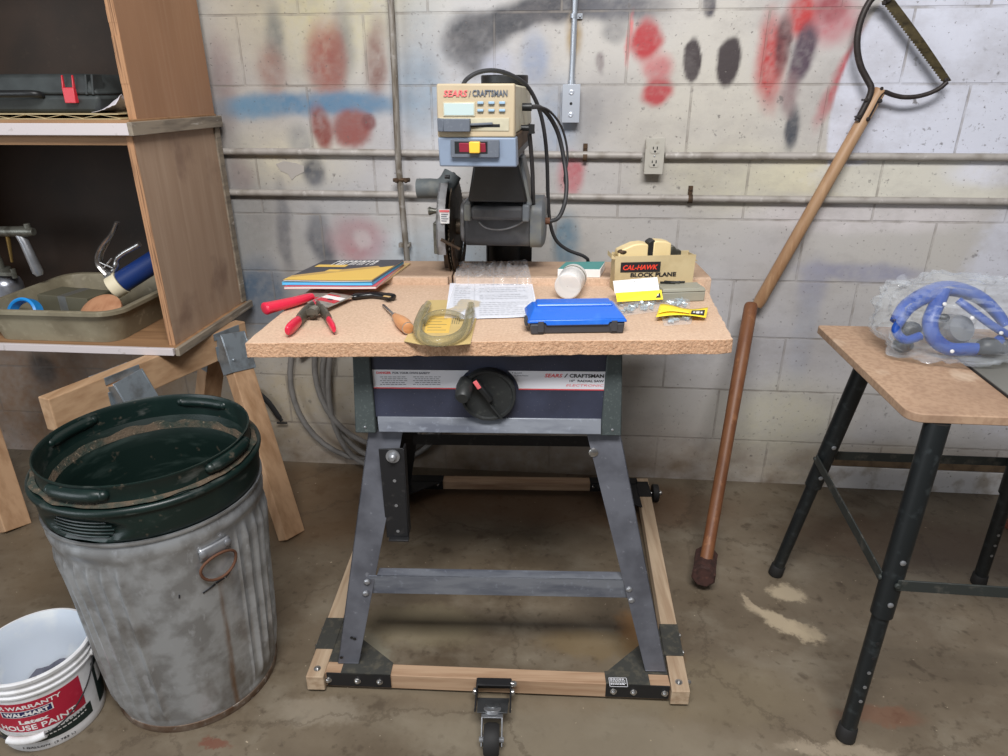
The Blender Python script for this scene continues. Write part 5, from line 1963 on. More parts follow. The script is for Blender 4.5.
m.grid(strap_pt, 12, 6)
for u in (.1, .9):
    q = Vector(strap_pt(u, .6))
    bolt(m, q, (q.x - TX, q.y - TY, 0), .007, .004)
build(m, 'handle_strap', 'zinc', GC, smooth=40, solid=.003)
m = MB()
ring = []
for i in range(25):
    u = 2 * math.pi * i / 24
    t = ha + R_(10.5) * math.cos(u)
    z = hzz - .018 + .036 * math.sin(u) * (1.0 if math.sin(u) < 0 else .75)
    rr2 = rcan(z) + .011
    ring.append((TX + rr2 * math.cos(t), TY + rr2 * math.sin(t), z))
m.tube(ring[:-1], .0032, 10, closed=True)
build(m, 'handle_ring', 'rust_wire', GC, smooth=60, label='rusty ring handle')
for t, z, w, s_ in ((-56, .402, .008, 80), (-40, .392, .03, 14), (-33, .398, .02, 5), (-28, .402, .014, 30)):
    m = MB()
    t = R_(t)
    r_ = rcan(z) + .0016
    c = Vector((TX + r_ * math.cos(t), TY + r_ * math.sin(t), z))
    e = Vector((-math.sin(t), math.cos(t), 0)) * math.cos(R_(s_)) + Vector((0, 0, 1)) * math.sin(R_(s_))
    m.beam(c - e * w / 2, c + e * w / 2, .003, .0035, up=(math.cos(t), math.sin(t), 0))
    build(m, 'paint_mark', 'black_print', GC, smooth=None)


# outer bin: only its collar stands above the can
OB = thing('green_bin', (TX, TY, .03), 'dark green plastic bin sitting inside the galvanised can, a second one nested in it', 'plastic bin', 'green bins nested in the can')
zt_ = .645


def grip_dent(r, z, a):
    d = (math.degrees(a) + 360) % 360
    k = 0
    for c in (264, 84):
        w = ((d - c + 180) % 360 - 180) / 25
        v = (z - .594) / .030
        e = 1 - (w * w + v * v)
        if e > 0:
            k = max(k, min(1, e * 3)) 
    return r - .010 * k


m = MB()
prof = [(.12, .04), (.17, .045), (.190, .30), (.208, .55), (.2205, .566), (.2235, .572), (.2245, .580)] + [(.2245 + .0035 * i / 10, .580 + .05 * i / 10) for i in range(1, 11)] + [(.2335, .632), (.2350, .637), (.2335, .643), (.228, .646), (.222, .645), (.2200, .638)]
m.lathe(prof, T_((TX, TY, 0)), 144, fn=grip_dent)
m.lathe([(.2200, .638), (.216, .60), (.205, .55), (.186, .30), (.166, .049), (.12, .044)], T_((TX, TY, 0)), 72)
build(m, 'bin_body', 'green', OB, smooth=50)
for c in (264, 84):
    m = MB()
    for j in range(5):
        z = .578 + j * .008
        hw2 = 18 * math.sqrt(max(.1, 1 - ((z - .594) / .028) ** 2))
        pts = []
        for i in range(13):
            t = R_(c - hw2 + 2 * hw2 * i / 12)
            pts.append((TX + .2190 * math.cos(t), TY + .2190 * math.sin(t), z))
        m.tube(pts, .0022, 6)
    build(m, 'finger_grip', 'green', OB, smooth=50)
# inner bin
IB = thing('green_bin', (TX + .004, TY, .06), 'inner dark green plastic bin, its scuffed open rim highest above the can', 'plastic bin', 'green bins nested in the can')
ix, iy = TX + .004, TY - .004
zi = .692
m = MB()
m.lathe([(.2215, .648), (.2130, .6530), (.2120, .660), (.2130, zi - .006), (.2150, zi - .003), (.2145, zi), (.2115, zi + .0005), (.2095, zi - .003), (.2085, zi - .012), (.2065, .648), (.2055, .640)], T_((ix, iy, 0)), 96)
b1 = build(m, 'upper_collar', 'green', IB, smooth=50)
m = MB()
m.lathe([(.2055, .640), (.195, .612), (.190, .596), (.188, .58)], T_((ix, iy, 0)), 96)
m.lathe([(.188, .58), (.182, .50), (.176, .40), (.160, .09), (.150, .08), (.001, .078)], T_((ix, iy, 0)), 96)
m.lathe([(.001, .070), (.158, .072), (.168, .09), (.180, .40), (.187, .50), (.193, .58), (.2105, .645)], T_((ix, iy, 0)), 96)
build(m, 'bin_body', 'green_in', IB, smooth=50)
m = MB()
for r0, r1, z0, z1, seed in ((.2350, .2135, .6470, .6515, 1), (.2052, .1935, .6400, .606, 2)):
    nn = 160
    A, Bv = [], []
    rq = random.Random(seed)
    for k in range(nn):
        t = 2 * math.pi * k / nn
        w = (mnoise.noise(Vector((math.cos(t) * 5, math.sin(t) * 5, seed))) + 1) / 2
        rA = r1 + (r0 - r1) * (.25 + .6 * w)
        rB = r1 + (r0 - r1) * .02
        zA = z1 + (z0 - z1) * (.25 + .6 * w) + .0022
        A.append(m.v((ix + rA * math.cos(t), iy + rA * math.sin(t), zA)))
        Bv.append(m.v((ix + rB * math.cos(t), iy + rB * math.sin(t), z1 + .0028 + .002 * w)))
    for k in range(nn):
        m.f([A[k], A[(k + 1) % nn], Bv[(k + 1) % nn], Bv[k]])
dd = build(m, 'dust_layer', 'green_dirt', IB, smooth=60, label='brown dust and chips caught on the ledges')
for c in (262, 348, 82, 168):
    m = MB()
    pts = []
    for i in range(11):
        t = R_(c - 14 + 32 * i / 10)
        rr2 = .2130
        pts.append((ix + rr2 * math.cos(t), iy + rr2 * math.sin(t), zi - .020))
    rad = [.010] + [.0140] * 9 + [.010]
    m.tube(pts, rad, 12)
    m.ball(pts[0], .0115, nu=12, nv=8)
    m.ball(pts[-1], .0115, nu=12, nv=8)
    build(m, 'handle', 'green', IB, smooth=60)
m = MB()
t = R_(75)
c = Vector((ix + .178 * math.cos(t), iy + .178 * math.sin(t), .46))
e = Vector((-math.sin(t), math.cos(t), 0))
m.tube(smooth_path([c - e * .055 + Vector((0, 0, -.10)), c - e * .058, c - e * .04 + Vector((0, 0, .03)), c + e * .05 + Vector((0, 0, .03)), c + e * .062, c + e * .062 + Vector((0, 0, -.1))], 5), .006, 8)
build(m, 'moulded_frame', 'green', IB, smooth=60)

# ------------------------------------------------------------------ white paint bucket
PX_, PY_ = -1.187, -1.217
PB = thing('paint_bucket', (PX_, PY_, 0), 'white plastic paint bucket with a red label at the bottom left corner', 'paint bucket')
HB = .218
rb = lambda z: .1050 + (.1150 - .1050) * z / HB
m = MB()
XPB = T_((PX_, PY_, 0))
m.lathe([(.001, .003), (.096, .003), (.1030, 0), (rb(0) + .0005, .004)] + [(rb(z), z) for z in (.02, .06, .1, .14, .170)] + [(rb(.17) + .0045, .172), (rb(.174) + .0045, .176), (rb(.177), .178), (rb(.186), .187), (rb(.187) + .005, .189), (rb(.19) + .005, .193), (rb(.195), .195), (rb(.204), .205), (rb(.206) + .005, .207), (rb(HB) + .0055, HB - .003), (rb(HB) + .003, HB), (rb(HB) - .001, HB)], XPB, 80)
build(m, 'bucket_body', 'bucket', PB, smooth=40)
m = MB()
m.lathe([(rb(HB) - .001, HB - .0002), (rb(HB) - .0025, HB - .004), (rb(.16) - .003, .16), (rb(.06) - .003, .05), (.09, .008), (.001, .006)], XPB, 64)
build(m, 'paint_film', 'bucket_in', PB, smooth=40, label='bluish white paint film on the inside')
m = MB()


def skin(u, v):
    t = 2 * math.pi * u
    r = v * .098
    return (PX_ + r * math.cos(t), PY_ + r * math.sin(t), .062 + .02 * mnoise.noise(Vector((r * 30 * math.cos(t), r * 30 * math.sin(t), 3))) + .02 * v * max(0, math.cos(t - R_(70))))


m.grid(skin, 48, 10)
build(m, 'dried_paint', 'dry_paint', PB, smooth=60, label='lump of dried grey paint inside')


def wrap(ang0, r_extra, z0):
    """lettering plane bent round the bucket: x along the wall, y up"""
    def fn(co):
        z = z0 + co.y
        r = rb(z) + r_extra + co.z
        t = R_(ang0) + co.x / rb(.1)
        return (PX_ + r * math.cos(t), PY_ + r * math.sin(t), z)
    return fn


def patch(m, a0, a1, zb_, zt2, e, n=24, tilt=0.0):
    f = wrap(a0, e, 0)
    L = R_(a1 - a0) * rb(.1)
    m.grid(lambda u, v: f(Vector((u * L, (zb_(u) if callable(zb_) else zb_) * (1 - v) + (zt2(u) if callable(zt2) else zt2) * v, 0))), n, 1)


m = MB()
patch(m, -143, -11, .068, .156, .0008, 36)
build(m, 'red_label', 'lab_red', PB, smooth=60, label='red label with white lettering')
m = MB()
patch(m, -133, -5, .030, lambda u: .046 + .018 * u, .0008, 30)
patch(m, 9, 41, .03, .150, .0008, 12)
build(m, 'green_label', 'lab_green', PB, smooth=60, label='dark green label band')
m = MB()
patch(m, -97, -43, .1135, .1325, .0012, 16)
m.mat(1)
patch(m, -95.6, -44.4, .1150, .1310, .0015, 16)
build(m, 'badge', ['white', 'navy_print'], PB, smooth=None, label='navy badge with a white border')
m = MB()
patch(m, -133, -65, .052, lambda u: .058 + .004 * math.sin(u * 9), .0013, 16)
build(m, 'torn_edge', 'white', PB, smooth=None)
m = MB()
patch(m, 15, 37, .085, .135, .0011, 8)
build(m, 'side_print', 'white', PB, smooth=None)


def btext(m, s, a0, a1, z, h, e=.0014, **kw):
    m.text(s, None, size=h, width=R_(a1 - a0) * rb(.1), fn=wrap(a0, e, z), ext=.0002, **kw)


m = MB()
btext(m, '5 YEAR WARRANTY', -121, -33, .1380, .0150, bold=.0003)
btext(m, 'WAL-MART', -93, -47, .1180, .0142, .0018, bold=.0006)
btext(m, 'Latex', -80, -50, .0935, .0155, bold=.0006)
btext(m, 'HOUSE PAINT', -105, -23, .0730, .0210, bold=.0003)
build(m, 'lettering', 'white', PB, smooth=None)
m = MB()
rq = random.Random(4)
for z in (.050, .040):
    t = -79.0
    while t < -15:
        w = rq.uniform(2, 5)
        patch(m, t, min(t + w, -13), z + (t + 79) / 64 * .010, z + .003 + (t + 79) / 64 * .010, .0012, 3)
        t += w + 1.4
build(m, 'small_print', 'white', PB, smooth=None)
m = MB()
btext(m, '1 GALLON  (3.785 L)', -89, -31, .012, .0080, .0008)
build(m, 'volume_print', 'black_print', PB, smooth=None)
m = MB()
pts = []
for i in range(31):
    u = i / 30
    t = R_(15 - 180 * u)
    z = .176 - .118 * math.sin(math.pi * u) ** .8
    r = rb(z) + .006 + .010 * math.sin(math.pi * u)
    pts.append(Vector((PX_ + r * math.cos(t), PY_ + r * math.sin(t), z)))
m.tube(pts, .0019, 8)
bl = build(m, 'bail_handle', 'dark_steel', PB, smooth=60)
m = MB()
m.tube(pts[12:19], .0085, 14)
build(m, 'handle_grip', 'bucket', bl, smooth=60, label='white grip sleeve')
for t in (15, -165):
    m = MB()
    t = R_(t)
    c = Vector((PX_ + rb(.176) * math.cos(t), PY_ + rb(.176) * math.sin(t), .176))
    m.tube([c, c + Vector((math.cos(t), math.sin(t), 0)) * .009], .009, 14)
    build(m, 'bail_ear', 'bucket', PB, smooth=40)

# ------------------------------------------------------------------ hose coil and cord on the wall
m = MB()
for k, (px, py, rx, ry, dd_, tl) in enumerate(((374, 372, 84, 88, -.030, 0), (392, 362, 78, 84, -.052, 4), (388, 380, 66, 80, -.036, -6), (384, 368, 55, 98, -.058, 8))):
    pts = []
    for i in range(41):
        u = 2 * math.pi * (i / 40 + .12 * k)
        x = px + rx * math.cos(u) * math.cos(R_(tl)) - ry * math.sin(u) * math.sin(R_(tl))
        y = py + rx * math.cos(u) * math.sin(R_(tl)) + ry * math.sin(u) * math.cos(R_(tl))
        p = fy(x, y, dd_)
        pts.append(Vector((p.x, dd_ + .006 * math.sin(u * 2 + k), max(p.z, .02))))
    m.tube(pts[:-1], .0105, 10, closed=True)
m.tube(smooth_path([fy(300, 356, -.03), fy(316, 346, -.02), fy(345, 330, -.012)], 5), .0105, 10)
build(m, 'coiled_hose', 'hose', smooth=60, label='coil of grey hose hanging on the wall behind the saw table', cat='hose')
m = MB()
m.tube(smooth_path([fy(228, 372, -.012), fy(246, 386, -.012), fy(258, 393, -.014), fy(269, 403, -.018), fy(278, 416, -.02), fy(282, 421, -.02)], 5), [.011] * 8 + [.0125] * 14 + [.009] * 4, 8, sq=(.45, 1))
m.tube([fy(277, 423, -.02), fy(287, 423, -.02)], .004, 8)
build(m, 'black_strap', 'rubber', smooth=60, label='black rubber strap hanging on the wall between sawhorse and hose coil', cat='strap')
# ------------------------------------------------------------------ bow saw on a pole, and the sledgehammer leaning in front of it
yp = -.045
p0, p1 = fy(880.5, 89, yp), fy(757, 306, yp - .0)
PS = thing('pole_saw', (p1.x, yp, p1.z), 'bow saw on a pale wooden pole, hung high on the wall at right', 'pole saw')
d = (p1 - p0).normalized()
m = MB()
m.tube([p0, p0 + d * .004, p0 + d * .3, p1 - d * .02, p1], [.016, .0185, .019, .0200, .017], 18)
build(m, 'pole', 'pole', PS, smooth=50)
m = MB()
fr_ = [fy(857, 121, yp - .012), fy(865, 106, yp - .012), fy(870, 95, yp - .012), fy(871, 87, yp - .012), fy(867, 79, yp - .008), fy(861, 67, yp - .006), fy(857.5, 52, yp - .006), fy(857.5, 36, yp - .006), fy(861, 20, yp - .006), fy(867, 6, yp - .006), fy(874, -3, yp - .006), fy(884, -5, yp - .006), fy(889, 1, yp - .006)]
m.tube(smooth_path(fr_, 6), .0092, 10)
bw = build(m, 'bow_frame', 'iron', PS, smooth=60)
m = MB()
fr_ = [fy(866, 121, yp - .012), fy(872, 110, yp - .012), fy(879, 97, yp - .012), fy(884, 92, yp - .010), fy(893, 95, yp - .006), fy(904, 97.2, yp - .006), fy(917, 96.5, yp - .006), fy(930, 93, yp - .006), fy(940, 88, yp - .006), fy(947, 82, yp - .006)]
m.tube(smooth_path(fr_, 6), .0066, 10)
build(m, 'bow_arm', 'iron', PS, smooth=60)
for px, py in ((859, 117), (866, 100), (880, 101), (868, 119)):
    m = MB()
    c = fy(px, py, yp - .018)
    bolt(m, c, (0, -1, 0), .006, .006)
    m.tube([c, c + Vector((0, .03, 0))], .003, 8)
    build(m, 'frame_bolt', 'iron', PS, smooth=40)
# toothed blade
ta, tb = fy(881, 2, yp - .004), fy(942.5, 83.5, yp - .004)       # tooth edge
oa, ob2 = fy(891, -5, yp - .004), fy(951.5, 80.5, yp - .004)   # back edge
m = MB()
n = 64
up_, lo_ = [], []
for i in range(n + 1):
    t = i / n
    bow = .003 * math.sin(math.pi * t)
    e = tb.lerp(ta, t)
    bk = ob2.lerp(oa, t)
    nn = (bk - e).normalized()
    lo_.append(e + nn * (bow * .2) + (nn * .0045 if i % 2 else Vector((0, 0, 0))))
    up_.append(bk + nn * bow)
poly = lo_ + up_[::-1]
f = [m.v(p) for p in poly]
b = [m.v(p + Vector((0, .0018, 0))) for p in poly]
m.f(f)
m.f(b[::-1])
for i in range(len(f)):
    m.f([f[i], f[(i + 1) % len(f)], b[(i + 1) % len(f)], b[i]])
sb = build(m, 'saw_blade', 'saw_blade', PS, smooth=None)
for c in (fy(884, 3, yp - .006), fy(946, 80, yp - .006)):
    m = MB()
    bolt(m, c, (0, -1, 0), .006, .006)
    build(m, 'blade_bolt', 'iron', sb, smooth=40)
# a nail carries it
m = MB()
c = fy(874, 90, 0)
m.tube([(c.x - .004, .01, c.z + .0), (c.x - .004, -.062, c.z + .004)], .0022, 8)
m.tube([(c.x - .004, -.062, c.z + .004), (c.x - .004, -.064, c.z + .004)], .005, 10)
build(m, 'wall_nail', 'iron', smooth=40, label='nail in the wall that carries the pole saw', cat='nail')

yh = -.088
ht = fy(751.5, 303, yh)
hb = fz(706, 560, .075)
SH = thing('sledgehammer', (hb.x, hb.y, 0), 'rusty sledgehammer standing on its head, brown handle leaning at the wall', 'sledgehammer')
d = (ht - hb).normalized()
m = MB()
m.tube([hb - d * .02, hb + d * .10, hb + d * .4, ht - d * .2, ht - d * .012, ht - d * .003, ht], [.0190, .0185, .0195, .0218, .0218, .018, .009], 18)
build(m, 'handle', 'hickory', SH, smooth=50)
side = d.cross(Vector((0, 0, 1))).normalized()
ax = side.cross(d).normalized()
if ax.y > 0:
    ax = -ax
ax = Vector((-.26, -1, .10)).normalized()
side = ax.cross(d).normalized()
d = side.cross(ax).normalized()
hc = hb - d * .020
XH = Matrix(((ax.x, side.x, d.x, hc.x), (ax.y, side.y, d.y, hc.y), (ax.z, side.z, d.z, hc.z), (0, 0, 0, 1)))
# head: octagonal bar lying across the handle
r_ = .0345
oc = [(r_ * math.cos(R_(22.5 + 45 * i)) * 1.05, r_ * math.sin(R_(22.5 + 45 * i)) * 1.05) for i in range(8)]
m = MB()
secs = [(-.064, .86), (-.058, 1.0), (-.03, .96), (.03, .96), (.058, 1.0), (.064, .86)]
rings = []
for x, k in secs:
    rings.append([m.v(XH @ Vector((x, p[0] * k, p[1] * k))) for p in oc])
for A, Bq in zip(rings, rings[1:]):
    for i in range(8):
        m.f([A[i], A[(i + 1) % 8], Bq[(i + 1) % 8], Bq[i]])
m.f(rings[0][::-1])
m.f(rings[-1])
build(m, 'hammer_head', 'hammer', SH, smooth=20, label='rusted dark steel head')

# ------------------------------------------------------------------ right: steel-legged bench and what lies on it
BZ = .82
BN = thing('work_bench', (.98, -.84, 0), 'chipboard-topped bench with black tubular legs at the right edge', 'bench')
bx0, bx1, by0, by1 = .662, 1.36, -1.088, -.562
m = MB()
pl_ = []
for (cx_, cy2, a0) in ((bx1 - .025, by1 - .025, 0), (bx0 + .012, by1 - .012, 90), (bx0 + .03, by0 + .03, 180), (bx1 - .03, by0 + .03, 270)):
    rr2 = .012 if a0 == 90 else .03
    for i in range(6):
        t = R_(a0 + 90 * i / 5)
        pl_.append((cx_ + rr2 * math.cos(t), cy2 + rr2 * math.sin(t)))
m.prism(pl_, .019, T_((0, 0, BZ - .019)))
build(m, 'bench_top', ['bench_chip'], BN, bev=.002, smooth=30)
feet = {}
for nm, (fx_, fy_), (tx_, ty_) in (('rl', fz(775, 574, 0)[:2], (.775, -.645)), ('fl', fz(845, 738, 0)[:2], (.722, -1.075)), ('rr', fz(978, 583, 0)[:2], (1.20, -.645)), ('fr', (1.32, -1.14), (1.235, -1.075))):
    f = Vector((fx_, fy_, 0))
    t = Vector((tx_, ty_, BZ - .02))
    feet[nm] = (f, t)
    m = MB()
    k = f.lerp(t, .44)
    m.tube([k, t], .0225, 20)
    lg = build(m, 'leg', 'bench_black', BN, smooth=50)
    m = MB()
    m.tube([f + (t - f) * .02, f.lerp(t, .48)], .0175, 18)
    lo = build(m, 'extension_tube', 'bench_black', lg, smooth=50)
    m = MB()
    m.tube([f, f + (t - f) * .004, f + (t - f) * .045, f + (t - f) * .05], [.019, .0215, .0205, .018], 18)
    build(m, 'foot_cap', 'rubber', lg, smooth=50)
    dn = Vector((0, -1, 0))
    for q in ((.16, .21, .26, .31, .36) if nm != 'rl' else ()):
        m = MB()
        c = f.lerp(t, q) + Vector((0, -.0172, 0))
        m.tube([c, c + dn * .0012], .0042, 10)
        build(m, 'adjustment_hole', 'rubber' if q > .3 else 'zinc', lg, smooth=40)
    for q in (.49, .62):
        m = MB()
        c = f.lerp(t, q) + Vector((0, -.0215, 0))
        bolt(m, c, dn, .006, .004)
        build(m, 'bolt', 'zinc', lg, smooth=40)


def on(nm, q):
    f, t = feet[nm]
    return f.lerp(t, q)


def strap(a, b, off):
    m = MB()
    m.beam(a + off, b + off, .004, .026)
    for e in (a, b):
        bolt(m, e + off * 1.08, off, .0065, .005)
    build(m, 'brace', 'brace_black', BN, bev=.0008, smooth=30)


qb = .555
strap(on('rl', qb), on('fl', qb), Vector((-.022, 0, 0)))
strap(on('rr', qb), on('fr', qb), Vector((.024, 0, 0)))
strap(on('fl', qb), on('fr', qb), Vector((0, -.024, 0)))
strap(on('rl', qb), on('rr', qb), Vector((0, .024, 0)))
# grey metal plate on the bench
m = MB()
m.prism([(.886, -1.02), (1.30, -1.02), (1.30, -.66), (.905, -.66)], .006, T_((0, 0, BZ + .0005)))
m.mat(1).prism([(.8835, -1.02), (.886, -1.02), (.905, -.66), (.9025, -.66)], .0045, T_((0, 0, BZ + .0005)))
build(m, 'metal_plate', ['plate_metal', 'dark_steel'], bev=.0008, smooth=None, label='flat grey metal plate on the bench beside the bagged blue tool', cat='metal plate')

# bagged blue machine part
zt = BZ + .0075
BL = thing('blue_tool', (.93, -.74, zt), 'blue and black plastic tool inside a clear bag on the bench', 'tool')


def bp(px, py, Y):
    p = fy(px, py, Y)
    p.z = max(p.z, zt + .019)
    return p


m = MB()
m.tube(smooth_path([bp(897, 322, -.78), bp(906, 308, -.76), bp(922, 297, -.73), bp(942, 289, -.71), bp(960, 290, -.70), bp(980, 298, -.70), bp(996, 312, -.72), bp(1006, 326, -.74)], 5), [.016 + .008 * math.sin(math.pi * i / 35) for i in range(36)], 10, sq=(1.0, .7))
m.tube(smooth_path([bp(944, 288, -.72), bp(936, 306, -.75), bp(930, 322, -.77), bp(934, 338, -.785), bp(948, 350, -.79), bp(968, 356, -.79), bp(988, 350, -.785), bp(1000, 340, -.77)], 5), .0165, 10, sq=(1.0, .7))
m.tube(smooth_path([bp(958, 300, -.74), bp(974, 312, -.76), bp(990, 324, -.765), bp(1006, 334, -.76)], 5), .012, 10, sq=(1.0, .7))
m.tube(smooth_path([bp(903, 318, -.785), bp(896, 330, -.79), bp(905, 340, -.80), bp(920, 336, -.79)], 5), .010, 10)
build(m, 'blue_frame', 'tool_blue', BL, smooth=60)
m = MB()
c = bp(959, 329, -.75)
m.lathe([(.001, .012), (.030, .010), (.034, .0), (.036, -.02), (.040, -.024)], T_(c) @ rot(60, 'X') @ rot(10, 'Y'), 28)
build(m, 'round_cover', 'zinc', BL, smooth=40, label='round grey cover')
m = MB()
for px, py, Y, r in ((910, 330, -.77, .020), (903, 345, -.79, .018), (985, 358, -.79, .022), (1002, 352, -.77, .018), (944, 318, -.755, .010)):
    c = bp(px, py, Y)
    c.z = max(c.z, zt + r + .003)
    m.ball(c, (r * 1.25, r, r), nu=14, nv=9)
m.tube([bp(972, 360, -.79), bp(1004, 362, -.77)], .014, 12)
build(m, 'black_body', 'black', BL, smooth=50)
for px, py, Y in ((944.5, 304, -.765), (951, 355, -.808), (972, 318, -.78), (1001, 333, -.78)):
    m = MB()
    bolt(m, bp(px, py, Y), (-.1, -1, .3), .0042, .003)
    build(m, 'screw', 'white', BL, smooth=40)
# the bag around it
m = MB()
bc = Vector((.908, -.735, zt + .070))


def bagpt(u, v):
    t, p = 2 * math.pi * u, math.pi * v
    dv = Vector((math.cos(t) * math.sin(p), math.sin(t) * math.sin(p), math.cos(p)))
    se = lambda x, e: math.copysign(abs(x) ** e, x)
    r = 1 + .12 * mnoise.noise(dv * 1.9 + Vector((3, 1, 5))) + .20 * abs(mnoise.noise(dv * 3.1)) - .07 + .10 * abs(mnoise.noise(dv * 7.3 + Vector((1, 2, 3)))) + .02 * mnoise.noise(dv * 15)
    q = Vector((se(dv.x, .8) * .178 * r, se(dv.y, .8) * .142 * r, se(dv.z, .75) * .100 * r))
    w = bc + q
    if dv.x < 0:
        w.z -= .02 * abs(dv.x) * max(0, dv.z)
    if w.z < zt + .001:
        w.z = zt + .0006 + .0008 * v
    return w


m.grid(bagpt, 96, 54)
tuft = fy(905, 286, -.70)
m.grid(lambda u, v: tuft + Vector((-.02 + .05 * u, .012 * math.sin(v * 7 + u * 3), -.03 + .045 * v + .01 * math.sin(u * 5))), 10, 8)
bmesh.ops.remove_doubles(m.bm, verts=m.bm.verts, dist=.0004)
build(m, 'plastic_bag', 'bag', smooth=25, label='crumpled clear plastic bag on the bench at the right edge', cat='plastic bag')
# rust-red thing on the floor at the right edge, behind the bench leg
c = fz(1012, 519, .03)
m = MB()
m.lathe([(.001, 0), (.034, .0), (.040, .006), (.044, .05), (.042, .056), (.038, .052), (.036, .010), (.001, .008)], T_((c.x + .012, c.y, 0)), 32)
build(m, 'clay_pot', mat('terracotta', (132, 74, 56), .8, layers=[((100, 56, 44), 20, .45, .65, .7)]), smooth=40, label='reddish-brown round pot on the floor at the far right edge', cat='pot')
# ------------------------------------------------------------------ things lying on the saw table (world coordinates)
Z0 = TZ + .0006


def P(px, py, z=None):
    return fz(px, py, Z0 if z is None else z)


# booklets
bq = [(325, 260), (404, 260), (372, 281), (283, 280.5)]


def booklet(z, h, quad, cover, label, name='booklet', bow=.0, back=None, decor=None, zref=None):
    m = MB()
    q = [fz(x, y, zref or z + h) for x, y in quad]
    q = [Vector((p.x, p.y, 0)) for p in q]
    n_ = 12

    def pt(u, v, zz):
        a = q[3].lerp(q[2], u)
        b = q[0].lerp(q[1], u)
        p = a.lerp(b, v)
        p.z = zz + bow * (math.sin(u * 5 + z * 900) * .5 + .5) * (1 - v) + bow * .6 * u * u
        return p
    # pages, then covers
    m.mat(1)
    for (za, zb__, ins, mi) in ((z + .0004, z + h - .0004, .004, 1), (z, z + .0004, 0, 0), (z + h - .0004, z + h, 0, 0)):
        m.mat(mi)
        G0 = [[m.v(pt(ins + (1 - 2 * ins) * i / n_, ins + (1 - 2 * ins) * j / 4, za)) for j in range(5)] for i in range(n_ + 1)]
        G1 = [[m.v(pt(ins + (1 - 2 * ins) * i / n_, ins + (1 - 2 * ins) * j / 4, zb__)) for j in range(5)] for i in range(n_ + 1)]
        for i in range(n_):
            for j in range(4):
                m.f([G0[i][j], G0[i][j + 1], G0[i + 1][j + 1], G0[i + 1][j]])
                m.f([G1[i][j], G1[i + 1][j], G1[i + 1][j + 1], G1[i][j + 1]])
        for i in range(n_):
            for j in (0, 4):
                m.f([G0[i][j], G0[i + 1][j], G1[i + 1][j], G1[i][j]])
        for j in range(4):
            for i in (0, n_):
                m.f([G0[i][j], G0[i][j + 1], G1[i][j + 1], G1[i][j]])
    if decor:
        decor(m, lambda u, v, e=.0005: pt(u, v, z + h + e))
    return m


def quadpatch(m, pt, pts, e=.0005, n_=12):
    """a printed polygon given as two matching rows of (u,v)"""
    lo, hi = pts
    for i in range(n_):
        def rowpt(row, t):
            k = t * (len(row) - 1)
            a = min(int(k), len(row) - 2)
            f = k - a
            return (row[a][0] + (row[a + 1][0] - row[a][0]) * f, row[a][1] + (row[a + 1][1] - row[a][1]) * f)
        a0, a1 = rowpt(lo, i / n_), rowpt(lo, (i + 1) / n_)
        b0, b1 = rowpt(hi, i / n_), rowpt(hi, (i + 1) / n_)
        m.f([m.v(pt(*a0, e)), m.v(pt(*a1, e)), m.v(pt(*b1, e)), m.v(pt(*b0, e))])


def cover_art(m, pt):
    m.mat(2)
    quadpatch(m, pt, ([(0, 0), (.5, .0), (1, 0)], [(0, .10), (.42, .36), (1, .68)]), .0004)
    m.mat(3)
    quadpatch(m, pt, ([(0, .10), (.42, .36), (.86, .60)], [(0, .2), (.36, .46), (.8, .68)]), .0005)
    m.mat(2)
    quadpatch(m, pt, ([(.05, .62), (.42, .62)], [(.05, .74), (.42, .74)]), .0005)
    quadpatch(m, pt, ([(.28, .40), (.44, .40)], [(.29, .50), (.45, .50)]), .0006)
    m.mat(4)
    rq = random.Random(9)
    u = .20
    while u < .70:
        w = rq.uniform(.030, .046)
        quadpatch(m, pt, ([(u, .72), (u + .013, .72)], [(u + .004, .95), (u + .017, .95)]), .0006, 1)
        quadpatch(m, pt, ([(u, .89), (u + w, .89)], [(u + .004, .95), (u + w, .95)]), .0006, 1)
        if rq.random() > .4:
            quadpatch(m, pt, ([(u + w - .011, .72), (u + w, .72)], [(u + w - .009, .94), (u + w + .002, .94)]), .0006, 1)
        u += w + .016
    m.mat(2)
    quadpatch(m, pt, ([(.86, 0), (1, 0)], [(.90, .25), (1, .60)]), .00055)


spec = [
    ([(334, 263), (411, 263), (381, 284.5), (292, 286)], 'cover_t', .0035, .0005, 'tan booklet at the bottom of the booklet stack, sticking out at the right', None),
    ([(330, 262), (404, 263), (376, 286.8), (283.5, 287)], 'cover_r', .0060, .0012, 'faded red booklet below the sky blue one in the stack', None),
    ([(327, 261), (404, 261), (372, 283), (281.5, 282.5)], 'cover_b', .0065, .0010, 'sky blue booklet second from the top of the stack', None),
    ([(325, 260), (404, 260), (372, 281), (283, 280.5)], 'cover_k', .0035, .0016, 'black and gold booklet on top of the stack at the table back left', cover_art)]
z = TZ + .0188
for quad, cv, h, bow, lab, dec in spec:
    m = booklet(z, h, quad, cv, lab, bow=bow, decor=dec)
    build(m, 'booklet', [cv, cv if cv == 'cover_b' else 'pages', 'gold', 'gold_d', 'white'], smooth=20, label=lab, cat='booklet', group='booklets stacked at the back left of the saw table')
    z += h + bow * 1.0 + .0002

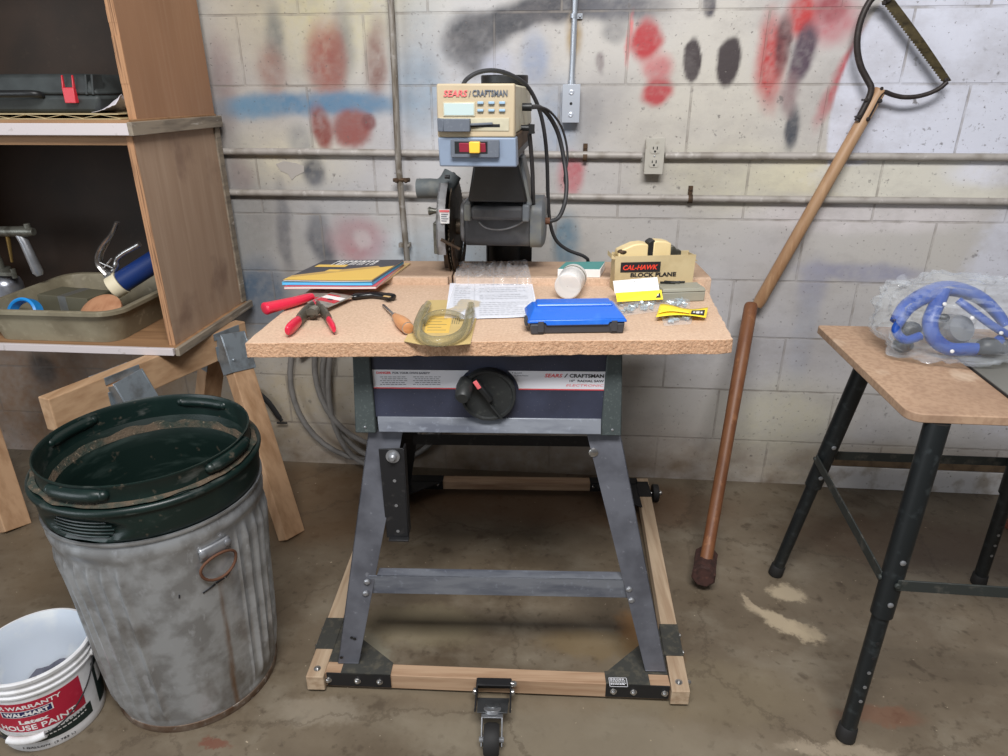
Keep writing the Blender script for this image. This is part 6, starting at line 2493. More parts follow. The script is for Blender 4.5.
# red-handled scraper
SR = thing('putty_knife', P(300, 303), 'wide scraper with a bright red handle, pointing back from the table left', 'putty knife')
zh = Z0 + .014
h0, h1, h2 = fz(264, 309, zh), fz(296, 301, zh), fz(312, 296, zh)
m = MB()
m.tube(smooth_path([h0, h0.lerp(h1, .2), h1, h2], 6), [.012, .0155, .017, .0175, .0175, .017, .0165, .016, .0155, .015, .0145, .014, .0135, .013, .0125, .012, .011, .010, .009], 16, sq=(1.0, .8))
build(m, 'handle', 'tool_red', SR, smooth=60, label='bright red handle')
m = MB()
b0_, b1_, b2_, b3_ = fz(308, 300, Z0 + .010), fz(317, 294, Z0 + .010), fz(345, 281.5, Z0 + .002), fz(283, 299, Z0 + .004)
b2_, b3_ = P(352, 287), P(318, 305)
b0_, b1_ = fz(284, 300, Z0 + .008), fz(322, 288, Z0 + .010)
m.hexa([b0_, fz(303, 303, Z0 + .006), fz(330, 296, Z0 + .007), b1_], [v_ + Vector((0, 0, .0014)) for v_ in (b0_, fz(303, 303, Z0 + .006), fz(330, 296, Z0 + .007), b1_)])
build(m, 'blade', 'blade_steel', SR, smooth=None)
# black-handled putty knife with a red and white sticker
SK = thing('putty_knife', P(350, 297), 'wide knife with a glossy black handle and a red and white sticker on its blade', 'putty knife')
zk = Z0 + .009
m = MB()
pth = smooth_path([fz(352, 297, zk), fz(360, 295.5, zk), fz(374, 294.5, zk), fz(386, 296, zk), fz(394, 297.5, zk)], 6)
m.tube(pth, [.006, .0075, .0085] + [.0095] * 8 + [.010] * 8 + [.0115] * 4 + [.010, .007], 16, sq=(1.15, .75))
kh = build(m, 'handle', 'tool_black', SK, smooth=60)
m = MB()
c0, c1 = fz(384, 296, zk + .0082), fz(390, 296.8, zk + .0088)
m.tube([c0, c1], .0035, 10, sq=(1.2, .3))
build(m, 'hang_hole', 'cover_t', kh, smooth=60, label='hole for hanging')
bl4 = [fz(309, 304.5, Z0 + .012), fz(324, 308, Z0 + .012), fz(356, 297.5, Z0 + .009), fz(349, 294, Z0 + .009)]
m = MB()
bl4 = [fz(307, 303, Z0 + .014), fz(328, 308, Z0 + .012), fz(354, 296.6, Z0 + .0105), fz(331, 292.8, Z0 + .0125)]
m.hexa(bl4, [v_ + Vector((0, 0, .0014)) for v_ in bl4])
bb = build(m, 'blade', 'blade_steel', SK, smooth=None)
m = MB()
pq = lambda u, v: (bl4[0].lerp(bl4[3], u)).lerp(bl4[1].lerp(bl4[2], u), v) + Vector((0, 0, .0017))
for (u0, u1, v0, v1, mi) in ((.30, .52, .08, .92, 0), (.52, .74, .08, .92, 1), (.74, .84, .08, .6, 0)):
    m.mat(mi)
    m.grid(lambda u, v: pq(u0 + (u1 - u0) * u, v0 + (v1 - v0) * v), 2, 2)
m.mat(2)
m.grid(lambda u, v: pq(.44 + .08 * u, .42 + .2 * v) + Vector((0, 0, .0004)), 1, 1)
build(m, 'sticker', ['red', 'white', 'black'], bb, smooth=None, solid=.0004, label='red and white sticker')

# spring clamp
SC = thing('spring_clamp', P(313, 322), 'spring clamp with red dipped handles at the front left of the table', 'spring clamp')
for s_, pts, ww in ((-1, [(313, 306), (309, 309), (304, 314), (299, 320)], .012), (1, [(318, 305), (321, 309), (325, 313), (329, 319)], .011)):
    m = MB()
    zc_ = Z0 + .017
    q = [fz(x, y, zc_) for x, y in pts]
    m.tube(smooth_path(q, 4), [.0075] * 5 + [.009] * 8, 10, sq=(.75, 1.6))
    am = build(m, 'clamp_arm', 'clamp', SC, smooth=50)
    m = MB()
    if s_ < 0:
        q = [fz(x, y, zc_ - .001) for x, y in [(299, 320.5), (295, 324), (290, 328.5), (287, 331)]]
        rd = [.010, .0115, .012, .0125, .013, .013, .013, .013, .0125, .012, .011, .010, .008]
    else:
        q = [fz(x, y, zc_ - .003) for x, y in [(328, 319), (330.5, 322.5), (333, 327), (334, 329.5)]]
        rd = [.008, .009, .0095, .010, .010, .010, .010, .010, .0095, .009, .008, .007, .006]
    m.tube(smooth_path(q, 4), rd, 12, sq=(.62, 1.0))
    build(m, 'handle_sleeve', 'tool_red', am, smooth=60, label='red dipped handle end')
m = MB()
c = fz(313.5, 311.5, Z0 + .019)
m.tube([c + Vector((0, -.012, 0)), c + Vector((0, .012, 0))], .009, 14)
for k in range(4):
    m.tube([c + Vector((.0105 * math.cos(t * .5236), -.009 + .006 * k, .0105 * math.sin(t * .5236))) for t in range(12)], .0014, 6, closed=True)
m.box(c + Vector((0, .013, .002)), (.042, .003, .014))
m.box(c + Vector((0, -.013, .002)), (.030, .003, .012))
build(m, 'spring_pivot', 'clamp', SC, smooth=40)
m = MB()
j0, j1 = fz(315, 305, Z0 + .012), fz(316, 300, Z0 + .006)
for dxx in (-.006, .006):
    m.tube([j0 + Vector((dxx, 0, 0)), j1 + Vector((dxx * .4, .01, 0))], [.007, .0045], 10)
build(m, 'jaw_tip', 'tool_red', SC, smooth=50, label='red jaw tips')

# awl / screwdriver
AW = thing('screwdriver', P(400, 320), 'stubby screwdriver with a varnished wooden handle, centre left of the table', 'screwdriver')
za = Z0 + .0145
a0, a1, a2 = fz(408.5, 328.5, za), fz(395, 316, za - .004), fz(383.5, 305.5, Z0 + .004)
d = (a1 - a0).normalized()
L = (a1 - a0).length
m = MB()
m.tube([a0, a0 + d * .002, a0 + d * L * .3, a0 + d * L * .55, a0 + d * L * .85, a1], [.0095, .0125, .0145, .0135, .009, .0065], 20)
build(m, 'handle', 'oiled_wood', AW, smooth=50)
m = MB()
m.tube([a1 - d * .006, a1 + d * .004], .0068, 14)
m.tube([a1, a2, a2 + (a2 - a1).normalized() * .006], [.0035, .0035, .002], 10)
build(m, 'shank', 'chrome', AW, smooth=50)
m = MB()
m.tube([a0 + d * .0015, a0 + d * .0035], .0129, 20)
build(m, 'end_ring', 'blade_steel', AW, smooth=40)

# tan blister card with a ring-shaped clear shell
BC = thing('blister_pack', P(440, 325), 'opened clear blister shell on a tan card at the table front', 'blister pack')
q = [P(404, 342), P(422, 345.5), P(443, 347), P(470.5, 344.5), P(481, 300), P(428, 301)]
m = MB()
m.hexa([p + Vector((0, 0, .001)) for p in q], [p + Vector((0, 0, .0022)) for p in q])
cd_ = build(m, 'card', 'card_y', BC, smooth=None, label='tan backing card')
m = MB()
ctr = P(447, 326)
a, b = P(425, 332), P(452, 317)
m.hexa([P(424, 334) + Vector((0, 0, .0023)), P(449, 334) + Vector((0, 0, .0023)), P(452, 317) + Vector((0, 0, .0023)), P(428, 317) + Vector((0, 0, .0023))],
       [P(424, 334) + Vector((0, 0, .0027)), P(449, 334) + Vector((0, 0, .0027)), P(452, 317) + Vector((0, 0, .0027)), P(428, 317) + Vector((0, 0, .0027))])
m.mat(1)
for i in range(5):
    p, q_ = P(427 + i * .5, 331.5 - i * 2.8), P(446 + i * .3 - (i % 2) * 5, 331.5 - i * 2.8)
    m.hexa([p + Vector((0, 0, .0027)), q_ + Vector((0, 0, .0027)), q_ + Vector((0, .0022, .0027)), p + Vector((0, .0022, .0027))], [p + Vector((0, 0, .0029)), q_ + Vector((0, 0, .0029)), q_ + Vector((0, .0022, .0029)), p + Vector((0, .0022, .0029))])
for i in range(4):
    p, q_ = P(452 + i * 2.2, 325), P(454 + i * 2.2, 317)
    m.beam(p + Vector((0, 0, .0025)), q_ + Vector((0, 0, .0025)), .0011, .0006)
build(m, 'printed_notes', ['gold', 'olive'], cd_, smooth=None)
m = MB()
zz = Z0 + .0125
loop = [(428, 304), (424, 311), (420, 320), (418, 329), (421, 336), (429, 340.5), (440, 341.5), (453, 339), (463, 333), (468, 324), (470, 314), (471, 305)]
m.tube(smooth_path([fz(x, y, zz) for x, y in loop], 6), [.0085] * 4 + [.0112] * 58 + [.0085] * 5, 14, sq=(1.0, .95))
m.tube(smooth_path([fz(x, y, zz + .001) for x, y in [(424, 322), (430, 315), (441, 312), (453, 313), (462, 317)]], 6), .006, 12)
build(m, 'clear_shell', 'blister', BC, smooth=60, label='clear ring-shaped shell')

# paper in a clear sleeve
zp = Z0
SL = thing('paper_sheet', P(490, 300), 'white printed sheet lying under a clear plastic sleeve in the table middle', 'paper')
m = MB()
pq4 = [P(445, 320.5), P(539, 317.5), P(532, 283), P(450, 284)]


def sheet(u, v, e=0):
    p = pq4[0].lerp(pq4[1], u).lerp(pq4[3].lerp(pq4[2], u), v)
    p.z = zp + .001 + e + .0012 * (1 + mnoise.noise(Vector((u * 4, v * 4, 2))))
    return p


m.grid(lambda u, v: sheet(u, v), 14, 14)
pp_ = build(m, 'paper', 'paper', SL, smooth=60)
m = MB()
rq = random.Random(12)
for row in range(17):
    v = .92 - row * .053
    for (ua, ub) in ((.07, .25), (.36, .92)):
        if row in (1, 5, 9) and ua > .3:
            continue
        u = ua
        end = ub - (rq.random() * .25 if row % 3 == 0 else 0)
        while u < end:
            w = rq.uniform(.02, .06)
            w = min(w, end - u)
            if w > .006:
                a, b, c, d_ = (sheet(x, y, .0005) for x, y in ((u, v), (u + w, v), (u + w, v + .011), (u, v + .011)))
                m.f([m.v(k) for k in (a, b, c, d_)])
            u += w + .014
m.grid(lambda u, v: sheet(.30 + .004 * u, .1 + .85 * v, .0005), 1, 10)
build(m, 'printing', 'grey_print', pp_, smooth=None)
m = MB()
sv = [P(444, 320), P(538.5, 317), P(527, 268.5), P(459, 271)]


def sleeve(u, v):
    p = sv[0].lerp(sv[1], u).lerp(sv[3].lerp(sv[2], u), v)
    k = max(0, (v - .62) / .38)
    lift = .0042 + .0022 * mnoise.noise(Vector((u * 6, v * 6, 7))) + k * (.016 + .016 * mnoise.noise(Vector((u * 7, v * 9, 3))) + .014 * mnoise.noise(Vector((u * 16 + v * 5, v * 14, 4))))
    p.z = zp + max(.0038, lift)
    # ride up over the fence strip
    yl_loc = (SMI @ p).y
    if yl_loc > .035:
        p.z = max(p.z, .9385 + .0015 + .014 * abs(mnoise.noise(Vector((u * 9, v * 9, 1)))) + .006 * abs(mnoise.noise(Vector((u * 22, v * 18, 5)))))
    return p


m.grid(sleeve, 46, 46)
build(m, 'clear_sleeve', 'sleeve', smooth=18, label='crinkled clear plastic sleeve over the white sheet', cat='plastic sleeve')

# cloudy plastic jar lying on its side
JR = thing('plastic_jar', P(570, 295), 'cloudy white cylindrical plastic jar lying on the table', 'jar')
zj = Z0 + .033
j0 = fz(567.5, 286.5, zj)
j1 = fz(578, 270.5, zj)
d = (j1 - j0)
d.z = 0
d.normalize()
Lj = .098
XJ = Matrix(((d.y, 0, d.x, j0.x), (-d.x, 0, d.y, j0.y), (0, 1, 0, zj), (0, 0, 0, 1)))
XJ = Matrix(((-d.y, 0, d.x, j0.x), (d.x, 0, d.y, j0.y), (0, 1, 0, zj), (0, 0, 0, 1)))
m = MB()
m.lathe([(.001, 0), (.029, 0), (.032, .003), (.0326, .01), (.0326, Lj * .62), (.031, Lj * .64)], XJ, 36)
build(m, 'jar_body', 'jar', JR, smooth=40)
m = MB()
m.lathe([(.031, Lj * .63), (.033, Lj * .64), (.033, Lj * .70), (.032, Lj * .71), (.032, Lj * .77), (.033, Lj * .78), (.033, Lj * .95), (.031, Lj), (.001, Lj)], XJ, 36)
build(m, 'screw_lid', 'jar', JR, smooth=40)
m = MB()
for f_ in (.705, .775):
    m.tube([XJ @ Vector((.0326 * math.cos(2 * math.pi * t / 36), .0326 * math.sin(2 * math.pi * t / 36), Lj * f_)) for t in range(36)], .0008, 6, closed=True)
build(m, 'lid_groove', 'olive', JR, smooth=60)

# white carton with a teal top behind the jar: on the fence's rear board
zf = .9388
TB = thing('small_carton', fz(580, 276, zf), 'small flat white carton with a teal top behind the jar', 'carton')
m = MB()
a, b = fz(557.5, 277, zf), fz(600, 277.5, zf)
c, d_ = fz(605, 262, zf + .02), fz(566, 262.5, zf + .02)
hh_ = .0205
c.z = d_.z = zf
a.z = b.z = zf
m.hexa([a, b, c, d_], [p + Vector((0, 0, hh_)) for p in (a, b, c, d_)])
build(m, 'carton_body', 'white', TB, bev=.0006, smooth=None)
m = MB()
q = [p + Vector((0, 0, hh_ + .0002)) for p in (a.lerp(b, .02) + Vector((0, .003, 0)), b.lerp(a, .02) + Vector((0, .003, 0)), c, d_)]
m.hexa(q, [p + Vector((0, 0, .0008)) for p in q])
build(m, 'teal_lid', 'teal', TB, smooth=None, label='teal top')

# block plane box with the plane sticking out
bxz = TZ
bxa, bxb = fz(614, 291.5, TZ), fz(691.5, 289.5, TZ)
Yb = bxa.y
hbx = fy(612, 256, Yb).z
BX = thing('carton_box', (0, Yb, bxz), 'worn tan open carton lettered block plane at the table back right', 'carton')
XF['_'] = ID
ub = (bxb - bxa)
ub.z = 0
wdt = ub.length
ub.normalize()
nb = Vector((-ub.y, ub.x, 0))
bxa = bxa - nb * .03
XBX = Matrix(((ub.x, nb.x, 0, bxa.x), (ub.y, nb.y, 0, bxa.y), (0, 0, 1, 0), (0, 0, 0, 1)))
zt1_ = hbx
zb0_ = TZ + .0006
fence_w = SM @ Vector((0, .05, 0))
m = MB()
t = .0014
dep = .046
m.hexa([XBX @ Vector(p) for p in ((0, .03, zb0_), (wdt, .03, zb0_), (wdt, .03 + t, zb0_), (0, .03 + t, zb0_))], [XBX @ Vector(p) for p in ((-.003, .026, zt1_), (wdt + .002, .028, zt1_), (wdt + .002, .028 + t, zt1_), (-.003, .026 + t, zt1_))])
m.hexa([XBX @ Vector(p) for p in ((0, .03 + dep, zb0_), (wdt, .03 + dep, zb0_), (wdt, .03 + dep + t, zb0_), (0, .03 + dep + t, zb0_))], [XBX @ Vector(p) for p in ((0, .03 + dep, zt1_), (wdt, .03 + dep, zt1_), (wdt, .03 + dep + t, zt1_), (0, .03 + dep + t, zt1_))])
for x in (0, wdt - t):
    m.hexa([XBX @ Vector(p) for p in ((x, .03, zb0_), (x + t, .03, zb0_), (x + t, .03 + dep, zb0_), (x, .03 + dep, zb0_))], [XBX @ Vector(p) for p in ((x, .028, zt1_ - .001), (x + t, .028, zt1_ - .001), (x + t, .03 + dep, zt1_ - .004), (x, .03 + dep, zt1_ - .004))])
m.hexa([XBX @ Vector(p) for p in ((0, .03, zb0_), (wdt, .03, zb0_), (wdt, .03 + dep, zb0_), (0, .03 + dep, zb0_))], [XBX @ Vector(p) for p in ((0, .03, zb0_ + t), (wdt, .03, zb0_ + t), (wdt, .03 + dep, zb0_ + t), (0, .03 + dep, zb0_ + t))])
# turned-out end flaps
m.hexa([XBX @ Vector(p) for p in ((wdt, .035, zt1_ - .012), (wdt + .009, .035, zt1_ - .020), (wdt + .009, .08, zt1_ - .020), (wdt, .08, zt1_ - .012))], [XBX @ Vector(p) for p in ((wdt, .035, zt1_ - .010), (wdt + .010, .035, zt1_ - .018), (wdt + .010, .08, zt1_ - .018), (wdt, .08, zt1_ - .010))])
m.hexa([XBX @ Vector(p) for p in ((-.010, .035, zt1_ - .008), (0, .035, zt1_ - .010), (0, .08, zt1_ - .010), (-.010, .08, zt1_ - .008))], [XBX @ Vector(p) for p in ((-.010, .035, zt1_ + .004), (0, .035, zt1_ - .006), (0, .08, zt1_ - .006), (-.010, .08, zt1_ + .004))])
bxo = build(m, 'box_body', 'cardboard', BX, smooth=None, bev=.0004)
# printed front
m = MB()
Yf = (XBX @ Vector((wdt / 2, .028, 0))).y
ang_b = math.atan2(ub.y, ub.x)


def bxpt(px, py):
    """pixel on the carton's front face, in the face's own x and z"""
    nrm = nb
    p_on = XBX @ Vector((0, .0265, 0))
    d = ray(px, py)
    t = (p_on - CAM).dot(nrm) / d.dot(nrm)
    w = CAM + d * t
    return ((w - XBX @ Vector((0, 0, 0))).dot(ub), w.z)


xa, za_ = bxpt(621, 262.5)
xb_, zb_2 = bxpt(660, 271.8)


def fx(x, z, e=.0):
    return XBX @ Vector((x, .0262 + .004 * (1 - min(1, max(0, (z - zb0_) / (zt1_ - zb0_)))) - e, z))


m.mat(0)
m.hexa([fx(xa, zb_2, .0002), fx(xb_, zb_2, .0002), fx(xb_, za_, .0002), fx(xa, za_, .0002)], [fx(xa, zb_2, .0006), fx(xb_, zb_2, .0006), fx(xb_, za_, .0006), fx(xa, za_, .0006)])
m.mat(1)
x1_, z1_ = bxpt(623, 270)
x2_, _ = bxpt(657.5, 270)
m.text('CAL-HAWK', None, size=.0165, width=x2_ - x1_, bold=.0004, shear=.22, fn=lambda co: fx(x1_ + co.x, z1_ + co.y, .0009 + co.z))
m.mat(0)
x3_, z3_ = bxpt(630.5, 277.3)
x4_, _ = bxpt(676, 277)
m.text('BLOCK PLANE', None, size=.0145, width=x4_ - x3_, bold=.0005, fn=lambda co: fx(x3_ + co.x, z3_ + co.y, .0004 + co.z))
build(m, 'lettering', ['black_print', 'orange_lcd'], bxo, smooth=None)
# the plane
PL = thing('block_plane', XBX @ Vector((.08, .06, zb0_ + .002)), 'cream block plane with a dark iron inside the tan carton', 'block plane')
ztop = fy(640, 241, (XBX @ Vector((.08, .06, 0))).y).z


def bxx(px, py=250):
    p_on = XBX @ Vector((0, .053, 0))
    d = ray(px, py)
    t = (p_on - CAM).dot(nb) / d.dot(nb)
    w = CAM + d * t
    return ((w - XBX @ Vector((0, 0, 0))).dot(ub), w.z)


def pprism(profile, y0, y1):
    mm = MB()
    mm.hexa([XBX @ Vector((x, y0, z)) for x, z in profile], [XBX @ Vector((x, y1, z)) for x, z in profile])
    return mm


lift = zb0_ + .003
m = pprism([(bxx(616)[0], lift), (bxx(646.5)[0], lift), bxx(646.5, 243), bxx(640, 242), bxx(632, 243), bxx(624, 246.5), bxx(617, 250)], .034, .074)
build(m, 'plane_body', 'cream', PL, bev=.003, smooth=30)
m = pprism([(bxx(651)[0], lift), (bxx(670)[0], lift), bxx(669.5, 242), bxx(663, 240), bxx(654, 239.5), bxx(652, 241)], .036, .072)
build(m, 'lever_cap', 'cream', PL, bev=.003, smooth=30)
m = pprism([(bxx(645.5)[0], lift), (bxx(652.5)[0], lift), bxx(653.5, 239.3), bxx(651, 239), bxx(647, 241.5)], .038, .070)
build(m, 'cutting_iron', 'black', PL, bev=.001, smooth=30, label='dark cutting iron')
m = pprism([(bxx(669)[0], lift + .02), (bxx(681)[0], lift + .02), bxx(680.5, 250), bxx(676, 249), bxx(674, 246), bxx(670, 245)], .045, .066)
build(m, 'adjuster', 'cast', PL, bev=.002, smooth=30)
m = MB()
c = XBX @ Vector((bxx(621)[0], .04, bxx(621, 251)[1] + .001))
m.ball(c, (.012, .010, .006))
build(m, 'toe_knob', 'rust', PL, smooth=50)

# small metal-and-plastic case, a few drill bits on it
CSY = .0
ga, gb = P(662, 302.5), P(704, 301)
gt = fz(660, 289, Z0).z
CS = thing('hinged_case', P(680, 300), 'small grey-green flat case in front of the tan carton', 'case')
hcs = fy(680, 289.5, ga.y).z - Z0
m = MB()
ug = (gb - ga)
ug.z = 0
wg = ug.length
ug.normalize()
ng = Vector((-ug.y, ug.x, 0))
XG_ = Matrix(((ug.x, ng.x, 0, ga.x), (ug.y, ng.y, 0, ga.y), (0, 0, 1, Z0), (0, 0, 0, 1)))
dg = .055
m.hexa([XG_ @ Vector(p) for p in ((0, 0, 0), (wg, 0, 0), (wg, dg, 0), (0, dg, 0))], [XG_ @ Vector(p) for p in ((-.001, -.001, hcs * .72), (wg + .001, -.001, hcs * .72), (wg + .001, dg, hcs * .72), (-.001, dg, hcs * .72))])
build(m, 'case_base', 'grey_case', CS, bev=.002, smooth=30)
m = MB()
m.hexa([XG_ @ Vector(p) for p in ((-.002, -.002, hcs * .74), (wg + .002, -.002, hcs * .74), (wg + .002, dg, hcs * .74), (-.002, dg, hcs * .74))], [XG_ @ Vector(p) for p in ((.001, .001, hcs), (wg - .001, .001, hcs), (wg - .001, dg - .002, hcs), (.001, dg - .002, hcs))])
build(m, 'case_lid', 'grey_case', CS, bev=.002, smooth=30)
for i, (u, v, a_) in enumerate(((.020, .044, 3), (.032, .049, -8), (.044, .045, 8))):
    m = MB()
    c = XG_ @ Vector((u, v, hcs + .0036))
    e = Vector((math.cos(R_(a_)), math.sin(R_(a_)), 0))
    r0 = .0032
    nseg = 40
    for ph in (0, math.pi):
        m.tube([c + e * (-.012 + .024 * k / nseg) + Vector((0, math.cos(k * .6 + ph), math.sin(k * .6 + ph))) * .0012 for k in range(nseg + 1)], .0017, 6)
    m.tube([c + e * .012, c + e * .024], .0024, 10)
    lab = ['black drill bit on the grey case, left of three', 'black drill bit on the grey case, middle of three', 'black drill bit on the grey case, right of three'][i]
    build(m, 'drill_bit', 'black', smooth=50, label=lab, cat='drill bit', group='black drill bits on the grey case')

# header-card bags of small parts
def partsbag(name, label, cq, mats_, bits_c, n_, seed, spread, kind):
    pass


HB1 = thing('parts_bag', P(637, 312), 'clear bag of metal bits with a white and yellow header card', 'bag of parts', 'carded bags of metal bits')
Yc0 = P(615, 304).y
c00, c10 = fz(616, 302, Z0 + .014), fz(663, 299.5, Z0 + .014)
Yt = P(615, 302) + Vector((0, .024, 0))
c01, c11 = fy(613, 281, Yt.y - .006), fy(659, 277, Yt.y - .002)
m = MB()


def hc_(u, v, e=0):
    p = c00.lerp(c10, u).lerp(c01.lerp(c11, u), v)
    return p + Vector((0, -e, e * .5))


def cardquad(m, f, u0, u1, v0, v1, e0, e1):
    pts = ((u0, v0), (u1, v0), (u1, v1), (u0, v1))
    m.hexa([f(u, v, e0) for u, v in pts], [f(u, v, e1) for u, v in pts])


m.mat(0)
cardquad(m, hc_, 0, .96, .40, 1, 0, .0006)
m.mat(1)
cardquad(m, hc_, .02, 1.0, 0, .42, .0005, .0011)
m.mat(2)
cardquad(m, hc_, .70, .96, .08, .40, .0011, .0014)
m.mat(0)
cardquad(m, hc_, .735, .78, .18, .30, .0014, .0016)
cardquad(m, hc_, .80, .86, .14, .32, .0014, .0016)
cardquad(m, hc_, .88, .92, .18, .30, .0014, .0016)
m.mat(2)
m.tube([hc_(.45, .84, .0004), hc_(.45, .84, .0012)], .003, 12)
rq = random.Random(6)
for i in range(6):
    u = .05
    while u < .45:
        w = rq.uniform(.02, .07)
        if i == 0:
            cardquad(m, hc_, u, u + w, .17 + .01 * rq.random(), .24, .0011, .0013)
        u += w + .02
m.mat(3)
for i in range(6):
    u = .54
    while u < .88:
        w = rq.uniform(.02, .06)
        cardquad(m, hc_, u, min(u + w, .9), .90 - i * .065, .92 - i * .065, .0006, .0008)
        u += w + .015
u = .34
while u < .66:
    w = rq.uniform(.02, .05)
    cardquad(m, hc_, u, u + w, .19, .24, .0011, .0013)
    u += w + .015
cardquad(m, hc_, .16, .17, .55, .85, .0006, .0008)
cardquad(m, hc_, .24, .25, .55, .85, .0006, .0008)
build(m, 'header_card', ['white', 'tag_y', 'black_print', 'grey_print'], HB1, smooth=None, label='white card with a yellow strip')


def pouch(corners, h, seed):
    a, b, c, d = corners

    def f(u, v):
        p = a.lerp(b, u).lerp(d.lerp(c, u), v)
        e = (math.sin(math.pi * u) * math.sin(math.pi * min(1, max(0, v)))) ** .5
        p = p.copy()
        p.z = Z0 + .0012 + h * e * (.7 + .5 * mnoise.noise(Vector((u * 5, v * 5, seed)))) + .001
        return p
    return f


def bits(m, corners, n_, seed, h):
    a, b, c, d = corners
    rq = random.Random(seed)
    for i in range(n_):
        u, v = rq.uniform(.12, .88), rq.uniform(.15, .9)
        p = a.lerp(b, u).lerp(d.lerp(c, u), v)
        p = Vector((p.x, p.y, Z0 + .004 + rq.uniform(0, h)))
        e = Vector((rq.uniform(-1, 1), rq.uniform(-1, 1), rq.uniform(-.2, .2))).normalized()
        m.tube([p - e * .005, p + e * .005], .0018, 6)
        m.tube([p + e * .004, p + e * .0058], .0034, 6)


qc = (P(617, 318), P(660, 312), P(664, 301), P(614, 303))
m = MB()
bits(m, qc, 46, 3, .006)
build(m, 'metal_bits', 'bits', HB1, smooth=40, kind='stuff')
m = MB()
f = pouch(qc, .013, 1)
m.grid(f, 24, 14)
build(m, 'clear_pouch', 'bag', HB1, smooth=25)

HB2 = thing('parts_bag', P(680, 318), 'clear bag of metal bits under a folded yellow tag at the table right end', 'bag of parts', 'carded bags of metal bits')
m = MB()
e0, e1, e2, e3 = fz(656, 317, Z0 + .012), fz(706, 318, Z0 + .008), fz(708, 308.5, Z0 + .012), fz(660, 305.5, Z0 + .014)


def yt(u, v, e=0):
    p = e0.lerp(e1, u).lerp(e3.lerp(e2, u), v)
    return p + Vector((0, 0, .006 * math.sin(u * 3.1) * (1 - v) + .004 * math.sin(u * 6 + 1) * v + e))


m.grid(lambda u, v: yt(u, v), 16, 6)
m.grid(lambda u, v: yt(.04 + .62 * u, .42 + .1 * math.sin(u * 4) - .30 * v, .004 + .003 * math.sin(v * 3)), 12, 4)
m.mat(1)
m.grid(lambda u, v: yt(.68 + .27 * u, .14 + .55 * v, .0015), 6, 3)
m.mat(2)
for a_, b_, c_2, d_2 in ((.72, .76, .3, .5), (.78, .85, .25, .56), (.87, .91, .3, .5)):
    m.grid(lambda u, v: yt(a_ + (b_ - a_) * u, c_2 + (d_2 - c_2) * v, .0023), 2, 2)
build(m, 'header_card', ['tag_y', 'black_print', 'white'], HB2, smooth=30, solid=.0005, label='folded yellow tag')
qc = (P(664, 327), P(691, 325), P(694, 312), P(660, 312))
m = MB()
bits(m, qc, 30, 8, .005)
qd = (P(662, 309), P(690, 309), P(690, 299), P(665, 300))
bits(m, qd, 26, 9, .006)
build(m, 'metal_bits', 'bits', HB2, smooth=40, kind='stuff')
m = MB()
m.grid(pouch(qc, .009, 4), 20, 12)
m.grid(pouch(qd, .012, 6), 20, 12)
build(m, 'clear_pouch', 'bag', HB2, smooth=25)

# blue socket case
BCS = thing('socket_case', P(576, 328), 'blue-lidded charcoal plastic case at the table front', 'case')
sa_, sb_ = P(529, 334.5), P(625, 333)
us = sb_ - sa_
us.z = 0
ws = us.length
us.normalize()
ns = Vector((-us.y, us.x, 0))
XS = Matrix(((us.x, ns.x, 0, sa_.x), (us.y, ns.y, 0, sa_.y), (0, 0, 1, Z0), (0, 0, 0, 1)))
dps = .098
hb_ = .0235
hl_ = .050
m = MB()
m.hexa([XS @ Vector(p) for p in ((.006, .002, 0), (ws - .006, .002, 0), (ws - .006, dps - .002, 0), (.006, dps - .002, 0))], [XS @ Vector(p) for p in ((.001, 0, hb_), (ws - .001, 0, hb_), (ws - .001, dps, hb_), (.001, dps, hb_))])
for x0, x1 in ((.0, .035), (ws - .035, ws)):
    m.hexa([XS @ Vector(p) for p in ((x0 + .004, -.0025, 0), (x1 - .004, -.0025, 0), (x1 - .004, .01, 0), (x0 + .004, .01, 0))], [XS @ Vector(p) for p in ((x0 + .002, -.003, hb_ - .001), (x1 - .002, -.003, hb_ - .001), (x1 - .002, .01, hb_ - .001), (x0 + .002, .01, hb_ - .001))])
build(m, 'case_base', 'dark_case', BCS, bev=.003, smooth=30)
m = MB()
xs = [(-.004, -.004, hb_ + .0005), (ws + .001, -.003, hb_ + .0005)]
low = [(-.004, -.0035), (ws + .003, -.0035), (ws + .003, dps), (-.004, dps)]
mid = [(.000, -.002), (ws, -.002), (ws, dps - .002), (.000, dps - .002)]
top_ = [(.020, .018), (ws - .020, .018), (ws - .020, dps - .018), (.020, dps - .018)]
m.hexa([XS @ Vector((x, y, hb_ + .001)) for x, y in low], [XS @ Vector((x, y, hb_ + .008)) for x, y in mid])
rg3 = [(.013, .040), (ws - .013, .040), (ws - .013, dps - .008), (.013, dps - .008)]
rg4 = [(.018, .048), (ws - .018, .048), (ws - .018, dps - .014), (.018, dps - .014)]
m.hexa([XS @ Vector((x, y, hb_ + .008)) for x, y in mid], [XS @ Vector((x, y, hl_ - .006)) for x, y in rg3])
m.hexa([XS @ Vector((x, y, hl_ - .006)) for x, y in rg4], [XS @ Vector((x + (.003 if x < ws / 2 else -.003), y + .004, hl_)) for x, y in rg4])
m.hexa([XS @ Vector((x, y, hb_ - .004)) for x, y in ((.036, -.0045), (ws - .036, -.0045), (ws - .036, .002), (.036, .002))],
       [XS @ Vector((x, y, hb_ + .008)) for x, y in ((.030, -.0025), (ws - .030, -.0025), (ws - .030, .002), (.030, .002))])
bld = build(m, 'case_lid', 'blue_case', BCS, bev=.0025, smooth=30, label='blue lid')
m = MB()
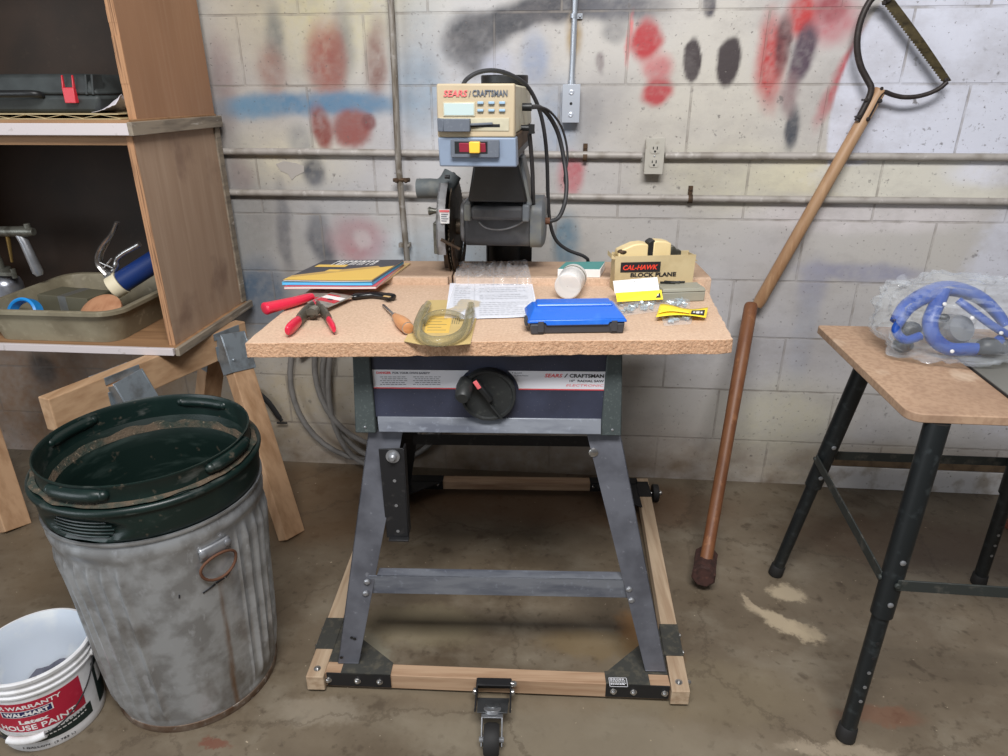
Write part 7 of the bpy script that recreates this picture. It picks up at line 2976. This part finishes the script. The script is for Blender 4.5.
for k in range(5):
    m.hexa([XS @ Vector((x, y, hb_ - .008)) for x, y in ((-.008, .010 + k * .006), (-.001, .010 + k * .006), (-.001, .014 + k * .006), (-.008, .014 + k * .006))], [XS @ Vector((x, y, hb_ + .006)) for x, y in ((-.007, .010 + k * .006), (-.001, .010 + k * .006), (-.001, .014 + k * .006), (-.007, .014 + k * .006))])
build(m, 'hinge', 'dark_case', BCS, bev=.0005, smooth=None)
for x in (.018, ws - .03):
    m = MB()
    m.hexa([XS @ Vector((x + p, -.006, 0.006)) for p in (0, .012)] + [XS @ Vector((x + p, -.002, 0.006)) for p in (.012, 0)], [XS @ Vector((x + p, -.005, hb_ + .005)) for p in (0, .012)] + [XS @ Vector((x + p, -.002, hb_ + .005)) for p in (.012, 0)])
    build(m, 'latch', 'dark_case', BCS, bev=.001, smooth=None)
# a pinch of sawdust where the blade meets the fence
m = MB()
rq = random.Random(11)
c = fz(461, 266.5, .9395)
for i in range(60):
    p = Vector((c.x + rq.gauss(0, .008), c.y + rq.gauss(0, .006), .9388 + abs(rq.gauss(0, .0025))))
    m.box(p, (.003, .002, .0015), rz=rq.uniform(0, 6))
build(m, 'sawdust', 'sawdust', smooth=None, kind='stuff', label='pinch of orange sawdust at the foot of the saw blade', cat='sawdust')
# ------------------------------------------------------------------ light: ceiling fluorescents in front of the wall and daylight from the door side
def area(name, loc, aim, sx, sy, power, col):
    L = bpy.data.lights.new(name, 'AREA')
    L.shape = 'RECTANGLE'
    L.size, L.size_y = sx, sy
    L.energy = power
    L.color = col
    o = bpy.data.objects.new(name, L)
    COL.objects.link(o)
    o.location = loc
    d = (Vector(aim) - Vector(loc)).normalized()
    o.rotation_euler = d.to_track_quat('-Z', 'Y').to_euler()
    return o


area('ceiling_light', (.05, -2.6, 3.15), (0, -.3, .6), 1.6, .6, 122, (1.0, .99, .985))
area('door_daylight', (-4.2, -4.4, 1.9), (-.2, -.6, .5), 3.0, 2.4, 100, (.88, .94, 1.0))
W = bpy.data.worlds.new('world')
sc.world = W
W.use_nodes = True
W.node_tree.nodes['Background'].inputs[0].default_value = (.72, .74, .78, 1)
W.node_tree.nodes['Background'].inputs[1].default_value = .2
